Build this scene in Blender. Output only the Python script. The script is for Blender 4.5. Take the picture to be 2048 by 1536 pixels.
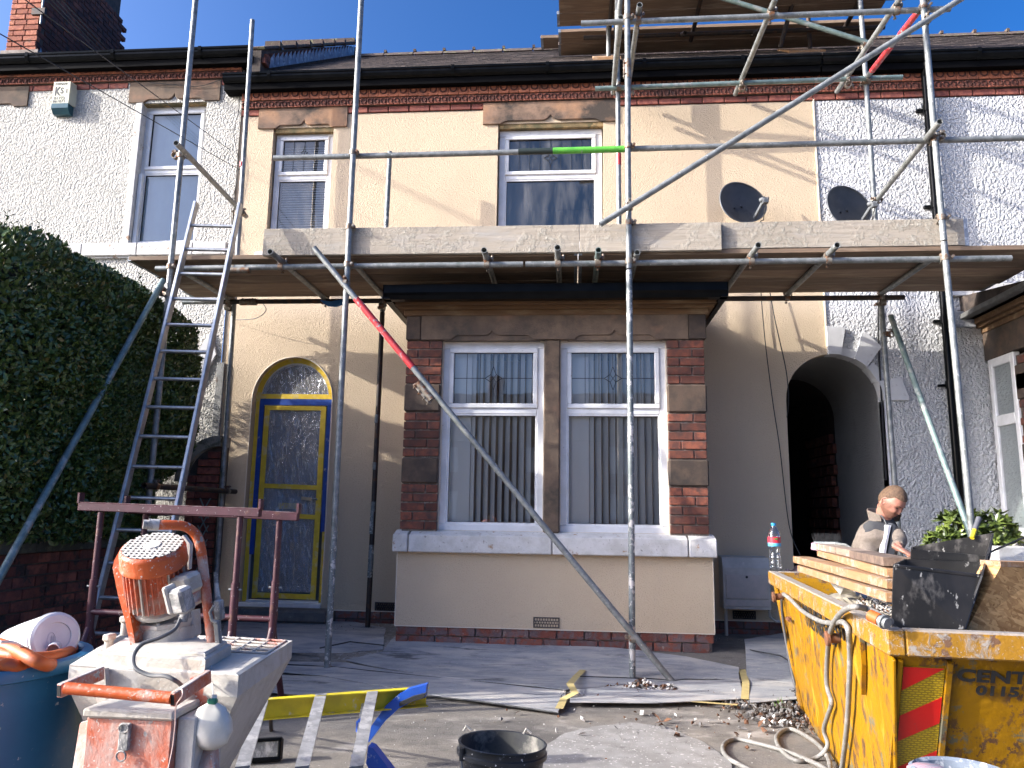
import bpy, bmesh, math, random
import numpy as np
from mathutils import Vector, Matrix, noise
from mathutils.geometry import tessellate_polygon
rnd = random.Random(7)
S = bpy.context.scene
COL = S.collection
for o in list(bpy.data.objects): bpy.data.objects.remove(o)

# ---------------- camera
PITCH, YAW, ROLL, FPX = 9.69, 4.73, 0.87, 1527.0
CAM = Vector((0.0, -7.5, 1.15))
p_, y_, r_ = map(math.radians, (PITCH, YAW, ROLL))
FW = Vector((-math.sin(y_)*math.cos(p_), math.cos(y_)*math.cos(p_), math.sin(p_)))
RT0 = Vector((math.cos(y_), math.sin(y_), 0)); UP0 = RT0.cross(FW)
RT = math.cos(r_)*RT0 + math.sin(r_)*UP0; UP = -math.sin(r_)*RT0 + math.cos(r_)*UP0
cd = bpy.data.cameras.new('camera'); cam = bpy.data.objects.new('camera', cd); COL.objects.link(cam)
cam.matrix_world = Matrix(((RT.x, UP.x, -FW.x, CAM.x), (RT.y, UP.y, -FW.y, CAM.y), (RT.z, UP.z, -FW.z, CAM.z), (0, 0, 0, 1)))
cd.sensor_width = 36; cd.lens = 36*FPX/2048; cd.clip_start = 0.05; cd.clip_end = 600
S.camera = cam
# ---------------- sun and sky
SUN_FROM = Vector((-3.3, -1.0, 1.5)).normalized()
ELEV = math.asin(SUN_FROM.z); AZ = math.atan2(SUN_FROM.x, SUN_FROM.y)
w = bpy.data.worlds.new('World'); S.world = w; w.use_nodes = True
wn = w.node_tree.nodes; wl = w.node_tree.links
sky = wn.new('ShaderNodeTexSky'); sky.sky_type = 'NISHITA'; sky.sun_disc = False
sky.sun_elevation = ELEV; sky.sun_rotation = AZ
sky.air_density = 0.6; sky.dust_density = 5.6; sky.ozone_density = 4.2; sky.altitude = 100
wn['Background'].inputs[1].default_value = 0.13
hs = wn.new('ShaderNodeHueSaturation'); hs.inputs['Saturation'].default_value = 1.2; gm_ = wn.new('ShaderNodeGamma'); gm_.inputs[1].default_value = 1.2; wl.new(sky.outputs[0], gm_.inputs[0]); wl.new(gm_.outputs[0], hs.inputs['Color']); wl.new(hs.outputs[0], wn['Background'].inputs[0])
ld = bpy.data.lights.new('sun', 'SUN'); ld.energy = 3.0; ld.angle = math.radians(0.53); ld.color = (1.0, 0.95, 0.87)
sun = bpy.data.objects.new('sun', ld); COL.objects.link(sun)
sun.rotation_euler = SUN_FROM.to_track_quat('Z', 'Y').to_euler()
S.view_settings.view_transform = 'Standard'; S.view_settings.look = 'None'
S.view_settings.gamma = 1; S.view_settings.use_curve_mapping = False
S.view_settings.exposure = 1.37
S.render.engine = 'CYCLES'
S.cycles.max_bounces = 6; S.cycles.transparent_max_bounces = 12

# ---------------- survey helpers: points measured on known planes of the site
def ray(x, y): return FW + (x-1024)/FPX*RT - (y-768)/FPX*UP
def A(x, y, Y=0.0):
    d = ray(x, y); return CAM + d*((Y-CAM.y)/d.y)
def G(x, y, z):
    d = ray(x, y); return CAM + d*((z-CAM.z)/d.z)
def AX(x, y, X):
    d = ray(x, y); return CAM + d*((X-CAM.x)/d.x)
def V(*a): return Vector(a)

# ---------------- mesh builder
class MB:
    def __init__(s): s.v = []; s.f = []; s.m = []; s.mi = 0
    def add(s, vs, fs, mi=None):
        b = len(s.v); s.v += [tuple(x) for x in vs]; mi = s.mi if mi is None else mi
        for f in fs: s.f.append(tuple(b+i for i in f)); s.m.append(mi)
        return s
    def box(s, x0, x1, y0, y1, z0, z1, M=None, ch=0):
        if ch:
            c = ((x0+x1)/2, (y0+y1)/2, (z0+z1)/2); h = (abs(x1-x0)/2, abs(y1-y0)/2, abs(z1-z0)/2)
            vs, idx = [], {}
            for sx in (-1, 1):
                for sy in (-1, 1):
                    for sz in (-1, 1):
                        for k in range(3):
                            o = [h[0]-ch, h[1]-ch, h[2]-ch]; o[k] = h[k]
                            idx[(sx, sy, sz, k)] = len(vs); vs.append(Vector((c[0]+sx*o[0], c[1]+sy*o[1], c[2]+sz*o[2])))
            fs = []
            for k in range(3):
                a, b = (k+1) % 3, (k+2) % 3
                for sg in (-1, 1):
                    q = []
                    for (ta, tb) in ((-1, -1), (1, -1), (1, 1), (-1, 1)):
                        t = [0, 0, 0]; t[k] = sg; t[a] = ta; t[b] = tb; q.append(idx[(t[0], t[1], t[2], k)])
                    fs.append(q if sg > 0 else q[::-1])
            for k in range(3):
                a, b = (k+1) % 3, (k+2) % 3
                for ta in (-1, 1):
                    for tb in (-1, 1):
                        t0 = [0]*3; t1 = [0]*3; t0[k] = -1; t1[k] = 1; t0[a] = t1[a] = ta; t0[b] = t1[b] = tb
                        q = [idx[(*t0, a)], idx[(*t1, a)], idx[(*t1, b)], idx[(*t0, b)]]
                        fs.append(q if ta*tb > 0 else q[::-1])
            for sx in (-1, 1):
                for sy in (-1, 1):
                    for sz in (-1, 1):
                        q = [idx[(sx, sy, sz, k)] for k in range(3)]
                        fs.append(q if sx*sy*sz > 0 else q[::-1])
        else:
            vs = [Vector(p) for p in ((x0, y0, z0), (x1, y0, z0), (x1, y1, z0), (x0, y1, z0), (x0, y0, z1), (x1, y0, z1), (x1, y1, z1), (x0, y1, z1))]
            fs = [(0, 3, 2, 1), (4, 5, 6, 7), (0, 1, 5, 4), (1, 2, 6, 5), (2, 3, 7, 6), (3, 0, 4, 7)]
        if M is not None: vs = [M @ p for p in vs]
        return s.add(vs, fs)
    def beam(s, p, q, w, h, up=(0, 0, 1), ch=0, roll=0):
        p, q = Vector(p), Vector(q); d = q-p; L = d.length; d.normalize(); up = Vector(up)
        if abs(d.dot(up)) > .99: up = Vector((0, 1, 0))
        sx = d.cross(up).normalized(); sz = sx.cross(d)
        M = Matrix(((sx.x, d.x, sz.x, p.x), (sx.y, d.y, sz.y, p.y), (sx.z, d.z, sz.z, p.z), (0, 0, 0, 1)))
        if roll: M = M @ Matrix.Rotation(roll, 4, 'Y')
        return s.box(-w/2, w/2, 0, L, -h/2, h/2, M, ch)
    def tube(s, pts, r, n=10, cap=True, open_=0, r2=None):
        pts = [Vector(p) for p in pts]; N = len(pts)
        rs = r if isinstance(r, (list, tuple)) else [r]*N
        if r2 is not None: rs = [r+(r2-r)*i/(N-1) for i in range(N)]
        T = []
        for i in range(N):
            a = pts[max(i-1, 0)]; b = pts[min(i+1, N-1)]; T.append((b-a).normalized())
        u = T[0].orthogonal().normalized(); vs = []
        if abs(T[0].z) < .9: u = Vector((0, 0, 1)).cross(T[0]).normalized()
        for i in range(N):
            u = (u - T[i]*u.dot(T[i])).normalized(); v = T[i].cross(u)
            for k in range(n):
                a = 2*math.pi*k/n; vs.append(pts[i]+(u*math.cos(a)+v*math.sin(a))*rs[i])
        fs = [(i*n+k, i*n+(k+1) % n, (i+1)*n+(k+1) % n, (i+1)*n+k) for i in range(N-1) for k in range(n)]
        if cap:
            if open_:
                for e, i, dr in ((0, 0, 1), (1, N-1, -1)):
                    b = len(vs)
                    c = pts[i]
                    for k in range(n): vs.append(c+(vs[i*n+k]-c)*(1-open_))
                    for k in range(n): vs.append(c+(vs[i*n+k]-c)*(1-open_)+T[i]*dr*rs[i]*2.5)
                    for k in range(n):
                        k2 = (k+1) % n
                        q1 = (i*n+k, b+k, b+k2, i*n+k2); q2 = (b+k, b+n+k, b+n+k2, b+k2)
                        fs += [q1, q2] if e == 0 else [q1[::-1], q2[::-1]]
                    q = tuple(b+n+k for k in range(n)); fs.append(q[::-1] if e == 0 else q)
            else:
                fs.append(tuple(range(n))[::-1]); fs.append(tuple((N-1)*n+k for k in range(n)))
        return s.add(vs, fs)
    def lathe(s, prof, n=24, M=None, cap0=False, cap1=False, ang=2*math.pi):
        full = abs(ang-2*math.pi) < 1e-6; m = n if full else n+1
        vs = []
        for (r, z) in prof:
            for k in range(m):
                a = ang*k/n; vs.append(Vector((r*math.cos(a), r*math.sin(a), z)))
        if M is not None: vs = [M @ p for p in vs]
        fs = []
        for i in range(len(prof)-1):
            for k in range(n):
                k2 = (k+1) % m; fs.append((i*m+k, i*m+k2, (i+1)*m+k2, (i+1)*m+k))
        if cap0: fs.append(tuple(range(m))[::-1])
        if cap1: fs.append(tuple((len(prof)-1)*m+k for k in range(m)))
        return s.add(vs, fs)
    def prism(s, pts, d0, d1, axis='Y', M=None):
        """polygon pts (a,b) extruded along axis between d0 and d1"""
        n = len(pts)
        def mk(a, b, d): return Vector((a, d, b)) if axis == 'Y' else (Vector((d, a, b)) if axis == 'X' else Vector((a, b, d)))
        vs = [mk(a, b, d0) for a, b in pts]+[mk(a, b, d1) for a, b in pts]
        if M is not None: vs = [M @ p for p in vs]
        tri = tessellate_polygon([[Vector((a, b, 0)) for a, b in pts]])
        fs = [tuple(t) for t in tri]+[tuple(n+i for i in t[::-1]) for t in tri]
        fs += [(i, (i+1) % n, n+(i+1) % n, n+i) for i in range(n)]
        return s.add(vs, fs)
    def quad(s, a, b, c, d, mi=None): return s.add([a, b, c, d], [(0, 1, 2, 3)], mi)
    def mesh(s, name='m', origin=None):
        me = bpy.data.meshes.new(name)
        vs = np.array(s.v, dtype=float).reshape(-1, 3)
        if origin is None: origin = (vs.min(0)+vs.max(0))/2
        vs = vs-np.array(origin)
        me.from_pydata(vs.tolist(), [], s.f)
        if any(s.m): me.polygons.foreach_set('material_index', s.m)
        return me, Vector(origin)
    def build(s, name, mats, parent=None, smooth=False, fix=True, **tags):
        me, o = s.mesh(name)
        mats = mats if isinstance(mats, (list, tuple)) else [mats]
        for m in mats: me.materials.append(m)
        if fix:
            bm = bmesh.new(); bm.from_mesh(me); bmesh.ops.recalc_face_normals(bm, faces=bm.faces); bm.to_mesh(me); bm.free()
        if smooth: smooth_mesh(me, 40 if smooth is True else smooth)
        return link(name, me, o, parent, **tags)
def smooth_mesh(me, ang=40):
    me.polygons.foreach_set('use_smooth', [True]*len(me.polygons))
    me.set_sharp_from_angle(angle=math.radians(ang))
WM = {}
def link(name, data, loc=(0, 0, 0), parent=None, rot=None, scale=None, **tags):
    o = bpy.data.objects.new(name, data); COL.objects.link(o)
    M = Matrix.Translation(Vector(loc))
    if rot is not None: M = M @ (rot.to_4x4() if isinstance(rot, Matrix) else rot.to_matrix().to_4x4())
    if scale is not None: M = M @ Matrix.Diagonal((*scale, 1))
    o.matrix_basis = M; WM[o.name] = M
    if parent is not None:
        o.parent = parent; o.matrix_parent_inverse = WM[parent.name].inverted()
    for k, v in tags.items():
        if v is not None: o[k] = v
    return o
def thing(name, label, cat, loc=(0, 0, 0), group=None, **kw):
    o = link(name, None, loc, label=label, category=cat, group=group, **kw); o.empty_display_size = .1; return o
def tag(o, label, cat, group=None):
    o['label'] = label; o['category'] = cat
    if group: o['group'] = group
    return o

# ---------------- materials
def lin(c):
    if isinstance(c, str):
        c = c.lstrip('#'); c = [int(c[i:i+2], 16)/255 for i in (0, 2, 4)]
        c = [x/12.92 if x <= .04045 else ((x+.055)/1.055)**2.4 for x in c]
    return (*c[:3], 1)
class NT:
    def __init__(s, name):
        s.m = bpy.data.materials.new(name); s.m.use_nodes = True; s.t = s.m.node_tree; s.n = s.t.nodes; s.l = s.t.links
        s.b = s.n['Principled BSDF']; s.out = s.n['Material Output']
        g = s.n.new('ShaderNodeNewGeometry'); s.pos = g.outputs['Position']; s.geo = g
    def node(s, t, **kw):
        x = s.n.new(t)
        for k, v in kw.items(): setattr(x, k, v)
        return x
    def setin(s, x, k, v):
        if hasattr(v, 'is_output') or isinstance(v, bpy.types.NodeSocket): s.l.new(v, x.inputs[k])
        else: x.inputs[k].default_value = v
    def mapv(s, vec, scale=(1, 1, 1), rot=(0, 0, 0), loc=(0, 0, 0)):
        x = s.node('ShaderNodeMapping'); s.l.new(vec, x.inputs[0]); x.inputs[1].default_value = loc; x.inputs[2].default_value = rot; x.inputs[3].default_value = scale
        return x.outputs[0]
    def noise(s, vec, scale, detail=5, rough=.6, dist=0):
        x = s.node('ShaderNodeTexNoise'); s.l.new(vec, x.inputs['Vector']); x.inputs['Scale'].default_value = scale
        x.inputs['Detail'].default_value = detail; x.inputs['Roughness'].default_value = rough; x.inputs['Distortion'].default_value = dist
        return x.outputs['Fac']
    def voro(s, vec, scale, feat='F1', out='Distance', rand=1):
        x = s.node('ShaderNodeTexVoronoi'); x.feature = feat; s.l.new(vec, x.inputs['Vector']); x.inputs['Scale'].default_value = scale
        x.inputs['Randomness'].default_value = rand
        return x.outputs[out]
    def ramp(s, f, lo, hi, a=0, b=1):
        x = s.node('ShaderNodeMapRange'); x.clamp = True; s.l.new(f, x.inputs[0])
        for i, v in enumerate((lo, hi, a, b)): x.inputs[1+i].default_value = v
        return x.outputs[0]
    def mix(s, f, a, b, mode='MIX'):
        x = s.node('ShaderNodeMix'); x.data_type = 'RGBA'; x.blend_type = mode; s.setin(x, 0, f)
        s.setin(x, 6, lin(a) if not isinstance(a, bpy.types.NodeSocket) else a); s.setin(x, 7, lin(b) if not isinstance(b, bpy.types.NodeSocket) else b)
        return x.outputs[2]
    def math(s, op, a, b=0):
        x = s.node('ShaderNodeMath'); x.operation = op; s.setin(x, 0, a); s.setin(x, 1, b); return x.outputs[0]
    def random(s):
        x = s.node('ShaderNodeObjectInfo'); return x.outputs['Random']
    def hsv(s, c, h=.5, sat=1, v=1):
        x = s.node('ShaderNodeHueSaturation'); s.setin(x, 'Color', c); s.setin(x, 'Hue', h); s.setin(x, 'Saturation', sat); s.setin(x, 'Value', v); return x.outputs[0]
    def bump(s, h, strength=.5, dist=.01, prev=None):
        x = s.node('ShaderNodeBump'); s.l.new(h, x.inputs['Height']); x.inputs['Strength'].default_value = strength; x.inputs['Distance'].default_value = dist
        if prev is not None: s.l.new(prev, x.inputs['Normal'])
        return x.outputs[0]
    def fin(s, color, rough=.7, metal=0, normal=None, spec=None, **kw):
        s.setin(s.b, 'Base Color', lin(color) if not isinstance(color, bpy.types.NodeSocket) else color)
        s.setin(s.b, 'Roughness', rough); s.setin(s.b, 'Metallic', metal)
        if spec is not None: s.b.inputs['Specular IOR Level'].default_value = spec
        if normal is not None: s.l.new(normal, s.b.inputs['Normal'])
        for k, v in kw.items(): s.setin(s.b, k.replace('_', ' '), v)
        return s.m
def mat(name, c1, c2=None, ns=8, lo=.4, hi=.6, c3=None, ns3=3, lo3=.55, hi3=.6, rough=.7, metal=0, bump=0, bs=80, bd=.004, rv=0, rc=None, st=(1, 1, 1), c4=None, ns4=40, lo4=.62, hi4=.66, spec=None, det=6):
    t = NT(name); p = t.mapv(t.pos, st) if st != (1, 1, 1) else t.pos
    c = c1
    if rc is not None: c = t.mix(t.random(), c1, rc)
    if c2 is not None: c = t.mix(t.ramp(t.noise(p, ns, det), lo, hi), c, c2)
    if c3 is not None: c = t.mix(t.ramp(t.noise(t.mapv(p, loc=(3.7, 1.3, 9.1)), ns3, 8, .65), lo3, hi3), c, c3)
    if c4 is not None: c = t.mix(t.ramp(t.noise(t.mapv(p, loc=(13.7, 5.3, 2.1)), ns4, 4, .6), lo4, hi4), c, c4)
    if rv: c = t.hsv(c if isinstance(c, bpy.types.NodeSocket) else t.mix(0.0, c, c), v=t.ramp(t.random(), 0, 1, 1-rv, 1+rv))
    nrm = t.bump(t.noise(p, bs, 5, .65), bump, bd) if bump else None
    return t.fin(c, rough, metal, nrm, spec)

def dash(name, ca, cb, big, dirt_cloud):
    """rough pebbledash: lumps of about 1.5 cm with deep pits"""
    t = NT(name)
    wv = t.noise(t.pos, 14, 3); vec = t.node('ShaderNodeVectorMath'); vec.operation = 'ADD'
    n3 = t.node('ShaderNodeTexNoise'); t.l.new(t.pos, n3.inputs['Vector']); n3.inputs['Scale'].default_value = 30; n3.inputs['Detail'].default_value = 3
    sc = t.node('ShaderNodeVectorMath'); sc.operation = 'SCALE'; t.l.new(n3.outputs['Color'], sc.inputs[0]); sc.inputs['Scale'].default_value = .035
    t.l.new(t.pos, vec.inputs[0]); t.l.new(sc.outputs[0], vec.inputs[1]); p = vec.outputs[0]
    v1 = t.ramp(t.noise(t.mapv(t.pos, (1, 1, .8)), big, 3, .55), .36, .64); v2 = t.voro(t.pos, big*1.5, 'F1')
    h = t.math('ADD', v1, t.math('MULTIPLY', v2, -.8))
    c = t.mix(t.ramp(t.noise(t.pos, 1.3, 5), .3, .7), ca, cb)
    c = t.mix(t.math('MULTIPLY', t.ramp(t.noise(t.pos, 3.1, 7), .58, .75), .4), c, dirt_cloud)
    n = t.bump(h, 1.0, .022)
    return t.fin(c, .85, 0, n)
M = {}
M['dash_l'] = dash('cream pebbledash', (.62, .60, .545), (.55, .53, .48), 44, (.30, .29, .24))
M['dash_r'] = dash('white pebbledash', (.70, .70, .70), (.63, .63, .62), 36, (.38, .37, .35))
def cream():
    t = NT('cream silicone render')
    h = t.math('ADD', t.math('MULTIPLY', t.voro(t.pos, 95, 'SMOOTH_F1'), .8), t.noise(t.pos, 150, 3))
    c = t.mix(t.ramp(t.noise(t.pos, 2.2, 4), .3, .7), (.60, .475, .325), (.57, .445, .305))
    st = t.ramp(t.noise(t.mapv(t.pos, (2.5, 1, .35)), 1.6, 7, .65), .56, .75); c = t.mix(t.math('MULTIPLY', st, .35), c, (.50, .40, .29))
    return t.fin(c, .85, 0, t.bump(h, .8, .009))
M['cream'] = cream()
M['cream_edge'] = mat('cream bead edge', (.68, .6, .48), rough=.7)
M['brick'] = mat('red brick', (.235, .062, .04), (.16, .045, .035), 20, c3=(.09, .05, .045), ns3=9, lo3=.55, hi3=.75, rc=(.30, .10, .065), rough=.85, bump=.6, bs=120, bd=.006, rv=.22)
M['brick_dark'] = mat('sooty and shaded red brick', (.15, .047, .028), (.09, .033, .024), 18, c3=(.035, .028, .026), ns3=6, lo3=.5, hi3=.7, rc=(.22, .068, .036), rough=.85, bump=.7, bs=120, bd=.006, rv=.3)
M['brick_plinth'] = mat('worn plinth brick', (.19, .055, .038), (.15, .10, .095), 16, lo=.42, hi=.56, c3=(.30, .24, .20), ns3=22, lo3=.6, hi3=.7, rc=(.24, .07, .04), rough=.9, bump=1, bs=50, bd=.012, rv=.2)
M['brick_garden'] = mat('dark garden wall brick', (.17, .052, .036), (.11, .04, .032), 14, c3=(.05, .035, .03), ns3=6, rc=(.22, .075, .05), rough=.9, bump=.8, bs=70, bd=.008, rv=.25)
M['brick_orange'] = mat('orange chimney brick', (.36, .11, .055), (.26, .08, .05), 16, c3=(.12, .08, .06), ns3=7, lo3=.58, hi3=.75, rc=(.42, .16, .09), rough=.9, bump=.7, bs=90, bd=.006, rv=.2)
M['mortar'] = mat('mortar', (.20, .165, .135), (.13, .11, .09), 12, c3=(.3, .26, .22), ns3=20, rough=.95, bump=.8, bs=150, bd=.004)
M['mortar_dark'] = mat('dark mortar', (.10, .075, .06), (.06, .048, .04), 12, rough=.95, bump=.8, bs=150, bd=.004)
M['mortar_pale'] = mat('pale mortar', (.34, .29, .25), (.22, .18, .15), 14, rough=.95, bump=.8, bs=150, bd=.004)
M['terracotta'] = mat('terracotta frieze tile', (.40, .125, .055), (.28, .09, .045), 12, c3=(.07, .045, .035), ns3=5, lo3=.52, hi3=.72, rc=(.36, .12, .06), rough=.75, bump=.4, bs=150, bd=.003, rv=.2)
M['terracotta_dk'] = mat('darker frieze tile', (.30, .095, .055), (.22, .075, .045), 12, c3=(.055, .038, .03), ns3=5, lo3=.5, hi3=.7, rough=.8, bump=.4, bs=150, bd=.003, rv=.22)
M['stone'] = mat('brown sandstone', (.17, .115, .075), (.10, .07, .05), 5, c3=(.045, .038, .03), ns3=3.2, lo3=.50, hi3=.68, c4=(.30, .16, .095), ns4=2.2, lo4=.55, hi4=.7, rough=.9, bump=.6, bs=90, bd=.005)
M['stone_lt'] = mat('warm sandstone lintel', (.26, .165, .11), (.19, .125, .085), 6, c3=(.055, .042, .033), ns3=3.4, lo3=.44, hi3=.60, c4=(.36, .20, .11), ns4=3, lo4=.52, hi4=.7, rough=.9, bump=.7, bs=80, bd=.006)
M['stone_moss'] = mat('mossy stone edge', (.22, .15, .07), (.10, .085, .04), 9, c3=(.30, .20, .09), ns3=7, rough=.95, bump=.7, bs=80, bd=.006)
M['stone_dk'] = mat('sooty sandstone', (.105, .07, .048), (.055, .04, .03), 6, c3=(.035, .028, .024), ns3=4, lo3=.5, hi3=.7, rough=.9, bump=.6, bs=90, bd=.005)
M['stone_white'] = mat('whitewashed stone', (.62, .60, .57), (.52, .50, .46), 10, c3=(.36, .24, .15), ns3=9, lo3=.62, hi3=.66, c4=(.30, .28, .25), ns4=30, lo4=.63, hi4=.68, rough=.85, bump=.7, bs=60, bd=.006)
M['white_paint'] = mat('white masonry paint', (.62, .62, .62), (.55, .55, .55), 5, c3=(.4, .39, .37), ns3=9, lo3=.62, hi3=.7, rough=.75, bump=.35, bs=120, bd=.004)
M['upvc'] = mat('white upvc', (.72, .72, .72), (.62, .62, .61), 6, c3=(.42, .38, .33), ns3=20, lo3=.66, hi3=.72, rough=.35)
M['upvc_tan'] = mat('weathered pale frame', (.62, .56, .48), (.52, .45, .36), 8, rough=.5)
M['gutter'] = mat('black glossy gutter', (.0035, .004, .0045), (.006, .0065, .007), 9, rough=.2, bump=.1, bs=20, spec=.08)
M['gutter_dk'] = mat('black soffit', (.004, .004, .0045), rough=.6, spec=.03)
M['slate'] = mat('brown grey slate', (.068, .053, .044), (.038, .031, .028), 9, c3=(.12, .10, .07), ns3=12, lo3=.60, hi3=.74, rc=(.095, .073, .06), rough=.8, bump=.7, bs=60, bd=.006, rv=.45, spec=.2)
M['slate_bed'] = mat('dark gap between slates', (.012, .010, .009), rough=1)
M['ring'] = mat('dark moulded ring', (.075, .024, .016), (.05, .018, .013), 20, rough=.9)
M['ridge'] = mat('clay ridge tile', (.10, .065, .05), (.07, .05, .04), 9, c3=(.16, .15, .08), ns3=14, rough=.9, bump=.6, bs=60, bd=.006, rv=.2)
M['lead'] = mat('lead flashing', (.30, .33, .37), (.20, .22, .26), 9, c3=(.5, .52, .55), ns3=14, rough=.5, metal=.3, bump=.4, bs=30, bd=.006)
M['galv'] = mat('galvanised steel', (.27, .28, .27), (.18, .19, .185), 16, c3=(.10, .115, .105), ns3=9, lo3=.54, hi3=.7, c4=(.48, .47, .44), ns4=45, lo4=.64, hi4=.68, rough=.48, metal=.35, bump=.25, bs=60, bd=.002)
M['galv_green'] = mat('green tinted galvanised steel', (.20, .27, .25), (.13, .18, .17), 14, c3=(.30, .32, .30), ns3=9, rough=.5, metal=.3, bump=.2, bs=60, bd=.002)
M['galv_lime'] = mat('lime spattered steel', (.13, .15, .15), (.20, .22, .22), 16, c3=(.55, .53, .50), ns3=11, lo3=.55, hi3=.6, c4=(.6, .58, .55), ns4=45, lo4=.62, hi4=.65, rough=.6, metal=.35, bump=.4, bs=60, bd=.003)
M['rust_tube'] = mat('dark rusty steel tube', (.035, .03, .028), (.055, .04, .032), 12, c3=(.09, .045, .025), ns3=10, rough=.6, metal=.4, bump=.2, bs=60, bd=.002)
M['coupler'] = mat('steel coupler', (.28, .26, .22), (.16, .12, .09), 25, c3=(.20, .08, .03), ns3=18, lo3=.52, hi3=.62, rough=.55, metal=.5, bump=.4, bs=90, bd=.003)
M['red_spray'] = mat('red spray paint', (.55, .04, .045), (.42, .03, .035), 20, c3=(.28, .29, .29), ns3=26, lo3=.56, hi3=.6, rough=.5)
M['green_spray'] = mat('green spray paint', (.12, .45, .05), (.08, .35, .04), 20, c3=(.28, .34, .29), ns3=26, lo3=.62, hi3=.66, rough=.5)
M['black_spray'] = mat('black spray paint', (.02, .03, .025), rough=.5)
def wood(name, a, b, c=None, grain=(3, 60, 60), rv=.2, bmp=.6, spl=None, rc=None):
    t = NT(name); p = t.mapv(t.pos, grain); n = t.noise(p, 1, 8, .65, .6)
    col = t.mix(t.ramp(n, .35, .65), a if rc is None else t.mix(t.random(), a, rc), b)
    if c is not None: col = t.mix(t.ramp(t.noise(t.mapv(t.pos, (1.2, 6, 6)), 2, 6), .52, .7), col, c)
    hh = n
    if spl is not None:
        f = t.ramp(t.noise(t.mapv(t.pos, loc=(4, 2, 8)), 14, 8, .75), .47, .62); f2 = t.math('MULTIPLY', f, t.ramp(t.noise(t.pos, 2.1, 3), .36, .6))
        col = t.mix(f2, col, spl); hh = t.math('ADD', n, t.math('MULTIPLY', t.math('MULTIPLY', f2, t.noise(t.pos, 70, 4)), 3))
    col = t.hsv(col, v=t.ramp(t.random(), 0, 1, 1-rv, 1+rv))
    return t.fin(col, .85, 0, t.bump(hh, bmp, .006))
M['board'] = wood('weathered scaffold board', (.27, .18, .115), (.16, .11, .075), (.33, .25, .17), rv=.3)
M['board_grey'] = wood('grey splattered toe board', (.40, .345, .275), (.31, .265, .205), (.36, .33, .29), spl=(.46, .42, .35), rv=.08, bmp=1)
M['pine'] = wood('fresh pine', (.30, .165, .075), (.23, .12, .05), grain=(30, 3, 60), rv=.12, spl=(.38, .34, .29))
M['cornice_wood'] = wood('brown timber cornice', (.16, .085, .035), (.09, .05, .025), (.22, .15, .08), grain=(2, 40, 50))
# =====================================================================  HOUSES
def wall_open(m, x0, x1, z0, z1, Y, ops, depth, cuts=()):
    """front skin at Y with openings; ops: dict(x0,x1,z0,z1,arch=bool,depth). arch: semicircular head whose springing is z1"""
    xs = {x0, x1, *cuts}
    def head(o, x):
        if not o.get('arch'): return o['z1']
        c = (o['x0']+o['x1'])/2; r = (o['x1']-o['x0'])/2
        return o['z1']+math.sqrt(max(r*r-(x-c)**2, 0))*o.get('k', 1)
    for o in ops:
        xs |= {max(x0, o['x0']), min(x1, o['x1'])}
        if o.get('arch'):
            c = (o['x0']+o['x1'])/2; r = (o['x1']-o['x0'])/2
            for i in range(1, 24): 
                x = c-r*math.cos(math.pi*i/24)
                if x0 < x < x1: xs.add(x)
    xs = sorted(xs)
    for a, b in zip(xs, xs[1:]):
        mid = (a+b)/2; iv = [(z0, z0)]
        act = sorted([o for o in ops if o['x0'] < mid < o['x1']], key=lambda o: o['z0'])
        lo = (z0, z0)
        for o in act:
            if o['z0'] > lo[0]: m.quad((a, Y, lo[0]), (b, Y, lo[1]), (b, Y, o['z0']), (a, Y, o['z0']))
            lo = (head(o, a), head(o, b)); d = Y+o.get('depth', depth)
            m.quad((a, Y, lo[0]), (b, Y, lo[1]), (b, d, lo[1]), (a, d, lo[0]))
            if o['z0'] > z0: m.quad((a, Y, o['z0']), (b, Y, o['z0']), (b, d, o['z0']), (a, d, o['z0']))
        m.quad((a, Y, lo[0]), (b, Y, lo[1]), (b, Y, z1), (a, Y, z1))
    for o in ops:
        d = Y+o.get('depth', depth)
        for x in (o['x0'], o['x1']):
            if x0 <= x <= x1: m.quad((x, Y, max(z0, o['z0'])), (x, d, max(z0, o['z0'])), (x, d, o['z1']), (x, Y, o['z1']))
    m.box(x0, x1, Y+depth+.02, Y+depth+.06, z0, z1) if False else None
    return m

# --- shared brick meshes
def brick_mesh(L, H=.066, D=.06, seed=0, rough=.0015):
    r = random.Random(seed); m = MB(); m.box(-L/2, L/2, -D/2, D/2, -H/2, H/2, ch=.004)
    m.v = [(x+r.uniform(-rough, rough), y+r.uniform(-rough, rough), z+r.uniform(-rough, rough)) for x, y, z in m.v]
    return m.mesh('brick', (0, 0, 0))[0]
BM = {}
def get_brick(L, material, k, H=.066, rough=.0015):
    key = (round(L, 3), material.name, k % 3, round(H, 3))
    if key not in BM:
        me = brick_mesh(L, H, seed=hash(key[0]*1000) % 997+k, rough=rough); me.materials.append(material); BM[key] = me
    return BM[key]
def brick_course(parent, x0, x1, z, Y, material, start=0, pitch=.225, H=.066, name='brick', header=None, rough=.0015, rotz=0, org=None, jit=.002, ends=True):
    """one course of bricks from x0 to x1 (front face at Y); start offset gives the bond"""
    x = x0; k = start; first = True
    while x < x1-.03:
        L = pitch-.01
        if first and start % 2: L = pitch/2-.01
        first = False
        if x+L > x1: L = x1-x
        if L < .03: break
        k += 1
        me = get_brick(L, material, k, H, rough)
        loc = Vector((x+L/2, Y+.03+rnd.uniform(-jit, jit), z))
        if org is not None: loc = org @ loc
        link(name, me, loc, parent, rot=Matrix.Rotation(rotz, 4, 'Z') @ Matrix.Rotation(rnd.uniform(-.006, .006), 4, 'Y'))
        x += L+.01

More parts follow.
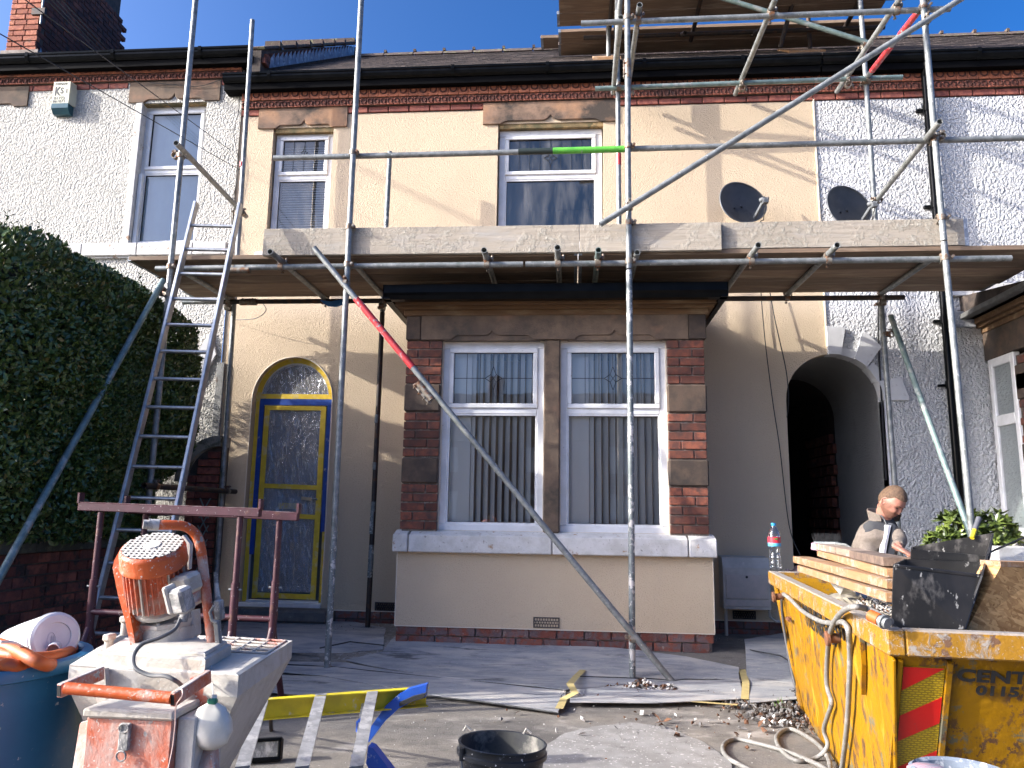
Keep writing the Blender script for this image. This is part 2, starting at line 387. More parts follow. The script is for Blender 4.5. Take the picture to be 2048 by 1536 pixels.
# ---- centre house -------------------------------------------------
HC = thing('terraced_house', 'terraced house in the middle with fresh cream render and a taped arched door', 'house', (-.6, 0, .1))
HL = thing('terraced_house', 'terraced house at the left edge with cream pebbledash and a chimney above', 'house', (-6, 0, .1))
HR = thing('terraced_house', 'terraced house on the right with white pebbledash and half of the alley arch', 'house', (4.5, 0, .1))
XL, XR = -3.64, 2.455
DOOR = dict(x0=-3.29, x1=-2.445, z0=0.02, z1=2.27, arch=True, depth=.13, k=1.05)
WIN1 = dict(x0=-3.27, x1=-2.60, z0=3.85, z1=5.26, depth=.12)
WIN2 = dict(x0=-.81, x1=.30, z0=3.85, z1=5.24, depth=.12)
ALLEY = dict(x0=2.045, x1=2.955, z0=0.02, z1=2.28, arch=True, depth=.12)
m = MB(); wall_open(m, XL, XR, .02, 5.9, 0, [DOOR, WIN1, WIN2, ALLEY], .12)
m.quad((XL, 0, .02), (XL, 0, 5.9), (XL, -.012, 5.9), (XL, -.012, .02))
m.build('wall', M['cream'], HC)
# thin rendered reveal beads beside the openings
m = MB()
for a, b, z in ((-3.285, -.003, 2.27),):
    pts = [(-2.8675+(.4225+.0)*math.cos(t)*-1, 2.27+.4225*1.05*math.sin(t)) for t in [math.pi*i/24 for i in range(25)]]
    pts = [(-3.29, .25)]+pts+[(-2.445, .25)]
    m.tube([(x, -.004, zz) for x, zz in pts], .006, 6)
m.build('corner_bead', M['cream_edge'], HC)
# interior dark box so that windows look into rooms
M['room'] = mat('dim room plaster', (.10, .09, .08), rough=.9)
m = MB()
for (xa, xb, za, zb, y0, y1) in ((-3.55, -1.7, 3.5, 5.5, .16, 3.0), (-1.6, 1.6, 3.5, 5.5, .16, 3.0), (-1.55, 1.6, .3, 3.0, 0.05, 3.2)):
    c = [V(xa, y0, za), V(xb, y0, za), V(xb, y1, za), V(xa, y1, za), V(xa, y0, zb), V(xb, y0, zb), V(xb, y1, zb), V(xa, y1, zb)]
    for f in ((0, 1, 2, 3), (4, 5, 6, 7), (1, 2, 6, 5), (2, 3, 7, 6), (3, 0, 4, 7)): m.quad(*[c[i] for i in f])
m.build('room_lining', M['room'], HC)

# ---- glass
def glass_mat(name, tint=(1, 1, 1), add=.12, rough=0.0, wav=.0, gc=(1, 1, 1), dirt_cloud=.06, k=1.6):
    t = NT(name); tr = t.node('ShaderNodeBsdfTransparent'); tr.inputs[0].default_value = (*[.95*c for c in tint], 1)
    gl = t.node('ShaderNodeBsdfGlossy'); gl.inputs['Roughness'].default_value = rough; gl.inputs[0].default_value = (*gc, 1)
    if wav:
        b = t.bump(t.noise(t.pos, 2.2, 2), wav, .02); t.l.new(b, gl.inputs['Normal'])
    fr = t.node('ShaderNodeFresnel'); fr.inputs[0].default_value = 1.5
    f = t.math('ADD', t.math('MULTIPLY', fr.outputs[0], k), add)
    mx = t.node('ShaderNodeMixShader'); t.l.new(f, mx.inputs[0]); t.l.new(tr.outputs[0], mx.inputs[1]); t.l.new(gl.outputs[0], mx.inputs[2])
    df = t.node('ShaderNodeBsdfDiffuse'); df.inputs[0].default_value = (.5, .48, .45, 1); m2 = t.node('ShaderNodeMixShader'); t.l.new(t.math('MULTIPLY', t.ramp(t.noise(t.mapv(t.pos, (3, 1, .7), rot=(0, .5, 0)), 2.5, 7, .65), .40, .72), dirt_cloud), m2.inputs[0]); t.l.new(mx.outputs[0], m2.inputs[1]); t.l.new(df.outputs[0], m2.inputs[2])  # pale diffuse streaks: dirt on the glass plus painted cloud reflections
    t.l.new(m2.outputs[0], t.out.inputs[0]); return t.m
M['glass'] = glass_mat('window glass', add=.05, wav=.03, gc=(1, .93, .84), dirt_cloud=.05)
M['glass_side'] = glass_mat('side window glass', add=.03, k=.35, dirt_cloud=.1)
M['glass_up'] = glass_mat('upstairs window glass', add=.16, wav=.05, gc=(.78, .66, .55), dirt_cloud=.22)  # stronger streaks painted in to suggest reflected clouds
M['blind'] = mat('pale blind fabric', (.80, .81, .78), rough=.8)
M['blind'].node_tree.nodes['Principled BSDF'].inputs['Transmission Weight'].default_value = .0
M['leadcame'] = mat('lead came', (.03, .032, .035), rough=.5, metal=.3)
M['rubber'] = mat('black rubber seal', (.015, .015, .016), rough=.6)

def frame_bars(m, x0, x1, z0, z1, y0, y1, w, ch=.006):
    m.box(x0, x1, y0, y1, z1-w, z1, ch=ch); m.box(x0, x1, y0, y1, z0, z0+w, ch=ch)
    m.box(x0, x0+w, y0+.001, y1-.001, z0+w, z1-w, ch=ch); m.box(x1-w, x1, y0+.001, y1-.001, z0+w, z1-w, ch=ch)
def window(parent, x0, x1, z0, z1, Y, zt, fmat, gmat, tw=.055, lead=None, sash='top', outer=.05, name='window'):
    """casement window: outer frame, a fixed lower light and an opening top light; Y is the frame's front"""
    wo = MB(); frame_bars(wo, x0, x1, z0, z1, Y, Y+.06, outer)
    wo.box(x0+outer, x1-outer, Y+.002, Y+.058, zt-tw/2, zt+tw/2, ch=.006)
    W = wo.build(name, fmat, parent)
    g = MB(); a = MB(); xa, xb = x0+outer-.004, x1-outer+.004
    frame_bars(a, xa, xb, zt+tw/2-.004, z1-outer+.004, Y-.014, Y+.03, .042); a.build('sash', fmat, W)
    a = MB(); frame_bars(a, xa, xb, z0+outer-.004, zt-tw/2+.004, Y+.008, Y+.04, .018, .003); a.build('glazing_bead', fmat, W)
    a = MB(); frame_bars(a, xa+.036, xb-.036, zt+tw/2+.032, z1-outer-.032, Y-.002, Y+.03, .008, .001)
    frame_bars(a, xa+.012, xb-.012, z0+outer+.008, zt-tw/2-.008, Y+.012, Y+.032, .009, .001); a.build('seal', M['rubber'], W)
    u = dict(x0=xa+.038, x1=xb-.038, z0=zt+tw/2+.034, z1=z1-outer-.034); l = dict(x0=xa+.014, x1=xb-.014, z0=z0+outer+.01, z1=zt-tw/2-.01)
    for q, yy in ((u, Y+.012), (l, Y+.024)):
        g = MB(); g.quad((q['x0'], yy, q['z0']), (q['x1'], yy, q['z0']), (q['x1'], yy, q['z1']), (q['x0'], yy, q['z1'])); g.build('pane', gmat, W, fix=False)
    if lead:
        lm = MB(); y = Y+.009; nx, hz, star = lead['nx'], lead.get('hz'), lead.get('star')
        cx = (u['x0']+u['x1'])/2; H = u['z1']-u['z0']; zc = u['z0']+H*(hz if hz else lead.get('zc', .5))
        bw = .0045
        for i in range(1, nx):
            x = u['x0']+(u['x1']-u['x0'])*i/nx
            if abs(x-cx) < .01 and star:
                lm.box(x-bw/2, x+bw/2, y-.003, y+.002, zc+star[1], u['z1']); lm.box(x-bw/2, x+bw/2, y-.003, y+.002, u['z0'], zc-star[1])
            else: lm.box(x-bw/2, x+bw/2, y-.003, y+.002, u['z0'], u['z1'])
        if hz:
            lm.box(u['x0'], cx-star[0], y-.0035, y+.0015, zc-bw/2, zc+bw/2); lm.box(cx+star[0], u['x1'], y-.0035, y+.0015, zc-bw/2, zc+bw/2)
        if star:
            sx, sz = star; P = [(cx, zc+sz), (cx+sx*.32, zc+sz*.32), (cx+sx, zc), (cx+sx*.32, zc-sz*.32), (cx, zc-sz), (cx-sx*.32, zc-sz*.32), (cx-sx, zc), (cx-sx*.32, zc+sz*.32)]
            for i in range(8):
                a_, b_ = P[i], P[(i+1) % 8]; lm.beam((a_[0], y-.002, a_[1]), (b_[0], y-.002, b_[1]), .005, .005)
            for i in (1, 3): lm.beam((P[i][0], y-.002, P[i][1]), (P[i+4][0], y-.002, P[i+4][1]), .004, .004)
        lm.build('lead_strip', M['leadcame'], W)
    return W, u, l
def vertical_blind(parent, x0, x1, z0, z1, Y, pitch, wd, ang, skip=()):
    """hanging vertical slats, each a strip turned by ang"""
    hb = MB(); hb.box(x0, x1, Y-.02, Y+.02, z1, z1+.03)
    B = hb.build('vertical_blind', M['blind'], parent); n = int((x1-x0)/pitch)
    for i in range(n):
        x = x0+pitch*(i+.5)
        a = ang+rnd.uniform(-.06, .06) if i not in skip else .15
        m = MB(); c, s_ = math.cos(a)*wd/2, math.sin(a)*wd/2
        m.box(-wd/2, wd/2, -.0006, .0006, z0, z1-.002, Matrix.Translation((x, Y, 0)) @ Matrix.Rotation(a, 4, 'Z'))
        m.build('slat', M['blind'], B, fix=False)
def venetian(parent, x0, x1, z0, z1, Y, pitch=.028):
    m = MB(); z = z0
    while z < z1:
        m.box(x0, x1, -.012, .012, -.0006, .0006, Matrix.Translation((0, Y, z)) @ Matrix.Rotation(.95, 4, 'X')); z += pitch
    o = m.build('venetian_blind', M['blind'], parent, fix=False); return o
# upstairs windows of the centre house
W1, u1, l1 = window(HC, -3.255, -2.615, 3.86, 5.225, .06, 4.71, M['upvc'], M['glass_up'], lead=dict(nx=4, star=(.035, .075), zc=.62))
venetian(W1, -3.19, -2.68, 3.95, 5.12, .16)
W2, u2, l2 = window(HC, -.80, .29, 3.86, 5.19, .06, 4.66, M['upvc'], M['glass_up'], outer=.07, lead=dict(nx=8, star=(.07, .09), zc=.42))
m = MB(); m.box(-.83, .32, .052, .10, 5.19, 5.235); m.build('head_board', M['upvc_tan'], HC)
m = MB(); m.box(-3.27, -2.60, .052, .10, 5.222, 5.262); m.build('head_board', M['upvc_tan'], HC)
m = MB(); m.box(-.9, -.5, .3, .9, 3.9, 5.2); m.build('curtain', mat('dark curtain', (.05, .055, .06), rough=.9), HC)
for (a, b, nm) in ((-3.36, -2.52, 1), (-.93, .42, 2)):
    m = MB(); m.box(a, b, -.05, .1, 3.70, 3.84, ch=.006); m.build('window_sill', M['stone_white'], HC)

def ogee(x0, x1, zb, rise, cusp, n=8):
    """lower edge of a carved lintel: shoulders, flat run, cusp in the middle"""
    c = (x0+x1)/2; w_ = (x1-x0); P = [(x0, zb)]
    for i in range(1, n+1):
        t = i/n; P.append((x0+.09*w_*t, zb+rise*math.sin(t*math.pi/2)))
    P.append((c-.09*w_, zb+rise))
    for i in range(1, n+1):
        t = i/n; P.append((c-.09*w_*(1-t), zb+rise+(cusp-rise)*(t**2.2)))
    Q = [(2*c-x, z) for x, z in P[:-1]][::-1]
    return P+Q
def lintel(parent, x0, x1, zb, zt, wx0, wx1, material, inner, depth=.03, rise=.035, cusp=.095, zin=None, y0=-.022):
    og = ogee(wx0, wx1, zb, rise, cusp)
    P = [(x0, zt), (x0, zb)]+og+[(x1, zb), (x1, zt)]
    m = MB(); m.prism(P, y0, y0+.16); o = m.build('lintel', material, parent)
    zin = zb-.045 if zin is None else zin
    m = MB(); m.prism([(wx0-.01, zin), (wx1+.01, zin), (wx1+.01, zb+cusp+.01), (wx0-.01, zb+cusp+.01)], y0+depth, y0+depth+.1)
    m.build('lintel_soffit', inner, o)
    m = MB(); m.tube([(x, y0+.012, z) for x, z in og], .009, 6); m.build('lintel_moulding', material, o)
    return o
lintel(HC, -.972, .43, 5.234, 5.474, -.79, .29, M['stone_lt'], M['stone_moss'])
lintel(HC, -3.44, -2.452, 5.252, 5.494, -3.24, -2.61, M['stone_lt'], M['stone_moss'])
# ---- eaves frieze: tiles with a ring, tiles with a smaller ring, then a brick course
def frieze_mesh(w_, h, ring, material, depth=.05, closed=True, seed=0, boss=False):
    m = MB(); m.box(-w_/2+.002, w_/2-.002, 0, depth, -h/2+.001, h/2-.001, ch=.003)
    n = 16; r = ring; gap = 0 if closed else .5
    pts = []
    for i in range(n+1):
        a = math.pi/2*3+gap+(2*math.pi-2*gap)*i/n if not closed else 2*math.pi*i/n
        pts.append((r*math.cos(a), -.001, r*math.sin(a)))
    m.mi = 1; m.tube(pts, .0085, 6, cap=not closed); m.mi = 0
    if boss: m.lathe([(0, .012), (.018, .009), (.026, 0)], 10, Matrix.Rotation(math.pi/2, 4, 'X'))
    me = m.mesh('tile', (0, 0, 0))[0]; me.materials.append(material); me.materials.append(M['ring'])
    bm = bmesh.new(); bm.from_mesh(me); bmesh.ops.recalc_face_normals(bm, faces=bm.faces); bm.to_mesh(me); bm.free(); smooth_mesh(me, 40); return me
FR1 = [frieze_mesh(.108, .135, .034, M['terracotta'], seed=i, boss=False) for i in range(2)]
FR1b = frieze_mesh(.125, .105, .030, M['terracotta'], boss=True)
FR2 = frieze_mesh(.0735, .078, .025, M['terracotta_dk'], closed=False)
def frieze(parent, x0, x1, z_top, rows, skip=()):
    """rows: list of (mesh, width, height, Y)"""
    bk = MB(); zz = z_top
    for me, w_, h, Y in rows:
        zc = zz-h/2; n = int(round((x1-x0)/w_)); wd = (x1-x0)/n
        bk.box(x0, x1, Y+.012, .06, zz-h+.001, zz-.001)
        for i in range(n):
            link('frieze_tile', me if not isinstance(me, list) else me[i % len(me)], (x0+wd*(i+.5), Y+rnd.uniform(-.001, .001), zc), parent, scale=(wd/w_, 1, 1))
        zz -= h
    bk.build('frieze_bed', M['mortar_dark'], parent)
    return zz
zz = frieze(HC, XL+.01, XR, 5.700, [(FR1, .108, .14, -.06), (FR2, .0735, .08, -.045)])
bk = MB(); bk.box(XL, XR, .0, .05, zz-.078, zz); bk.box(XL, XR, .002, .05, 5.7, 5.95)
bk.build('brick_bed', M['mortar'], HC)
for a, b in ((XL, -3.445), (-2.447, -.977), (.435, XR)): brick_course(HC, a, b, zz-.037, -.014, M['brick'], 0)
# gutter, fascia and soffit
def gutter(parent, x0, x1, z, Y, r=.06, brackets=True):
    """moulded ogee gutter, fascia board behind"""
    P = [(Y+.005, z+.055), (Y-.004, z+.05), (Y-.002, z+.03), (Y+.008, z+.022), (Y+.006, z-.002), (Y+.02, z-.03), (Y+.05, z-.045), (Y+.11, z-.045), (Y+.11, z+.055), (Y+.104, z+.055), (Y+.104, z-.036), (Y+.05, z-.037), (Y+.026, z-.024), (Y+.012, z+.0), (Y+.014, z+.02), (Y+.006, z+.036), (Y+.012, z+.05)]
    m = MB(); m.prism(P, x0, x1, axis='X'); g = m.build('gutter', M['gutter'], parent)
    m = MB(); m.box(x0, x1, Y+.112, Y+.13, z-.12, z+.06); m.box(x0, x1, Y+.13, .0, z-.12, z-.105); m.box(x0, x1, Y+.06, Y+.112, z-.118, z-.05); m.build('fascia', M['gutter_dk'], parent)
    if brackets:
        x = x0+.5
        while x < x1:
            m = MB(); m.prism([(Y-.008, z+.056), (Y-.008, z+.01), (Y+.014, z-.04), (Y+.05, z-.052), (Y+.11, z-.052), (Y+.11, z-.046), (Y+.05, z-.046), (Y+.016, z-.034), (Y-.003, z+.01), (Y-.003, z+.056)], x, x+.035, axis='X')
            m.build('gutter_bracket', M['gutter'], g); x += 1.0
    return g
gutter(HC, -3.80, 2.50, 5.765, -.20)
# ---- roof: real slates
EAVE_Z, EAVE_Y, RIDGE_Y, RIDGE_Z = 5.83, -.13, 3.0, 8.03
def slate_mesh(w_=.245, h=.36, th=.006):
    m = MB(); r = random.Random(int(w_*1000)); m.box(-w_/2+.006, w_/2-.006, 0, h, 0, th+.006)
    m.v = [(x+r.uniform(-.002, .002), y+(r.uniform(-.010, .010) if y < .01 else 0), z) for x, y, z in m.v]
    me = m.mesh('slate', (0, 0, 0))[0]; me.materials.append(M['slate']); return me
SL = [slate_mesh(.245), slate_mesh(.246), slate_mesh(.2435)]
sl_ang = math.atan2(RIDGE_Z-EAVE_Z, RIDGE_Y-EAVE_Y)
def roof(parent, x0, x1, vis, zoff=0, limit=300):
    L = math.hypot(RIDGE_Z-EAVE_Z, RIDGE_Y-EAVE_Y); gauge = .17
    m = MB(); m.quad((x0, EAVE_Y+.02, EAVE_Z+zoff-.015), (x1, EAVE_Y+.02, EAVE_Z+zoff-.015), (x1, RIDGE_Y, RIDGE_Z+zoff-.02), (x0, RIDGE_Y, RIDGE_Z+zoff-.02))
    m.quad((x0, RIDGE_Y, RIDGE_Z+zoff-.02), (x1, RIDGE_Y, RIDGE_Z+zoff-.02), (x1, 6.1, EAVE_Z+zoff), (x0, 6.1, EAVE_Z+zoff))
    rf = m.build('roof', M['slate_bed'], parent)
    st = MB(); cnt = 0; row = 0
    R = Matrix.Rotation(sl_ang, 4, 'X')
    while row*gauge < L-.1:
        x = x0+(.1225 if row % 2 else 0)+.12; d = row*gauge
        while x < x1:
            loc = Vector((x, EAVE_Y+d*math.cos(sl_ang)-.02, EAVE_Z+zoff+d*math.sin(sl_ang)-.004+rnd.uniform(0, .002)))
            rr = Matrix.Rotation(rnd.uniform(-.012, .012), 4, 'Z')
            T = R @ Matrix.Rotation(-.022, 4, 'X') @ rr
            if vis(x, d) and cnt < limit:
                link('slate', SL[rnd.randrange(3)], loc, rf, rot=T); cnt += 1
            else: st.box(-.117, .117, 0, .36, 0, .012, Matrix.Translation(loc) @ T)
            x += .247
        row += 1
    st.build('slates', M['slate'], rf, fix=False, kind='stuff')
    x = x0; n = 0
    while x < x1:
        r = MB(); r.prism([(-.11, -.085), (-.02, .012), (0, .02), (.02, .012), (.11, -.085), (.09, -.085), (0, 0), (-.09, -.085)], 0, .44, axis='X', M=Matrix.Translation((x, RIDGE_Y, RIDGE_Z+zoff+.05)))
        r.box(x-.015, x+.025, RIDGE_Y-.04, RIDGE_Y+.04, RIDGE_Z+zoff+.06, RIDGE_Z+zoff+.10)
        r.build('ridge_tile', M['ridge'], parent); x += .455
    return rf
rC = roof(HC, -3.35, 2.5, lambda x, d: -2.2 < x < .9 and d > .15)
rR = roof(HR, 2.55, 9.6, lambda x, d: x < 6.4 and d > .9)

# ---- left house -------------------------------------------------------------
m = MB(); WLo = dict(x0=-4.79, x1=-4.05, z0=3.93, z1=5.60, depth=.14)
wall_open(m, -9.6, XL-.01, .02, 6.25, -.004, [WLo], .14); m.build('wall', M['dash_l'], HL)
m = MB(); m.box(-4.86, -4.784, -.02, .1, 3.95, 5.60, ch=.004); m.build('window_jamb', M['stone_white'], HL)
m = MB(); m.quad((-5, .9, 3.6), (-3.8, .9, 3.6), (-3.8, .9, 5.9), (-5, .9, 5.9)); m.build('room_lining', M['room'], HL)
W3, u3, l3 = window(HL, -4.80, -4.045, 3.95, 5.60, .075, 4.82, M['upvc'], M['glass'], outer=.06, tw=.05)
m = MB(); m.box(-4.74, -4.10, .135, .14, 4.0, 5.55); m.build('roller_blind', mat('pale blue roller blind', (.62, .76, .86), (.56, .70, .82), 3, rough=.8), HL)
m = MB(); m.box(-4.775, -4.735, .03, .075, 3.96, 4.78); m.build('sash_horn', M['upvc'], W3)
lintel(HL, -4.953, -3.905, 5.605, 5.846, -4.78, -4.07, M['stone'], M['stone_moss'], cusp=.10, zin=5.585)
lintel(HL, -7.2, -6.15, 5.605, 5.846, -7.0, -6.3, M['stone'], M['stone_moss'], cusp=.10, zin=5.585)
x = -9.0
while x < XL-.1:
    x1_ = min(x+.62, XL-.03); m = MB(); m.box(x, x1_-.006, -.055, .0, 3.815, 3.955, ch=.006); m.box(x, x1_-.006, -.03, .0, 3.795, 3.815)
    m.build('string_course_stone', M['stone_white'], HL); x = x1_
zl = frieze(HL, -7.4, XL-.02, 6.045, [(FR1b, .125, .108, -.06), (FR2, .0735, .08, -.045)])
bk = MB(); bk.box(-7.4, XL-.02, -.0, .05, zl-.075, zl); bk.box(-7.4, XL-.02, -.0, .05, 6.04, 6.2); bk.build('brick_bed', M['mortar'], HL)
for a, b in ((-7.0, -4.958), (-3.90, XL-.02)): brick_course(HL, a, b, zl-.037, -.014, M['brick'], 0)
gutter(HL, -9.6, -3.50, 6.085, -.20)
# rear wall, roof plane of the left house (low slope hidden by its gutter), verge and lead soakers against the lower roof
m = MB(); m.quad((-9.6, -.1, 6.14), (-3.42, -.1, 6.14), (-3.42, 3.3, 8.42), (-9.6, 3.3, 8.42)); m.quad((-9.6, 3.3, 8.42), (-3.42, 3.3, 8.42), (-3.42, 6.4, 6.1), (-9.6, 6.4, 6.1))
m.build('roof', M['slate'], HL)
m = MB()
m.prism([(-.12, 5.80), (-.12, 6.12), (3.0, 8.24), (3.0, 7.9)], -3.52, -3.42, axis='X'); vw = m.build('gable_upstand', M['mortar_dark'], HL)
k = 0; y = -.05
# bricks in steps above the lead
while y < 2.8:
    z = 6.0+(y+.1)*.70
    for j in range(2):
        link('brick', get_brick(.105, M['brick_dark'], k), (-3.405, y+.05*j, z+.075*j-.02), vw, rot=Matrix.Rotation(math.pi/2, 4, 'Z')); k += 1
    y += .115
y = .0; k = 0
while y < 2.9:
    z = 5.90+(y+.13)*.703; m = MB()
    m.prism([(y, z-.01), (y+.125, z+.078), (y+.10, z+.235), (y+.02, z+.12)], -3.372, -3.366, axis='X')
    m.build('lead_soaker', M['lead'], vw); y += .118; k += 1
m = MB()
for i in range(7):
    y0 = -.1+i*.45; z0 = 6.16+(y0+.1)*.69
    m2 = MB(); m2.beam((-3.48, y0, z0), (-3.48, y0+.44, z0+.44*.69), .18, .035, ch=.008); m2.box(-3.56, -3.38, y0+.36, y0+.44, z0+.26, z0+.33)
    m2.build('verge_tile', M['ridge'], HL)
# cables hanging beside the joint
M['cable'] = mat('black cable', (.012, .012, .013), rough=.6)
# ---- chimney stack
CH = link('chimney', None, (-7.1, 1.1, 6.8), HL)
cx0, cx1, cy0, cy1, cz0 = A(10, 105, 1.0).x, A(70, 104, 1.0).x, 1.0, 2.6, 6.6
m = MB(); m.box(cx0+.012, cx1-.012, cy0+.012, cy1, cz0, 9.2); m.build('stack_core', M['mortar_dark'], CH)
z = cz0+.1; row = 0
while z < 8.6:
    brick_course(CH, cx0, cx1, z, cy0, M['brick_orange'], row % 2, pitch=.165 if row % 2 else .22)
    Mx = Matrix(((0, 1, 0, cx1-.0), (-1, 0, 0, 0), (0, 0, 1, 0), (0, 0, 0, 1)))
    y = cy0+.02+(0 if row % 2 else .11)
    while y < cy1:
        link('brick', get_brick(.205, M['brick_dark'], row), (cx1-.03, y+.1, z), CH, rot=Matrix.Rotation(math.pi/2, 4, 'Z')); y += .225  # shaded side of the stack put into the colour as darker brick
    z += .078; row += 1
m = MB()
for i in range(14):
    y = cy0+.05+i*.11; zb = 6.93+(y-1)*.69*.25; m.prism([(y, zb), (y+.12, zb), (y+.03, zb+.14)], cx1+.004, cx1+.01, axis='X')
m.build('lead_flashing', M['lead'], CH)
m = MB(); m.box(cx0-.05, cx1+.05, cy0-.02, cy0, 6.9, 6.99); m.build('flaunching', M['mortar_pale'], CH)
pp = A(185, 40, 2.9); m = MB(); m.lathe([(.19, -.9), (.18, -.2), (.16, .0), (.145, .25), (.15, .27), (.19, .29), (.19, .36), (.15, .38), (.12, .38), (.12, .1)], 24, Matrix.Translation((pp.x, 2.9, pp.z-.1)))
m.build('chimney_pot', M['terracotta_dk'], CH, smooth=True)
b0 = A(205, 100, 2.6); m = MB()
for i, (px, py, w2) in enumerate(((222, 96, .0), (216, 78, .0), (196, 55, .0))):
    q = A(px, py, 2.6); m.box(cx1-.02, q.x, 2.2, 2.7, 6.8, q.z)
m.build('stack_shoulder', M['brick_dark'], CH)
m = MB(); a_ = A(88, -10, .95); b_ = A(81, 48, .95); m.tube([a_, b_], .012, 8); m.build('aerial_pole', M['galv'], CH)
m = MB(); c_ = A(86, 22, .93); m.box(c_.x-.16, c_.x+.02, .93, .97, c_.z-.04, c_.z+.05); m.build('aerial_bracket', M['rust_tube'], CH)

# ---- right house --------------------------------------------------------------
m = MB(); BRw = dict(x0=3.98, x1=6.7, z0=.4, z1=2.78, depth=.1)
wall_open(m, XR, 10, .02, 5.9, .0, [ALLEY], .12); m.build('wall', M['dash_r'], HR)
m = MB(); m.box(XR-.006, XR+.006, -.012, .0, 2.75, 5.42); m.build('render_stop_bead', M['cream_edge'], HC)
zr = frieze(HR, XR+.005, 7.2, 5.700, [(FR1, .108, .14, -.06), (FR2, .0735, .08, -.045)])
bk = MB(); bk.box(XR, 7.2, .0, .05, zr-.078, zr); bk.box(XR, 7.2, .002, .05, 5.7, 5.95); bk.build('brick_bed', M['mortar'], HR)
brick_course(HR, XR+.005, 4.52, zr-.037, -.014, M['brick'], 0)
lintel(HR, 4.53, 5.9, 5.234, 5.474, 4.75, 5.65, M['stone_lt'], M['stone_moss'])
gutter(HR, 2.515, 10, 5.765, -.20)
# alley vault: rendered for its first 1.4 m, bare brick beyond
M['alley_render'] = dash('dirty alley render', (.42, .41, .39), (.34, .33, .31), 70, (.16, .15, .13))
ap = [(2.5-.4552*math.cos(math.pi*i/20), 2.28+.4552*math.sin(math.pi*i/20)) for i in range(21)]
ap = [(2.0448, .02)]+ap+[(2.9552, .02)]
m = MB()
for i in range(len(ap)-1): m.quad((ap[i][0], .11, ap[i][1]), (ap[i+1][0], .11, ap[i+1][1]), (ap[i+1][0], 1.42, ap[i+1][1]), (ap[i][0], 1.42, ap[i][1]))
AW = m.build('alley_wall', M['alley_render'], HR)
M['alley_dark'] = mat('dark bare alley brick', (.05, .03, .025), (.03, .022, .02), 10, rough=.95)  # dark mottled tone for the bare brick beyond the render
m = MB(); s_ = .93
bp = [(2.5+(x-2.5)*1.02, z) for x, z in ap]
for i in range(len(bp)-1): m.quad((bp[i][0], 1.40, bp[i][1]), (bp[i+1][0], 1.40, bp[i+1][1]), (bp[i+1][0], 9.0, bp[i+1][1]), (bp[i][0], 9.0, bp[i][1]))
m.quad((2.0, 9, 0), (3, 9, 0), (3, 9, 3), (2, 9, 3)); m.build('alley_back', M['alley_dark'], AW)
for r_i in range(14):
    z = .5+r_i*.12; y = 1.5+(r_i % 2)*.11
    for k in range(4): link('brick', get_brick(.215, M['brick_dark'], r_i+k), (2.945, y+k*.235, z), AW, rot=Matrix.Rotation(math.pi/2, 4, 'Z'), scale=(1, 1, 1.6))
# white voussoirs and jamb stones on the right half of the arch
def arc(r, a): return (2.5+r*math.cos(a), 2.28+r*math.sin(a))
def vous(a0, a1, r0, r1, name='arch_stone', flat=None):
    P = [arc(r0, a0+(a1-a0)*i/6) for i in range(7)]
    P += [arc(r1, a1), arc(r1, a0)] if flat is None else flat
    m = MB(); m.prism(P, -.03, .12); return m.build(name, M['white_paint'], HR)
vous(1.40, 1.66, .450, .74, flat=[(2.452, 3.01), (2.63, 2.99)])
vous(.80, 1.10, .450, .74, flat=[(2.785, 2.94), (2.84, 2.93), (2.96, 2.80)])
vous(.0, .42, .450, .74, flat=[(3.12, 2.50), (3.18, 2.31), (3.18, 2.28)])
for a0, a1 in ((1.115, 1.385), (.435, .785)):
    m = MB(); P = [arc(.451, a0+(a1-a0)*i/6) for i in range(7)]+[arc(.53, a1-(a1-a0)*i/6) for i in range(7)]
    m.prism(P, -.006, .14); m.build('arch_stone', M['white_paint'], HR)
m = MB(); m.box(2.955, 3.0, -.008, .12, .05, 2.28, ch=.004); m.build('alley_jamb', M['white_paint'], HR)
# downpipe
DP = MB(); DP.tube([(3.545, -.075, 5.64), (3.545, -.075, .15)], .036, 14); dp = DP.build('downpipe', M['gutter'], HR, smooth=True)
for z in (5.25, 4.22, 3.05, 2.42, 1.1):
    m = MB(); m.tube([(3.545, -.075, z-.035), (3.545, -.075, z+.035)], .045, 14); m.box(3.46, 3.63, -.04, -.0, z-.012, z+.012); m.build('pipe_clip', M['gutter'], dp, smooth=True)
m = MB(); m.tube([(3.545, -.12, 5.72), (3.545, -.11, 5.66), (3.545, -.075, 5.6)], .04, 12); m.build('swan_neck', M['gutter'], dp, smooth=True)
# first-floor sill at the right, mould line of the string course
m = MB(); m.box(3.62, 6.0, -.05, .0, 3.30, 3.42, ch=.006); m.build('string_course', M['stone_white'], HR)
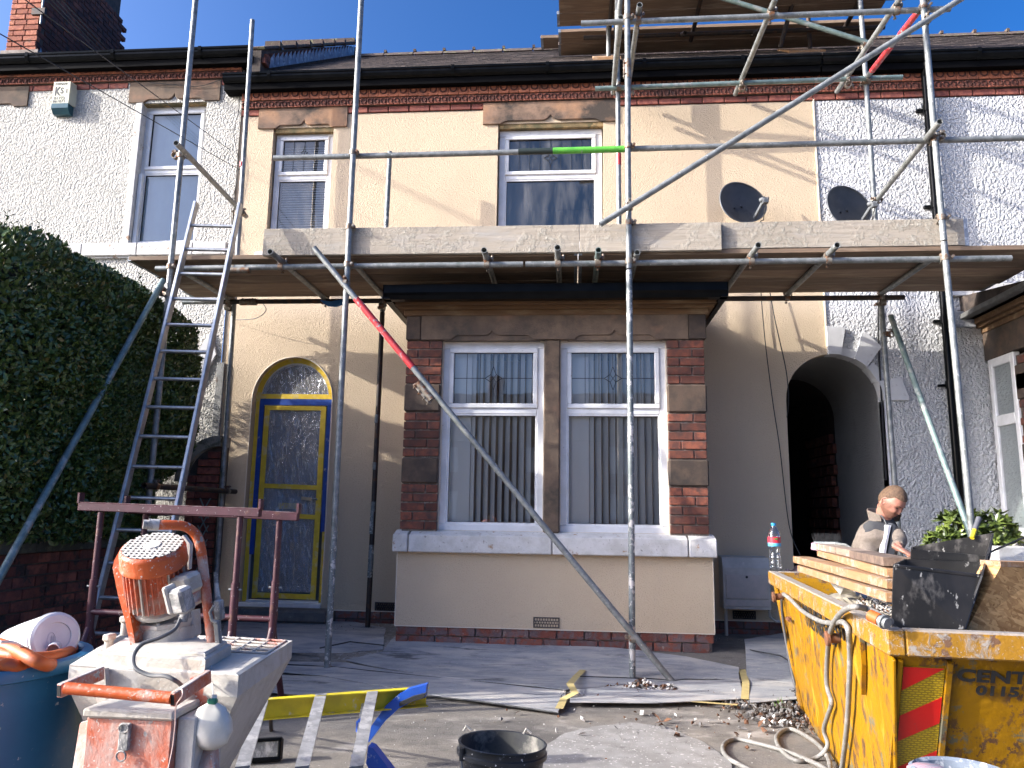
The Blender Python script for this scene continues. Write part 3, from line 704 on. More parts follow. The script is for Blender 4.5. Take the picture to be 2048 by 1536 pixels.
# ---- bay of the right house: we see its left side
m = MB(); BX = 3.93
m.box(BX+.012, 7.0, -.94, -.0, .1, 2.62); m.build('bay_core', M['mortar_dark'], HR)
m = MB(); m.box(BX-.02, 7.0, -.97, .0, 2.66, 2.93, ch=.008); m.build('bay_lintel', M['stone_dk'], HR)
bkk = 0
z = .62
while z < 2.64:
    grp = int((z-.62)/.078) % 8
    if grp >= 5:
        if grp == 5:
            m = MB(); m.box(BX-.012, BX+.1, -.945, -.46, z-.036, z+.036+.156, ch=.008); m.build('quoin_stone', M['stone_dk'], HR)
    else:
        y = -.94+(0 if bkk % 2 else .11)
        if bkk % 2 == 0: link('brick', get_brick(.1, M['brick_dark'], bkk), (BX+.03, -.885, z), HR, rot=Matrix.Rotation(math.pi/2, 4, 'Z'))
        while y < -.5:
            L = min(.215, -.46-y); link('brick', get_brick(L, M['brick_dark'], bkk), (BX+.03, y+L/2, z), HR, rot=Matrix.Rotation(math.pi/2, 4, 'Z')); y += .225
    z += .078; bkk += 1
# side window of that bay
m = MB()
for (ya, yb, za, zb) in ((-.46, -.40, 1.02, 2.66), (-.10, -.04, 1.02, 2.66), (-.40, -.10, 2.58, 2.66), (-.40, -.10, 2.02, 2.12), (-.40, -.10, 1.02, 1.1)): m.box(BX-.012, BX+.05, ya, yb, za, zb, ch=.006)
bw_ = m.build('bay_side_window', M['upvc'], HR)
m = MB(); m.quad((BX+.004, -.40, 1.1), (BX+.004, -.10, 1.1), (BX+.004, -.10, 2.02), (BX+.004, -.40, 2.02)); m.quad((BX+.004, -.40, 2.12), (BX+.004, -.10, 2.12), (BX+.004, -.10, 2.58), (BX+.004, -.40, 2.58))
m.build('pane', M['glass_side'], bw_, fix=False)
m = MB(); m.quad((BX+.01, -.39, 1.1), (BX+.01, -.11, 1.1), (BX+.01, -.11, 2.58), (BX+.01, -.39, 2.58)); m.build('blind', mat('grey green blind', (.2, .24, .23), rough=.8), bw_, fix=False)
m = MB(); m.box(BX-.05, 7.0, -1.03, .0, .84, .99, ch=.008); m.build('bay_sill', M['stone_white'], HR)
m = MB(); m.box(BX, 7.0, -.96, .0, .05, .84); m.build('bay_base', M['dash_r'], HR)
def cornice(parent, xl, xr, yf, z0, z1, mats, left=True, right=True):
    """stepped timber cornice round a square bay"""
    steps = [(.03, z0, z0+.05), (.07, z0+.05, z0+.08), (.11, z0+.08, z0+.15), (.17, z0+.15, z1)]
    m = MB()
    for o_, a, b in steps: m.box(xl-(o_ if left else 0), xr+(o_ if right else 0), yf-o_, -.0, a, b, ch=.004)
    return m.build('cornice', mats, parent)
cornice(HR, BX, 7.0, -.96, 2.93, 3.06, M['cornice_wood'], True, False)
m = MB(); m.box(BX-.24, 7.0, -1.21, .0, 3.06, 3.11, ch=.006); m.build('bay_roof_edge', mat('weathered lead grey edge', (.13, .13, .125), (.09, .09, .085), 10, rough=.7), HR)
m = MB(); m.prism([(-1.2, 3.11), (0, 3.3), (0, 3.11)], BX-.2, 7.0, axis='X'); m.build('bay_roof', M['slate'], HR)
m = MB(); m.box(3.6, BX-.1, -.06, -.0, 2.99, 3.14); m.build('lead_apron', M['lead'], HR)

# ---- bay of the centre house ----------------------------------------------------
bl, br, bf = -1.487, 1.127, -.95
m = MB(); m.box(bl+.014, br-.014, bf+.03, -.0, .0, .99)
m.box(bl+.014, -1.17, bf+.014, -.0, .99, 2.67); m.box(.80, br-.014, bf+.014, -.0, .99, 2.67); m.box(bl+.014, bl+.2, bf+.1, 0, .99, 2.67)
m.build('bay_core', M['mortar'], HC)
m = MB(); m.box(bl-.008, br+.008, bf-.012, bf+.05, .222, .83); m.box(bl-.01, bl+.03, bf+.05, 0, .222, .83); m.box(br-.03, br+.01, bf+.05, 0, .222, .83)
m.build('bay_apron', M['cream'], HC)
m = MB(); m.box(bl-.01, br+.01, bf-.016, bf+.0, .216, .222); m.box(bl-.012, bl-.006, bf-.015, bf+.0, .222, .83); m.box(br+.006, br+.012, bf-.015, bf+.0, .222, .83)
m.build('render_stop_bead', M['cream_edge'], HC)
# plinth bricks (bay front and sides) and along the main wall
for i, z in enumerate((.183, .105, .028)):
    brick_course(HC, bl+.0, br, z, bf-.004-.012*i*0, M['brick_plinth'], i, H=.069, rough=.004, jit=.004)
m = MB(); m.box(bl+.01, br-.01, bf+.02, bf+.05, -.1, .22); m.build('plinth_bed', M['mortar_pale'], HC)
for i, z in enumerate((.175, .097, .019)):
    for a, b in ((XL+.02, -3.36), (-2.30, bl), (br, 2.03)): brick_course(HC, a, b, z, -.006, M['brick_plinth'], i, H=.069, rough=.004, jit=.004)
m = MB(); m.box(XL, -3.3, -.002, .03, .0, .214); m.box(-2.4, 2.04, -.002, .03, .0, .214); m.build('plinth_bed', M['mortar_dark'], HC)
m = MB(); m.box(-2.44, bl, -.012, .0, .206, .214); m.box(br, 2.045, -.012, .0, .206, .214); m.build('render_stop_bead', M['cream_edge'], HC)
# sill in stones
for a, b in ((bl-.04, -1.40), (-1.39, -.185), (-.178, .93), (.937, br+.035)):
    m = MB(); m.box(a, b, -1.035, bf+.12, .826, .972, ch=.008); m.prism([(-1.03, .970), (bf+.12, .970), (bf+.12, 1.01), (bf+.04, 1.005)], a+.006, b-.006, axis='X')
    m.build('sill_stone', M['stone_white'], HC)
m = MB(); m.box(bl-.03, bl+.02, bf+.12, .0, .83, .98, ch=.006); m.box(br-.02, br+.03, bf+.12, .0, .83, .98, ch=.006); m.build('sill_return', M['stone_white'], HC)
# piers: bricks in groups of five courses between stone blocks
pierL, pierR = (bl, -1.172), (.80, br)
courses = [('b', 2.592+.035), ]
z = 2.63; seq = [('b', 5), ('s', 1), ('b', 5), ('s', 1), ('b', 5)]
zt = 2.665; kk = 0
for typ, n in [('b', 5), ('s', 3.18), ('b', 5), ('s', 2.95), ('b', 5.2)]:
    if typ == 's':
        h = n*.0785
        for a, b in (pierL, pierR):
            m = MB(); m.box(a-.004, b, bf-.014, bf+.1, zt-h+.005, zt-.005, ch=.012); m.build('quoin_stone', M['stone_dk'], HC)
            # side faces of the pier
        zt -= h
    else:
        cnt = int(n); h = .0785 if n == 5 else .0785
        for i in range(cnt):
            if zt-h < 1.0: break
            for (a, b), off in ((pierL, 0), (pierR, 1)):
                P = [(.205, .10), (.10, .205)][(kk+off) % 2]
                x = a
                for L in P:
                    link('brick', get_brick(L, M['brick_dark'], kk), (x+L/2, bf+.03+rnd.uniform(-.003, .003), zt-h/2), HC); x += L+.01
                sx = a if off == 0 else b
            zt -= h; kk += 1
# pier sides (left side faces left)
for sx, sg in ((bl, 1), (br, -1)):
    z = 1.03; k = 0
    while z < 2.64:
        y = bf+.11 if k % 2 else bf+.225
        while y < -.02:
            L = min(.205, -.012-y)
            if L > .03: link('brick', get_brick(L, M['brick_dark'], k), (sx+sg*.03, y+L/2, z), HC, rot=Matrix.Rotation(math.pi/2, 4, 'Z'))
            y += .215
        z += .0785; k += 1
# lintel stones and cornice
m = MB(); m.box(bl-.008, -1.365, bf-.02, bf+.14, 2.668, 2.885, ch=.006); m.build('lintel_stone', M['stone_dk'], HC)
m = MB(); m.box(.985, br+.008, bf-.02, bf+.14, 2.668, 2.885, ch=.006); m.build('lintel_stone', M['stone_dk'], HC)
lint = MB(); og1 = ogee(-1.09, -.36, 2.668, .038, .085); og2 = ogee(.0, .70, 2.668, .038, .085)
lint.prism([(-1.36, 2.885), (-1.36, 2.668)]+og1+og2+[(.98, 2.668), (.98, 2.885)], bf-.02, bf+.14); LO = lint.build('lintel', M['stone'], HC)
m = MB(); m.box(-1.15, -.30, bf-.008, bf+.13, 2.66, 2.77); m.box(-.06, .76, bf-.008, bf+.13, 2.66, 2.77); m.build('lintel_panel', M['stone'], LO)
m = MB(); m.box(bl, br, bf+.14, 0, 2.67, 2.9); m.build('bay_ceiling', M['stone_dk'], HC)
m = MB(); m.box(-.262, -.122, bf-.004, bf+.14, 1.0, 2.668, ch=.012); m.build('mullion', M['stone'], HC)
cornice(HC, bl, br, bf, 2.885, 3.0, M['cornice_wood'])
m = MB(); m.box(bl-.15, br+.15, bf-.19, bf-.175, 2.97, 3.06); m.build('bay_fascia', M['gutter_dk'], HC)
gb = MB()
P = [(bf-.30, 3.09), (bf-.30, 3.02), (bf-.285, 3.0), (bf-.27, 2.965), (bf-.2, 2.965), (bf-.2, 3.09), (bf-.205, 3.09), (bf-.21, 2.975), (bf-.262, 2.975), (bf-.29, 3.02), (bf-.29, 3.09)]
gb.prism(P, bl-.16, br+.15, axis='X')
for sx, sg in ((bl-.16, -1), (br+.15, 1)):
    gb.prism([(sx, 3.09), (sx+sg*.0, 2.965), (sx-sg*.06, 2.965), (sx-sg*.07, 2.975), (sx-sg*.008, 2.98), (sx-sg*.008, 3.09)], bf-.3, -.02, axis='Y')
gb.build('bay_gutter', M['gutter'], HC)
m = MB(); m.prism([(bf-.19, 3.05), (-.02, 3.12), (-.02, 3.05)], bl-.12, br+.12, axis='X'); m.build('bay_roof', M['slate'], HC)
# bay windows
for a, b in ((-1.165, -.265), (-.12, .795)):
    W, u, l = window(HC, a, b, 1.005, 2.662, bf+.075, 2.045, M['upvc'], M['glass'], outer=.06, lead=dict(nx=6, hz=.5, star=(.075, .105)))
    m = MB(); frame_bars(m, a-.012, b+.012, .995, 2.672, bf+.05, bf+.09, .016, .003); m.build('sealant_trim', M['upvc_tan'], W)
    vertical_blind(W, a+.05, b-.05, 1.06, 2.60, bf+.15,  .062, .089, -.98, skip=(0, 1, 2))
m = MB(); m.box(-1.15, .78, bf+.14, -.3, .98, 1.0); m.build('window_board', M['upvc'], HC)
m = MB(); m.box(-.98, -.90, bf+.24, bf+.32, 1.0, 1.13, ch=.01); m.build('window_ornament', M['stone_white'], HC)

# ---- door -----------------------------------------------------------------------
DR = link('door', None, (-2.86, .1, .25), HC)
M['film'] = None
def film():
    t = NT('crinkled masking film'); tr = t.node('ShaderNodeBsdfTransparent'); tr.inputs[0].default_value = (.80, .82, .84, 1)
    n1 = t.noise(t.mapv(t.mapv(t.pos, (1, 1, 1), rot=(0, .25, 0)), (2.2, 1, .6)), 7, 4, .6, 1.6)
    b = t.bump(n1, 1.0, .05)
    gl = t.node('ShaderNodeBsdfGlossy'); gl.inputs['Roughness'].default_value = .16; t.l.new(b, gl.inputs['Normal']); gl.inputs[0].default_value = (.9, .92, .95, 1)
    df = t.node('ShaderNodeBsdfDiffuse'); df.inputs[0].default_value = (.6, .6, .6, 1)
    fr = t.ramp(n1, .5, .56, .16, .30); 
    vor = t.voro(t.mapv(t.pos, (1, 1, .6), rot=(0, .6, 0)), 9, 'DISTANCE_TO_EDGE'); cr = t.math('MULTIPLY', t.ramp(t.noise(t.mapv(t.pos, (9, 1, 2.2), rot=(0, .35, 0)), 3, 6, .6, 2.5), .565, .60), .30)
    f = t.math('ADD', fr, cr); m1 = t.node('ShaderNodeMixShader'); t.l.new(f, m1.inputs[0]); t.l.new(tr.outputs[0], m1.inputs[1]); t.l.new(gl.outputs[0], m1.inputs[2])
    f2 = t.math('ADD', t.math('MULTIPLY', cr, .6), .20); m2 = t.node('ShaderNodeMixShader'); t.l.new(f2, m2.inputs[0]); t.l.new(m1.outputs[0], m2.inputs[1]); t.l.new(df.outputs[0], m2.inputs[2])
    t.l.new(m2.outputs[0], t.out.inputs[0]); return t.m
M['film'] = film()
M['tape_y'] = mat('yellow masking tape', (.74, .52, .035), (.64, .43, .03), 14, c3=(.62, .52, .28), ns3=6, lo3=.55, hi3=.66, rough=.55, bump=.3, bs=60, bd=.002)
M['tape_b'] = mat('blue masking tape', (.012, .07, .36), (.01, .05, .28), 14, c3=(.3, .33, .38), ns3=9, lo3=.62, hi3=.7, rough=.5, bump=.3, bs=60, bd=.002)
M['door_paint'] = mat('dark grey door', (.11, .12, .135), (.09, .10, .115), 6, rough=.35)
m = MB(); yb = .135
dl, dr_, dz0, dz1 = -3.235, -2.50, .27, 2.245
arcP = [(-2.8675-.40*math.cos(math.pi*i/24), 2.26+.43*math.sin(math.pi*i/24)) for i in range(25)]
arcI = [(-2.8675-.345*math.cos(math.pi*i/24), 2.285+.365*math.sin(math.pi*i/24)) for i in range(25)]
fm = MB()
fm.box(-3.285, dl, .08, .14, .24, 2.26, ch=.004); fm.box(dr_, -2.445, .08, .14, .24, 2.26, ch=.004); fm.box(dl, dr_, .08, .14, 2.225, 2.30, ch=.004); fm.box(dl, dr_, .06, .14, .235, .275, ch=.004)
for i in range(24):
    a, b, c, d = arcP[i], arcP[i+1], arcI[i+1], arcI[i]
    fm.add([(a[0], .09, a[1]), (b[0], .09, b[1]), (c[0], .09, c[1]), (d[0], .09, d[1]), (a[0], .14, a[1]), (b[0], .14, b[1]), (c[0], .14, c[1]), (d[0], .14, d[1])], [(0, 1, 2, 3), (3, 2, 6, 7), (0, 4, 5, 1)])
fm.build('door_frame', M['upvc'], DR)
m = MB(); m.box(dl+.004, dr_-.004, .115, .15, dz0+.01, dz1-.02); leaf = m.build('door_leaf', M['door_paint'], DR)
for (a, b, c, d) in ((-3.12, -2.94, 1.28, 2.02), (-2.80, -2.62, 1.28, 2.02), (-3.12, -2.94, .42, 1.0), (-2.80, -2.62, .42, 1.0)):
    m = MB(); frame_bars(m, a, b, c, d, .105, .118, .02, .004); m.build('door_panel', M['door_paint'], leaf)
m = MB(); m.box(-2.60, -2.52, .09, .10, 1.12, 1.36); m.tube([(-2.57, .09, 1.27), (-2.57, .05, 1.27), (-2.69, .05, 1.265)], .011, 8); m.build('door_handle', M['galv'], leaf)
m = MB(); m.box(-2.98, -2.76, .105, .116, 1.17, 1.23); m.build('letter_plate', M['tape_y'], leaf)
m = MB(); m.quad((-3.17, .075, .36), (-2.56, .078, .36), (-2.54, .085, 2.17), (-3.16, .08, 2.17)); m.build('masking_film', M['film'], DR, fix=False)
m = MB(); P = [(x, z) for x, z in arcI]; m.prism(P, .14, .145); m.build('fanlight_pane', mat('dark fanlight', (.02, .022, .025), rough=.1), DR)
m = MB(); P = [(-2.8675+(x+2.8675)*1.05, z) for x, z in arcI]
vv = [(x, .085, z) for x, z in P]; m.add(vv, [tuple(range(len(vv)))]); m.build('masking_film', M['film'], DR, fix=False)
def strip(pts, wd, material, y, name='tape_strip', nrm=(0, -1, 0)):
    m = MB()
    for (a, b) in zip(pts, pts[1:]):
        a, b = Vector(a), Vector(b); d = (b-a).normalized(); s_ = d.cross(Vector(nrm)).normalized()*wd/2
        m.quad(a-s_-d*.002, a+s_-d*.002, b+s_+d*.002, b-s_+d*.002)
    return m.build(name, material, DR, fix=False)
def vs_(x, z0, z1, y): return [(x, y, z0), (x+rnd.uniform(-.004, .004), y-.001, (z0+z1)/2), (x, y, z1)]
strip(vs_(-3.255, .25, 2.29, .074), .045, M['tape_y'], 0); strip(vs_(-3.212, .72, 2.27, .070), .048, M['tape_b'], 0); strip(vs_(-3.150, .30, 2.22, .066), .055, M['tape_y'], 0)
strip([(-3.23, .068, 2.262), (-2.48, .068, 2.258)], .075, M['tape_b'], 0); strip([(-3.17, .062, 2.195), (-2.54, .062, 2.19)], .045, M['tape_y'], 0)
strip(vs_(-2.50, .95, 2.24, .074), .04, M['tape_b'], 0); strip(vs_(-2.555, .30, 2.2, .060), .055, M['tape_y'], 0); strip(vs_(-2.485, .27, .95, .073), .03, M['tape_y'], 0)
strip([(-3.17, .059, 1.40), (-2.56, .059, 1.385)], .045, M['tape_y'], 0); strip([(-3.16, .059, 1.12), (-2.53, .059, 1.09)], .045, M['tape_y'], 0); strip([(-3.17, .058, .33), (-2.53, .058, .32)], .05, M['tape_y'], 0)
strip([(-3.28, .066, 2.315), (-2.46, .066, 2.31)], .05, M['tape_y'], 0)
ring = [(-2.8675-.385*math.cos(math.pi*i/24), .068, 2.29+.40*math.sin(math.pi*i/24)) for i in range(25)]
strip(ring, .055, M['tape_y'], 0)
strip([(-2.62, .04, 1.27), (-2.72, .035, 1.28)], .03, mat('tan tape', (.5, .38, .22), rough=.6), 0)
m = MB(); m.box(-3.40, -2.32, -.22, .12, .11, .225, ch=.02); m.build('doorstep', mat('worn stone step', (.16, .145, .125), (.11, .10, .09), 9, c3=(.35, .33, .3), ns3=16, lo3=.62, hi3=.7, rough=.9, bump=.6, bs=60, bd=.006), HC)
m = MB(); m.box(-3.29, -2.45, -.02, .13, .225, .262, ch=.003); m.build('threshold', M['upvc'], HC)

# ---- air bricks
M['airbrick'] = mat('grey clay air brick', (.10, .08, .07), (.06, .05, .045), 14, rough=.9, bump=.5, bs=90, bd=.003)
def airbrick(parent, x0, x1, z0, z1, Y, nx=9, nz=3):
    m = MB(); m.box(x0, x1, Y+.012, Y+.05, z0, z1); w_ = (x1-x0-.02)/nx; h = (z1-z0-.02)/nz
    m.box(x0, x1, Y, Y+.012, z1-.01, z1); m.box(x0, x1, Y, Y+.012, z0, z0+.01); m.box(x0, x0+.01, Y, Y+.012, z0+.01, z1-.01); m.box(x1-.01, x1, Y, Y+.012, z0+.01, z1-.01)
    for i in range(nx+1):
        x = x0+.01+w_*i
        for j in range(nz):
            z = z0+.01+h*j; o_ = w_/2*(j % 2)
            m.box(max(x+o_-.003, x0+.01), min(x+o_+.003, x1-.01), Y+.002, Y+.013, z, z+h)
    for j in range(1, nz): m.box(x0+.01, x1-.01, Y+.001, Y+.013, z0+.01+h*j-.003, z0+.01+h*j+.003)
    m.build('air_brick', M['airbrick'], parent, fix=False)
airbrick(HC, -.335, -.118, .232, .318, bf-.018); airbrick(HC, -1.915, -1.70, .216, .296, -.012); airbrick(HC, 1.47, 1.68, .225, .30, -.012)
# =====================================================================  SCAFFOLD
SC = thing('scaffolding', 'galvanised tube and coupler scaffolding standing in front of the cream house', 'scaffolding', (0, -1, 0))
TR = .02415
def scf(p, q, material=None, label=None, name='scaffold_tube', bands=()):
    p, q = Vector(p), Vector(q); d = q-p
    n = max(2, int(d.length/.6)+1); bend = Vector((rnd.uniform(-1, 1), rnd.uniform(-1, 1), rnd.uniform(-1, 1)))*.003
    pts = [p+d*(i/(n-1))+bend*math.sin(math.pi*i/(n-1)) for i in range(n)]
    m = MB(); m.tube(pts, TR, 14, open_=.16)
    o = m.build(name, material or M['galv'], SC, smooth=50, label=label)
    for t0, t1, bm_ in bands:
        b = MB(); a_, c_ = p+d*t0, p+d*t1; b.tube([a_, a_+(c_-a_)*.5, c_], TR+.0035, 14); b.build('paint_band', bm_, o, smooth=50)
    return o
def coupler_mesh(kind):
    m = MB()
    # band round the first tube (local Z), band round the second (local X, offset in Y), a lug and two T-bolts
    m.lathe([(.0255, -.022), (.0305, -.022), (.0315, 0), (.0305, .022), (.0255, .022)], 16)
    R = Matrix.Translation((0, .0495, 0)) @ Matrix.Rotation(math.pi/2, 4, 'Y')
    m.lathe([(.0255, -.022), (.0305, -.022), (.0315, 0), (.0305, .022), (.0255, .022)], 16, R)
    m.box(-.024, .024, .018, .034, -.024, .024, ch=.004)
    m.box(.024, .052, -.012, .010, -.013, .013, ch=.003); m.tube([(.043, -.045, 0), (.043, .028, 0)], .0065, 6); m.lathe([(.0125, 0), (.0125, .012)], 6, Matrix.Translation((.043, -.030, 0)) @ Matrix.Rotation(math.pi/2, 4, 'X'), True, True)
    m.box(-.013, .013, .04, .06, .024, .052, ch=.003); m.tube([(0, .02, .043), (0, .085, .043)], .0065, 6); m.lathe([(.0125, 0), (.0125, .012)], 6, Matrix.Translation((0, .075, .043)) @ Matrix.Rotation(math.pi/2, 4, 'X'), True, True)
    me = m.mesh('coupler', (0, 0, 0))[0]; me.materials.append(M['coupler'])
    bm = bmesh.new(); bm.from_mesh(me); bmesh.ops.recalc_face_normals(bm, faces=bm.faces); bm.to_mesh(me); bm.free(); smooth_mesh(me, 35); return me
CPM = coupler_mesh(0)
def coup(p, d1, d2, off):
    """coupler at p on a tube of direction d1, holding a tube of direction d2 that lies on the side off"""
    z = Vector(d1).normalized(); y = Vector(off).normalized(); y = (y-z*y.dot(z)).normalized(); x = y.cross(z)
    link('coupler', CPM, p, SC, rot=Matrix(((x.x, y.x, z.x), (x.y, y.y, z.y), (x.z, y.z, z.z))))
Xd, Yd, Zd = V(1, 0, 0), V(0, 1, 0), V(0, 0, 1)
OY, IY = -1.555, -.30
STO = [(-3.405, 6.4), (-1.873, 6.6), (.440, 7.2), (2.885, 7.2)]
tops = {}
scf((-3.405, OY, -.03), (-3.405, OY, 6.3)); scf((-1.866, OY, -.035), (-1.880, OY, 6.4), M['galv'])
m = MB(); m.tube([(-1.866, OY, -.03), (-1.868, OY, 1.0)], TR+.0012, 14); m.build('lime_splash', M['galv_lime'], SC, smooth=50)
scf((.428, OY, -.045), (.438, OY, 3.1), M['galv_lime'], label='lower front standard spattered with lime'); scf((.438, OY, 3.11), (.445, OY, 4.84)); scf((.445, OY, 4.85), (.462, OY, 7.4))
scf((2.912, OY, -.05), (2.878, OY, 3.3)); scf((2.878, OY, 3.31), (2.875, OY, 7.3))
# sleeves where standards are joined
def sleeve(p, d=Zd):
    m = MB(); d = Vector(d).normalized(); p = Vector(p); m.tube([p-d*.085, p+d*.085], .029, 14); s_ = d.cross(Yd).normalized()
    m.beam(p-d*.08+s_*.032, p+d*.08+s_*.032, .012, .03, up=Yd, ch=.002)
    for k in (-.05, .05): m.tube([p+d*k+s_*.032-Yd*.03, p+d*k+s_*.032+Yd*.03], .0075, 6)
    m.build('sleeve_coupler', M['coupler'], SC, smooth=40)
sleeve((.446, OY, 4.86)); sleeve(A(480, 540, -1.50), Xd); sleeve(A(497, 605, -.35), Xd)
# inner standards
scf((-3.377, IY, .05), (-3.462, IY, 6.36)); scf((-1.90, IY, .07), (-1.893, IY, 3.1), M['rust_tube'], label='dark inner standard spattered with lime beside the bay', name='scaffold_tube')
for (za, zb) in ((.55, .85), (.95, 1.25), (1.55, 1.62), (2.0, 2.08)):
    m = MB(); m.tube([(-1.899, IY, za), (-1.897, IY, zb)], TR+.001, 14); m.build('lime_splash', M['galv_lime'], SC, smooth=50)
scf((-1.893, IY, 3.11), (-1.889, IY, 4.80), M['galv_lime'])
scf((.44, IY, 3.1), (.44, IY, 7.2)); scf((2.90, IY, .05), (2.875, IY, 3.14)); scf((2.872, IY, 3.15), (2.871, IY, 7.2))
b = MB(); b.tube([(.44, IY, 4.60), (.44, IY, 4.72)], TR+.001, 14); b.build('paint_band', M['red_spray'], SC, smooth=50)
b = MB(); q = A(488, 328, IY); b.tube([(-3.451, IY, q.z-.03), (-3.452, IY, q.z+.02)], TR+.001, 14); b.build('paint_band', M['red_spray'], SC, smooth=50)
# ledgers of the lower lift
LZ = 3.172; LY = -1.503
scf((-3.56, LY, LZ), (-.42, LY, LZ+.002), M['galv']); scf((-.40, LY, LZ+.002), (3.395, LY, LZ+.006), M['galv'])
scf((-3.92, -.35, 3.208), (.2, -.35, 3.205), M['rust_tube']); scf((.22, -.35, 3.205), (3.065, -.35, 3.198), M['rust_tube'])
m = MB(); m.tube([(-3.93, -.35, 3.208), (-3.55, -.35, 3.208)], TR+.0008, 14); m.build('bare_end', M['galv'], SC, smooth=50)
# transoms: each pokes out past the front ledger
TZ = LZ+.049+.003
for (px, py, mt) in ((540, 503, None), (968, 500, None), (1115, 495, None), (1197, 500, 'galv_green'), (1517, 490, None), (1675, 490, None)):
    g = G(px, py, TZ); scf((g.x, g.y+.0, TZ), (g.x-.01, -.24, TZ+.012), M[mt] if mt else None)
    coup((g.x, LY, LZ), Xd, Yd, Zd); coup((g.x-.01, -.35, 3.203), Xd, Yd, Zd)
for X_, ya in ((-3.45, -1.46), (-1.86, -1.40), (.50, -1.62), (2.86, -1.38)):
    scf((X_, ya, TZ), (X_, -.22, TZ+.012)); coup((X_, -.35, 3.203), Xd, Yd, Zd)
for X_ in (-3.405, -1.876, .439, 2.879):
    coup((X_, OY, LZ), Zd, Xd, Yd)
for X_ in (-3.462, -1.893, 2.873): coup((X_, IY, 3.15), Zd, Xd, -Yd)
# guard rail with sprayed bands
scf((-2.594, LY, 4.158), (.46, LY, 4.166), bands=((.695, .79, M['black_spray']), (.79, .985, M['green_spray']))); scf((.47, LY, 4.166), (4.6, LY, 4.185))
for X_ in (-1.88, .443, 2.877): coup((X_, OY, 4.165), Zd, Xd, Yd)
# rails between outer and inner standards
def yrail(X0, z, ya, yb, X1=None, **k): scf((X0, ya, z), (X1 if X1 is not None else X0, yb, z), **k)
a_ = A(352, 286, -1.78); yrail(a_.x, a_.z, -1.78, -.18, X1=-3.42); coup((-3.405, OY, a_.z), Zd, Yd, -Xd); coup((-3.455, IY, a_.z-.01), Zd, Yd, Xd)
a_ = A(1880, 243, -1.80); yrail(a_.x, a_.z, -1.80, -.15, X1=2.91); coup((2.877, OY, a_.z), Zd, Yd, Xd); coup((2.872, IY, a_.z), Zd, Yd, Xd)
a_ = A(315, 968, OY); yrail(-3.36, 1.33, -1.72, -.12, X1=-3.34, material=M['rust_tube']); coup((-3.405, OY, 1.33), Zd, Yd, Xd); coup((-3.39, IY, 1.33), Zd, Yd, Xd)
yrail(-3.34, 1.12, -1.70, -.2, X1=-3.33, material=M['rust_tube'])
for z in (3.50, 4.62): coup((-1.878, OY, z) if z < 4 else (.445, OY, 3.50), Zd, Xd, Yd)
coup((2.878, OY, 3.50), Zd, Xd, Yd)
# rakers and braces
p = A(327, 566, -1.61); scf((-3.43, -1.60, 3.04), (-3.49, -3.47, -.06), M['galv_green']); coup((-3.41, OY, 2.93), Zd, V(0, -1.9, -3.1), V(-.3, -1, 0))
scf((-2.148, -1.612, 3.30), (.738, -1.612, -.06), bands=((.13, .30, M['red_spray']),)); coup((-1.876, OY, 3.0), Zd, V(2.9, 0, -3.35), -Yd); coup((.430, OY, .265), Zd, V(2.9, 0, -3.35), -Yd)
q = A(850, 782, -1.615); m = MB(); dd = V(2.886, 0, -3.36).normalized(); m.tube([q-dd*.09, q+dd*.09], .0290, 14); pn = V(-.76, 0, -.65)
m.beam(q-dd*.10+pn*.03, q+dd*.11+pn*.03, .03, .02, up=Yd, ch=.003)
for k in (-.08, -.02, .04, .09): m.tube([q+dd*k+pn*.03-Yd*.02, q+dd*k+pn*.055+Yd*.015], .008, 6)
m.build('sleeve_coupler', M['coupler'], SC, smooth=40)
scf((2.93, -.355, 3.02), (2.945, -1.66, .70), M['galv_green']); coup((2.90, IY, 2.86), Zd, V(0, -1.3, -2.3), V(1, 0, 0)); coup((2.90, OY, 1.0), Zd, V(0, -1.3, -2.3), V(1, -.3, 0))
a_, b_ = A(1200, 449, -1.615), A(1925, -4, -1.615); scf(a_, b_, M['galv']); coup((.442, OY, a_.z+.165), Zd, b_-a_, -Yd); coup((2.875, OY, 5.19), Zd, b_-a_, -Yd)
a_, b_ = A(1745, 88, -.36), A(1385, -22, -.36); scf(a_, b_, M['galv_green']); coup((2.871, IY, a_.z), Zd, b_-a_, -Yd)
# upper lift
scf((.054, LY, 5.335), (3.11, LY, 5.345)); scf((.207, -.352, 5.405), (3.2, -.352, 5.43), M['galv_green'])
for X_ in (.445, 2.875): coup((X_, OY, 5.34), Zd, Xd, Yd); coup((X_, IY, 5.41), Zd, Xd, -Yd)
for X_, ya, yb, bd in ((1.657, -1.66, -.06, ()), (.545, -1.64, -.12, ()), (2.68, -1.68, -.05, ())):
    scf((X_, ya, 5.395), (X_, yb, 5.47)); coup((X_, LY, 5.34), Xd, Yd, Zd); coup((X_, -.352, 5.412), Xd, Yd, -Zd)
scf((2.93, -1.62, 5.42), (2.86, -.27, 5.44), bands=((.18, .42, M['red_spray']), (.55, .85, M['red_spray'])))
scf((.40, -1.45, 5.42), (.395, -.2, 5.44))
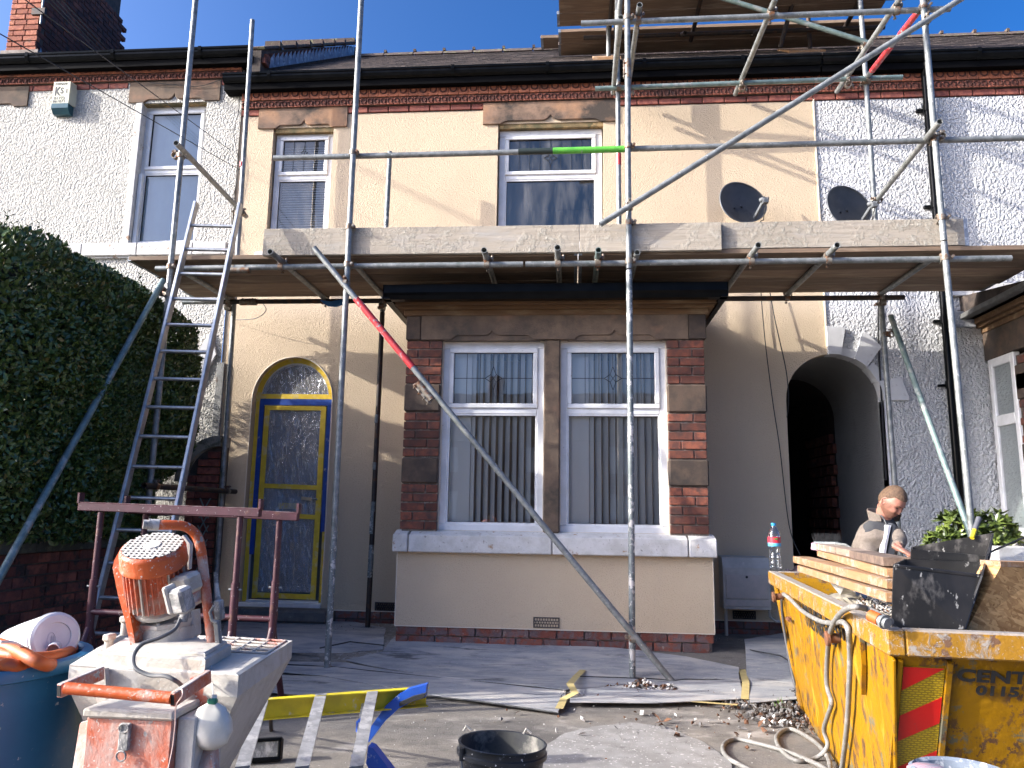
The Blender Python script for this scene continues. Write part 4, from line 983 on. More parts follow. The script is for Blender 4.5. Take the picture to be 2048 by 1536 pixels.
# short poles that prop the roof platform
PZ = 6.58
for (X_, Y_) in ((.375, .30), (2.60, .45), (.46, .32)):
    zr_ = EAVE_Z+(Y_-EAVE_Y)*math.tan(sl_ang)
    scf((X_, Y_, zr_+.04), (X_, Y_+.0, PZ+.1), M['galv'] if X_ < .45 else M['rust_tube'])
scf((1.2, .18, 6.35), (1.2, .55, PZ), M['rust_tube']); scf((1.98, .1, 6.30), (2.02, .6, PZ), M['rust_tube']); scf((2.25, .35, 6.25), (2.4, .0, PZ+.3), M['rust_tube'])
for X_ in (.39, 1.33, 2.1, 3.0): scf((X_, -1.0, PZ-.03), (X_, .62, PZ-.03), M['rust_tube'])
scf((.1, .42, PZ-.085), (3.4, .42, PZ-.085), M['rust_tube']); scf((.44, -.26, 5.5), (.44, -.26, 6.9))
for X_, z0, z1 in ((.40, -1.62, 5.2),): scf((.40, -.27, 5.50), (.50, -1.50, 6.9))
# timber pads on the slates
def pad(x0, x1, ya, yb, label):
    m = MB(); d = math.tan(sl_ang); z = lambda y: EAVE_Z+(y-EAVE_Y)*d+.02
    m.prism([(ya, z(ya)), (yb, z(yb)), (yb, z(yb)+.03), (ya, z(ya)+.03)], x0, x1, axis='X')
    tag(m.build('timber_pad', M['pine'], None), label, 'plank', 'pale timber pads on the slates')
pad(.20, .50, .12, .42, 'pale plywood pad on the slates under the left prop'); pad(2.30, 2.68, .20, .62, 'pale timber offcut on the slates under the right prop')
# ---- boards: every one its own thing
EL = M['galv']
def board(x0, x1, Y0, z0, label, material=M['board'], wd=.22, th=.038, group=None, vertical=False, hoop=True, cat='scaffold board', tilt=0):
    m = MB()
    n = 6
    if vertical: m.box(x0, x1, Y0, Y0+th, z0, z0+wd, ch=.003)
    else: m.box(x0, x1, Y0, Y0+wd, z0, z0+th, ch=.003)
    m.v = [(x, y+.004*math.sin(x*1.3+Y0*7), z+.003*math.sin(x*.9+Y0*5)+tilt*(x-x0)) for x, y, z in m.v]
    o = m.build('scaffold_board', material, None); tag(o, label, cat, group)
    if hoop:
        for xe, sg in ((x0, 1), (x1, -1)):
            h = MB()
            if vertical: h.box(xe-.0015*sg, xe+.028*sg, Y0-.0012, Y0+th+.0012, z0-.0012, z0+wd+.0012)
            else: h.box(xe-.0015*sg, xe+.028*sg, Y0-.0012, Y0+wd+.0012, z0-.0012, z0+th+.0012)
            h.build('end_hoop', M['lead'], o)
    return o
DZ = 3.253
ords = ['outermost', 'second from the street side', 'middle', 'second from the wall', 'innermost']
for i in range(5):
    Y0 = -1.485+i*.2275
    board(-3.82+rnd.uniform(-.02, .02), .025, Y0, DZ, f'left half of the lower deck, {ords[i]} board', group='boards of the lower deck')
    board(.035, 3.76+(.03 if i < 4 else .0)+rnd.uniform(-.02, .02), Y0, DZ, f'right half of the lower deck, {ords[i]} board', group='boards of the lower deck')
xs0, xs1, xs2 = A(527, 490, -1.52).x, A(1443, 480, -1.52).x, A(1934, 470, -1.47).x
board(xs0, .04, -1.528, 3.268, 'left grey toe board crusted with dried render above the door side of the deck', M['board_grey'], wd=.235, group='toe boards of the lower deck', vertical=True, hoop=False)
board(.043, xs1, -1.528, 3.269, 'middle grey toe board between the centre pole and the toe board joint', M['board_grey'], wd=.235, group='toe boards of the lower deck', vertical=True, hoop=False)
board(xs1-.25, xs2, -1.487, 3.293, 'right grey toe board tucked behind the middle one, below the two dishes', M['board_grey'], wd=.222, group='toe boards of the lower deck', vertical=True)
j = 0
names = ['farthest from the street', 'second from the far edge', 'third from the far edge', 'fourth from the far edge', 'fifth from the far edge', 'nearest the street']
for j, (Y0, xa, xb) in enumerate(((.69, -.19, 3.42), (.455, -.185, 3.46), (.13, -.195, 3.30), (-.10, -.17, 3.50), (-.33, -.24, 3.45), (-.56, -.22, 3.4))):
    board(xa, xb, Y0, 6.60, f'dark board of the upper platform, {names[j]}', group='boards of the upper platform')
board(-.40, -.02, .70, 6.70, 'short board end sticking out left of the upper platform', hoop=True)
board(.0, 3.2, .40, 6.82, 'board laid across the back of the upper platform', hoop=False, vertical=True)
# ---- aluminium ladder tied to the scaffold
LD = thing('ladder', 'tall aluminium ladder leaning on the left end of the scaffold deck', 'ladder', (-3.6, -2.5, -.05))
M['alu'] = mat('dull aluminium', (.42, .43, .44), (.30, .31, .32), 13, c3=(.55, .42, .42), ns3=6, lo3=.6, hi3=.72, c4=(.16, .16, .16), ns4=30, lo4=.64, hi4=.7, rough=.42, metal=.8, bump=.15, bs=40, bd=.002)
tL, tR = A(393, 405, -1.655), A(481, 407, -1.655)
bL, bR = A(178, 1275, -2.455), A(300, 1278, -2.455)
def ext(a, b, z): return a+(b-a)*((z-a.z)/(b.z-a.z))
bL0, bR0 = ext(tL, bL, -.05), ext(tR, bR, -.05)
for a, b in ((tL, bL0), (tR, bR0)):
    m = MB(); m.beam(a, b, .026, .062, up=(0, -1, 0), ch=.004); m.build('stile', M['alu'], LD)
rung_y = [453, 500, 548, 598, 650, 703, 757, 813, 874, 935, 998]
def at_y(a, b, py):
    # point of the stile seen at image height py
    lo, hi = 0.0, 1.0
    for _ in range(40):
        t = (lo+hi)/2; pt = a+(b-a)*t; d = pt-CAM; yy = 768-FPX*d.dot(UP)/d.dot(FW)
        if yy < py: lo = t
        else: hi = t
    return (lo+hi)/2
ts = [at_y(tR, bR0, y) for y in rung_y]
dt = (ts[-1]-ts[0])/(len(ts)-1); t = ts[0]
while t < .985:
    m = MB(); a, b = tL+(bL0-tL)*t, tR+(bR0-tR)*t; m.tube([a, b], .0145, 10); m.build('rung', M['alu'], LD, smooth=50); t += dt

# ---- satellite dishes
M['dish'] = mat('dark grey mesh dish', (.045, .047, .048), (.06, .06, .06), 9, c3=(.03, .032, .036), ns3=4, rough=.55)
M['dish_rim'] = mat('grey dish rim', (.10, .108, .115), rough=.55)
def dish(px, py, w_, h_, wallY, label, tiltdeg):
    c = A(px, py, -.28)
    T = thing('satellite_dish', label, 'satellite dish', (c.x+.05, 0, c.z-.1), 'dark satellite dishes above the toe board')
    # dish faces the camera side, up and to the right
    nrm = V(.42, -.87, .26).normalized(); upv = V(-.50, 0, .87); upv = (upv-nrm*upv.dot(nrm)).normalized(); sx = upv.cross(nrm)
    Mx = Matrix(((sx.x, upv.x, nrm.x, c.x), (sx.y, upv.y, nrm.y, c.y), (sx.z, upv.z, nrm.z, c.z), (0, 0, 0, 1)))
    m = MB(); n = 40; rings = 8; vs = [(0, 0, -.05)]; fs = []
    def rad(a):  # egg outline
        return (w_/2*math.cos(a)*(1-.10*math.sin(a)), h_/2*math.sin(a))
    for r in range(1, rings+1):
        t = r/rings
        for k in range(n):
            x, y = rad(2*math.pi*k/n); vs.append((x*t, y*t, -.05*(1-t*t)))
    for k in range(n): fs.append((0, 1+k, 1+(k+1) % n))
    for r in range(rings-1):
        for k in range(n): a = 1+r*n+k; b = 1+r*n+(k+1) % n; fs.append((a, a+n, b+n, b))
    m.add([Mx @ Vector(v) for v in vs], fs); m.build('reflector', M['dish'], T, smooth=True)
    m = MB(); m.tube([Mx @ V(*rad(2*math.pi*k/n), .002) for k in range(n+1)], .007, 6, cap=False); m.build('rim', M['dish_rim'], T, smooth=True)
    base = Mx @ V(.02, -h_*.43, -.01); lnb = Mx @ V(.05, -h_*.26, .19)
    m = MB(); m.beam(base, lnb, .022, .03, ch=.003); m.build('arm', M['dish_rim'], T)
    m = MB(); m.tube([lnb+V(-.0, 0, .0), lnb+V(-.03, .04, .0)], .024, 14); m.tube([lnb, lnb+V(.03, -.02, -.01)], .017, 12); m.box(lnb.x-.02, lnb.x+.03, lnb.y-.03, lnb.y+.02, lnb.z-.05, lnb.z+.0, ch=.005)
    m.build('receiver', M['dish_rim'], T, smooth=40)
    m = MB(); m.tube([lnb+V(.01, 0, -.04), lnb+V(-.0, .05, -.14), base+V(.1, .05, .0), base+V(.1, .14, .03), (c.x+.12, wallY-.02, c.z-.35)], .005, 6); m.build('lead_cable', M['cable'], T, smooth=True)
    for q in ((-.10, -.02), (0.0, -.03), (-.05, -.15)):
        m = MB(); m.lathe([(.012, 0), (.010, .012), (0, .014)], 8, Mx @ Matrix.Translation((q[0], q[1], -.045))); m.build('bolt', M['rubber'], T)
    m = MB(); m.box(-.07, .07, -.07, .07, -.095, -.062, Mx, ch=.008); m.tube([Mx @ V(0, 0, -.06), V(c.x+.05, -.12, c.z-.12), V(c.x+.05, -.02, c.z-.2)], .02, 10); m.box(c.x-.02, c.x+.12, -.02, -.0, c.z-.32, c.z-.12); m.build('bracket', M['dish_rim'], T)
dish(1485, 404, .585, .455, 0, 'left dark satellite dish fixed on the cream render', 0)
dish(1697, 412, .585, .455, 0, 'right dark satellite dish on the white pebbledash next to the scaffold rail', 0)
# ---- alarm box
c0, c1 = A(107, 166, -.095), A(140, 212, -.095)
AB = thing('alarm_box', 'cream burglar alarm box with KSI lettering under the eaves of the left house', 'alarm box', (-5.69, 0, 5.48))
x0, x1, z1, z0 = -5.795, -5.60, 5.835, 5.575
m = MB(); m.prism([(x0, z0), (x1, z0), (x1+.0, z1-.0), (x0, z1)], -.10, -.0); m.v = [(x+(.0 if y < -.05 else (.02 if x > -5.7 else -.02)), y, z) for x, y, z in m.v]
m.build('case', mat('cream plastic case', (.66, .64, .46), (.60, .58, .42), 6, rough=.4), AB)
m = MB(); m.prism([(-.10, z0-.001), (0, z0-.001), (0, z0-.11), (-.055, z0-.11), (-.10, z0-.055)], x0+.0, x1, axis='X')
m.build('siren_lens', mat('dark teal lens', (.02, .09, .11), (.015, .07, .09), 9, rough=.3), AB)
M['ink'] = mat('black lettering', (.015, .015, .016), rough=.6)
def text(parent, s, loc, size, rot, material, bold=0, sx=1, name='lettering', shear=0, ext=.0006, align='LEFT'):
    cu = bpy.data.curves.new('t', 'FONT'); cu.body = s; cu.size = size; cu.offset = bold; cu.extrude = ext; cu.shear = shear; cu.align_x = align; cu.resolution_u = 3
    o = bpy.data.objects.new('t', cu); COL.objects.link(o); bpy.context.view_layer.update()
    me = bpy.data.meshes.new_from_object(o.evaluated_get(bpy.context.evaluated_depsgraph_get())); bpy.data.objects.remove(o)
    me.materials.clear(); me.materials.append(material)
    return link(name, me, loc, parent, rot=rot, scale=(sx, 1, 1))
RX = Matrix.Rotation(math.pi/2, 3, 'X')
text(AB, 'KEEPSAFE', (x0+.02, -.1008, z1-.038), .033, RX, M['ink'], .0008, 1.0)
text(AB, 'K', (x0+.02, -.1008, z1-.165), .145, RX, M['ink'], .004, .75); text(AB, 'S', (x0+.088, -.1008, z1-.142), .10, RX, M['ink'], .003, .85); text(AB, 'I', (x0+.155, -.1008, z1-.135), .06, RX, M['ink'], .003, .9)
text(AB, '01773', (x0+.022, -.1008, z1-.215), .045, RX, M['ink'], .001, 1.15); text(AB, '861071', (x0+.012, -.1008, z1-.252), .045, RX, M['ink'], .001, 1.1)
m = MB(); m.tube([V((x0+x1)/2+.015+.07*math.cos(a), -.1005, z1-.11+.07*math.sin(a)) for a in [2*math.pi*i/24 for i in range(25)]], .0008, 4); m.build('emblem_ring', M['dish_rim'], AB)
# ---- gas meter box on the wall
MT = thing('meter_box', 'grey plastic meter box on the cream wall beside the bay', 'meter box', (1.55, 0, .3))
M['meter'] = mat('weathered grey plastic', (.50, .475, .43), (.42, .40, .36), 7, c3=(.58, .55, .50), ns3=12, lo3=.58, hi3=.7, rough=.75, bump=.2, bs=60)
xa, xb = 1.355, 1.775
m = MB(); m.prism([(-.0, .335), (-.20, .335), (-.21, .70), (-.17, .79), (.0, .80)], xa, xb, axis='X'); m.build('body', M['meter'], MT)
m = MB(); m.box(xa+.025, xb-.025, -.217, -.205, .43, .64, ch=.003); m.box(xa+.01, xb-.01, -.212, -.2, .36, .42, ch=.003); m.build('door', mat('pinkish grey door', (.48, .42, .38), (.42, .38, .345), 16, rough=.8), MT)
m = MB(); m.lathe([(.012, 0), (.010, .006), (0, .007)], 10, Matrix.Translation((1.565, -.217, .62)) @ Matrix.Rotation(math.pi/2, 4, 'X')); m.build('lock', M['rubber'], MT)
m = MB(); m.tube([(1.39, -.1, .34), (1.39, -.1, .02)], .016, 10); m.build('pipe', M['meter'], MT, smooth=True)
m = MB(); m.tube([(1.78, -.06, .38), (1.79, -.09, .26), (1.84, -.09, .22), (2.02, -.05, .22)], .012, 8); m.build('conduit', M['meter'], MT, smooth=True)
# ---- cables
def cable(pts, r, label, material=None, cat='cable'):
    m = MB(); P = []
    pts = [Vector(p) for p in pts]
    for i in range(len(pts)-1):
        for k in range(6):
            t = k/6; p0 = pts[max(i-1, 0)]; p1 = pts[i]; p2 = pts[i+1]; p3 = pts[min(i+2, len(pts)-1)]
            P.append(.5*((2*p1)+(-p0+p2)*t+(2*p0-5*p1+4*p2-p3)*t*t+(-p0+3*p1-3*p2+p3)*t**3))
    P.append(pts[-1]); m.tube(P, r, 6); return tag(m.build('cable', material or M['cable'], None, smooth=True), label, cat)
cable([A(1522, 585, -.03), A(1530, 680, -.03), A(1545, 800, -.05), A(1560, 900, -.05), A(1578, 1050, -.04), A(1600, 1110, -.1)], .0045, 'black cable hanging down the cream wall left of the alley arch')
cable([A(1540, 585, -.06), A(1550, 640, -.07), A(1572, 740, -.08), A(1577, 800, -.06), A(1574, 835, -.02)], .005, 'shorter black cable dropping to the edge of the alley arch')
cable([A(1757, 600, -.02), A(1757, 680, -.015), A(1763, 800, -.015), A(1772, 960, -.012)], .008, 'black cable clipped to the white wall beside the alley arch')
cable([A(440, 160, -.06), A(400, 172, -.04), A(355, 170, -.04), A(300, 165, -.05)], .004, 'thin cable looped along the frieze of the left house')
cable([V(-3.72, -.03, 5.85), V(-3.66, -.03, 5.55), V(-3.7, -.03, 5.2), V(-3.62, -.03, 4.8), V(-3.66, -.03, 4.3), V(-3.6, -.03, 4.0)], .004, 'thin wire trailing down the joint between the left and middle houses', M['cable'])
cable([A(460, 640, -.03), A(510, 637, -.15), A(532, 620, -.2), A(520, 600, -.2)], .004, 'loop of grey wire sticking out above the door', M['dish_rim'])
# overhead phone wires crossing the chimney
for i, (p0, p1) in enumerate((((-10, 62), (480, 340)), ((40, -8), (460, 300)))):
    a = A(*p0, -4.0); b = A(*p1, -.02); mid = (a+b)/2+V(0, 0, -.0)
    cable([a, a+(b-a)*.5, b], .0035, ('lower thin phone wire running down from the left to the middle house', 'upper thin phone wire crossing in front of the chimney')[i])
for i in range(4):
    a = A(88+i*10, -6, -1.5); b = A(197+i*8, 105, .3); cable([a, (a+b)/2, b], .005, ('first', 'second', 'third', 'fourth')[i]+' black wire from the left of the bundle slanting across the chimney stack'); bpy.context.scene.collection.objects[-1]['group'] = 'wires across the chimney'
m = MB(); pts = [A(640, 600, -.4), A(660, 603, -.42), A(690, 598, -.4), A(687, 608, -.38), A(672, 613, -.42), A(655, 612, -.4), A(646, 606, -.4)]
m.add([p+V(0, .0, 0) for p in pts]+[p+V(0, .02, .0) for p in pts], [tuple(range(7)), tuple(range(7, 14))]+[(i, (i+1) % 7, 7+(i+1) % 7, 7+i) for i in range(7)])
tag(m.build('rag', mat('blue rag', (.02, .13, .35), rough=.7), None), 'scrap of blue tarpaulin caught on the inner ledger above the door', 'rag')
# =====================================================================  GROUND
def gz(x, y):
    t = min(max((-y-.75)/.9, 0), 1); t = t*t*(3-2*t)
    z = .09-.135*t - .03*min(max((-y-1.6)/3, 0), 1)
    return z
def asphalt():
    t = NT('dusty tarmac drive'); p = t.pos
    c = t.mix(t.ramp(t.noise(p, 90, 6, .75), .3, .7), (.09, .084, .078), (.24, .22, .195))
    c = t.mix(t.ramp(t.noise(t.mapv(p, (.8, 1.6, 1)), 1.6, 7, .62), .38, .62), c, t.mix(t.noise(p, 60, 5), (.15, .135, .115), (.26, .23, .19)))
    c = t.mix(t.ramp(t.noise(t.mapv(p, (.7, 1.3, 1), loc=(5, 1, 2)), 2.3, 8, .66), .56, .66), c, t.mix(t.noise(p, 40, 5), (.30, .27, .235), (.42, .39, .35)))
    c = t.mix(t.ramp(t.noise(t.mapv(p, loc=(9, 3, 2)), 55, 4, .6), .69, .72), c, (.5, .47, .43))
    c = t.mix(t.math('MULTIPLY', t.ramp(t.noise(t.mapv(p, (1, 1.4, 1), loc=(2, 8, 2)), 1.9, 8, .68), .48, .62), .8), c, t.mix(t.noise(p, 80, 5), (.045, .042, .04), (.12, .11, .10)))
    n = t.bump(t.noise(p, 140, 6, .7), .9, .008, t.bump(t.noise(p, 9, 5), .4, .02))
    return t.fin(c, .9, 0, n)
M['tarmac'] = asphalt()
m = MB(); xs = [-60, -30, -15]+[-9+i*.25 for i in range(73)]+[15, 30, 60]; ys = [-60, -30, -15]+[-9+i*.2 for i in range(47)]+[2, 12, 60]
vs = [(x, y, gz(x, y)+(0 if abs(x) > 9 or y < -9 else .006*noise.noise(Vector((x*1.5, y*1.5, 0))))-(0 if y < .3 else .0)) for y in ys for x in xs]
nx = len(xs); fs = [(j*nx+i, j*nx+i+1, (j+1)*nx+i+1, (j+1)*nx+i) for j in range(len(ys)-1) for i in range(nx-1)]
m.add(vs, fs); m.build('driveway', M['tarmac'], None, smooth=True, kind='structure')
def pour(name, pts, z, material, label=None, cat=None, th=.004):
    P = [G(x, y, z) for x, y in pts]; m = MB(); m.prism([(p.x, p.y) for p in P], 0, 1, axis='Z')
    m.v = [(x, y, gz(x, y)+(.006 if zz < .5 else .006+th)) for x, y, zz in m.v]; return m
# pale screed patch on the drive and dust in front of the door
M['screed'] = mat('pale cement spill', (.27, .26, .245), (.21, .20, .185), 7, c3=(.14, .13, .12), ns3=14, lo3=.58, hi3=.7, c4=(.5, .48, .45), ns4=50, rough=.95, bump=.6, bs=110, bd=.005)
def ngon(name, pts, z, material, jag=.01, lift=.008, th=.003, sub=5, **tags):
    P = [G(x, y, z) for x, y in pts]; Q = []
    for a, b in zip(P, P[1:]+P[:1]):
        for k in range(sub):
            t = k/sub; q = a+(b-a)*t; Q.append((q.x+rnd.uniform(-jag, jag)*(k > 0), q.y+rnd.uniform(-jag, jag)*(k > 0)))
    xs_ = [q[0] for q in Q]; ys_ = [q[1] for q in Q]
    tri = tessellate_polygon([[Vector((a, b, 0)) for a, b in Q]])
    bm = bmesh.new(); vv = [bm.verts.new((a, b, 0)) for a, b in Q]
    for t in tri:
        try: bm.faces.new([vv[i] for i in t])
        except ValueError: pass
    for _ in range(3):
        es = [e for e in bm.edges if e.calc_length() > .16]
        if es: bmesh.ops.subdivide_edges(bm, edges=es, cuts=1); bmesh.ops.triangulate(bm, faces=bm.faces)
    for v in bm.verts:
        v.co.z = gz(v.co.x, v.co.y)+lift+.006*abs(noise.noise(Vector((v.co.x*4, v.co.y*7, lift*100))))
    me = bpy.data.meshes.new(name); 
    r = bmesh.ops.extrude_face_region(bm, geom=bm.faces[:]); 
    for v in [g for g in r['geom'] if isinstance(g, bmesh.types.BMVert)]: v.co.z += th
    bmesh.ops.recalc_face_normals(bm, faces=bm.faces)
    c = Vector((sum(xs_)/len(xs_), sum(ys_)/len(ys_), 0))
    for v in bm.verts: v.co -= c
    bm.to_mesh(me); bm.free(); me.materials.append(material); smooth_mesh(me, 30)
    return link(name, me, c, None, **tags)
ngon('cement_spill', [(1130, 1475), (1190, 1462), (1260, 1455), (1330, 1462), (1400, 1490), (1460, 1530), (1480, 1600), (1100, 1620), (1060, 1560), (1090, 1500)], -.075, M['screed'], .008, .006, .001, sub=8, kind='structure')
ngon('dust_patch', [(440, 1243), (640, 1238), (800, 1262), (812, 1300), (700, 1318), (560, 1300), (440, 1290)], .03, mat('heaped cement dust', (.34, .30, .245), (.24, .21, .175), 10, c3=(.42, .39, .35), ns3=20, rough=1, bump=1, bs=40, bd=.02), .03, .005, .001, sub=8, kind='structure')
def lino(name, a, b, c):
    t = NT(name); p = t.mapv(t.pos, (1.2, 5.5, 1)); n = t.noise(p, 3.2, 8, .68, .4)
    col = t.mix(t.ramp(n, .36, .62), a, b); col = t.mix(t.ramp(t.noise(t.mapv(t.pos, (1, 3, 1), loc=(4, 4, 1)), 2.1, 7, .65), .47, .60), col, c)
    col = t.mix(t.ramp(t.noise(t.pos, 40, 5, .6), .62, .68), col, (.46, .43, .38))
    col = t.mix(t.ramp(t.noise(t.mapv(t.pos, (.8, 3.5, 1), loc=(14, 4, 1)), 2.6, 8, .7), .57, .66), col, (.085, .09, .10))
    return t.fin(col, .62, 0, t.bump(t.noise(t.mapv(t.pos, (1, 4, 1)), 6, 8, .75, .8), .8, .012))
M['sheet'] = lino('grey protective sheet', (.22, .23, .245), (.36, .36, .365), (.46, .435, .40))
M['sheet2'] = lino('dusty grey protective sheet', (.25, .26, .275), (.39, .385, .385), (.50, .47, .43))
M['rubber_blk'] = mat('black sheet edge', (.015, .016, .018), (.05, .05, .05), 20, rough=.7)
sheets = [
 ([(455, 1262), (640, 1258), (770, 1287), (765, 1320), (700, 1322), (560, 1320), (440, 1300)], 'creased grey sheet laid in front of the doorstep'),
 ([(795, 1302), (1120, 1318), (1374, 1338), (1478, 1350), (1478, 1362), (1374, 1360), (1132, 1379), (900, 1356), (690, 1330), (764, 1323)], 'long grey sheet along the foot of the bay'),
 ([(560, 1330), (690, 1333), (900, 1358), (1132, 1384), (1116, 1424), (1000, 1408), (855, 1389), (640, 1352), (540, 1345)], 'narrow grey sheet in front of the long one, its end taped'),
 ([(530, 1352), (640, 1356), (850, 1390), (700, 1400), (520, 1385)], 'grey sheet half under the yellow stepladder'),
 ([(1140, 1384), (1374, 1366), (1480, 1366), (1488, 1402), (1300, 1410), (1140, 1408)], 'grey sheet under the debris round the centre pole'),
 ([(1490, 1318), (1585, 1300), (1615, 1330), (1620, 1402), (1500, 1412)], 'grey sheet beside the yellow skip'),
]
for i, (pts, lab) in enumerate(sheets):
    o = ngon('floor_sheet', pts, -.03, M['sheet'] if i % 2 else M['sheet2'], .004, .010+.005*i, .005, sub=4); tag(o, lab, 'floor sheet', 'protective sheets on the drive')
for (pts, lab) in (((( 440, 1324), (560, 1329), (674, 1334), (900, 1358), (1131, 1383)), 'black rolled edge between the two long grey sheets'), (((852, 1391), (960, 1404), (1118, 1425)), 'black lower edge of the narrow grey sheet'), (((1160, 1353), (1300, 1358), (1374, 1363), (1486, 1364)), 'black edge of the sheet behind the centre pole'), (((1500, 1300), (1560, 1312), (1600, 1334)), 'black crease in the sheet beside the skip'), (((640, 1296), (700, 1284), (768, 1290)), 'lifted black edge of the creased sheet near the bay')):
    m = MB(); P = []
    for x, y in pts:
        p = G(x, y, -.03)
        for _ in range(3): p = G(x, y, gz(p.x, p.y)+.022)
        P.append(p)
    m.tube([p+V(0, 0, .003*math.sin(i*2)) for i, p in enumerate(P)], .0055, 6); tag(m.build('sheet_edge', M['rubber_blk'], None), lab, 'sheet edge', 'black edges of the floor sheets')
M['tape_old'] = mat('peeling yellow tape', (.50, .40, .17), (.42, .33, .14), 20, rough=.6)
def ribbon(pts, wd, label, material, cat='tape', up=(0, 0, 1)):
    m = MB(); P = [Vector(p) for p in pts]; L = []
    for i, p in enumerate(P):
        d = (P[min(i+1, len(P)-1)]-P[max(i-1, 0)]).normalized(); s_ = d.cross(Vector(up)).normalized()*wd/2; L.append((p-s_, p+s_))
    for (a, b), (c, d) in zip(L, L[1:]): m.quad(a, b, d, c)
    return tag(m.build('tape_strip', material, None, fix=False), label, cat)
tp = [G(1118, 1424, -.045)+V(0, 0, .02), G(1128, 1400, -.03)+V(0, 0, .01), G(1150, 1395, -.02)+V(0, 0, .03), G(1140, 1380, -.01)+V(0, 0, .04), G(1152, 1362, -.02)+V(0, 0, .03), G(1166, 1345, -.02)+V(0, 0, .02)]
ribbon(tp, .05, 'peeled curl of yellow tape at the end of the grey sheets', M['tape_old'])
ribbon([G(1482, 1312, -.02)+V(0, 0, .03), G(1484, 1345, -.02)+V(0, 0, .03), G(1492, 1375, -.03)+V(0, 0, .035), G(1490, 1408, -.04)+V(0, 0, .03)], .05, 'yellow tape joining two grey sheets near the skip', M['tape_old'])
ribbon([G(1372, 1408, -.04)+V(0, 0, .02), G(1420, 1412, -.04)+V(0, 0, .02), G(1475, 1418, -.04)+V(0, 0, .025)], .04, 'loose strip of yellow tape lying on the drive near the skip', M['tape_old'])
# stones, leaves and plaster crumbs
def scatter(name, clusters, label, cat, materials, size=(.006, .02), flat=.6, seed=3, kind='stuff', leaf=.4):
    r = random.Random(seed); m = MB()
    for (px, py, sx, sy, n, hgt) in clusters:
        c = G(px, py, -.05)
        for _ in range(n):
            x, y = c.x+r.gauss(0, sx), c.y+r.gauss(0, sy); s = r.uniform(*size); dd = math.hypot((x-c.x)/sx, (y-c.y)/sy)
            z = gz(x, y)+.012+max(0, hgt*(1-dd/1.6))*r.random(); m.mi = r.randrange(len(materials))
            R = Matrix.Translation((x, y, z+s*.3)) @ Matrix.Rotation(r.uniform(0, 6.3), 4, Vector((r.uniform(-1, 1), r.uniform(-1, 1), r.uniform(-1, 1))).normalized())
            if r.random() < leaf:
                a, b = s*1.6, s*.7; m.add([R @ V(-a, 0, 0), R @ V(0, -b, s*.3), R @ V(a, 0, 0), R @ V(0, b, s*.3)], [(0, 1, 2), (0, 2, 3)])
            else:
                v = [V(r.uniform(.6, 1)*a, r.uniform(.6, 1)*b, r.uniform(.5, 1)*c_*flat)*s for a, b, c_ in ((1, 0, 0), (-1, 0, 0), (0, 1, 0), (0, -1, 0), (0, 0, 1), (0, 0, -1))]
                v = [V(r.uniform(.6, 1)*s, r.uniform(-.2, .2)*s, 0), V(-r.uniform(.6, 1)*s, 0, 0), V(0, r.uniform(.6, 1)*s, 0), V(0, -r.uniform(.6, 1)*s, 0), V(0, 0, flat*s), V(0, 0, -flat*s)]
                m.add([R @ q for q in v], [(0, 2, 4), (2, 1, 4), (1, 3, 4), (3, 0, 4), (2, 0, 5), (1, 2, 5), (3, 1, 5), (0, 3, 5)])
    m.mi = 0
    o = m.build(name, materials, None, fix=False, kind=kind); return tag(o, label, cat)
leafm = mat('dead leaf', (.13, .06, .03), (.07, .035, .02), 30, rough=.9); grit = mat('white grit', (.5, .48, .45), rough=.9); stn = mat('grey stone chip', (.13, .125, .12), rough=.9)
scatter('debris', [(1285, 1386, .10, .06, 620, .08), (1335, 1388, .07, .05, 280, .05), (1150, 1400, .05, .04, 120, .02), (1430, 1395, .14, .05, 160, .01), (1530, 1405, .16, .10, 260, .01), (1590, 1440, .12, .12, 260, .03), (1380, 1450, .5, .2, 60, 0)], 'heap of dead leaves and grit round the foot of the centre pole', 'debris', [leafm, leafm, grit, stn], (.007, .024))
scatter('crumbs', [(1300, 1440, .7, .5, 170, 0), (900, 1350, .9, .35, 260, 0), (1250, 1310, .8, .05, 260, .01), (700, 1290, .35, .2, 300, .02), (1450, 1400, .35, .2, 260, 0), (900, 1450, .6, .5, 90, 0)], 'plaster crumbs scattered over the drive and sheets', 'debris', [grit, grit, stn, leafm], (.002, .006), seed=5, leaf=.15)
scatter('rubble', [(1575, 1435, .13, .11, 260, .08), (1600, 1400, .05, .14, 120, .05), (1540, 1415, .2, .06, 80, .01)], 'lumps of dark soil and rubble against the corner of the skip', 'debris', [stn, mat('dark soil lump', (.05, .04, .033), rough=1)], (.007, .028), seed=9, leaf=.05)
# small weed
m = MB()
wp = G(1562, 1428, -.05)
for i in range(26):
    a = rnd.uniform(0, 6.28); L = rnd.uniform(.04, .09); b = wp+V(rnd.gauss(0, .02), rnd.gauss(0, .02), .02); t_ = b+V(math.cos(a)*L*.6, math.sin(a)*L*.6, L); s_ = V(-math.sin(a), math.cos(a), 0)*.004
    m.add([b-s_, b+s_, t_], [(0, 1, 2)])
M['weed'] = mat('bright weed leaf', (.10, .20, .03), (.07, .14, .02), 30, rough=.6)
tag(m.build('weed', M['weed'], None, fix=False), 'small tuft of green weed by the corner of the skip', 'weed')

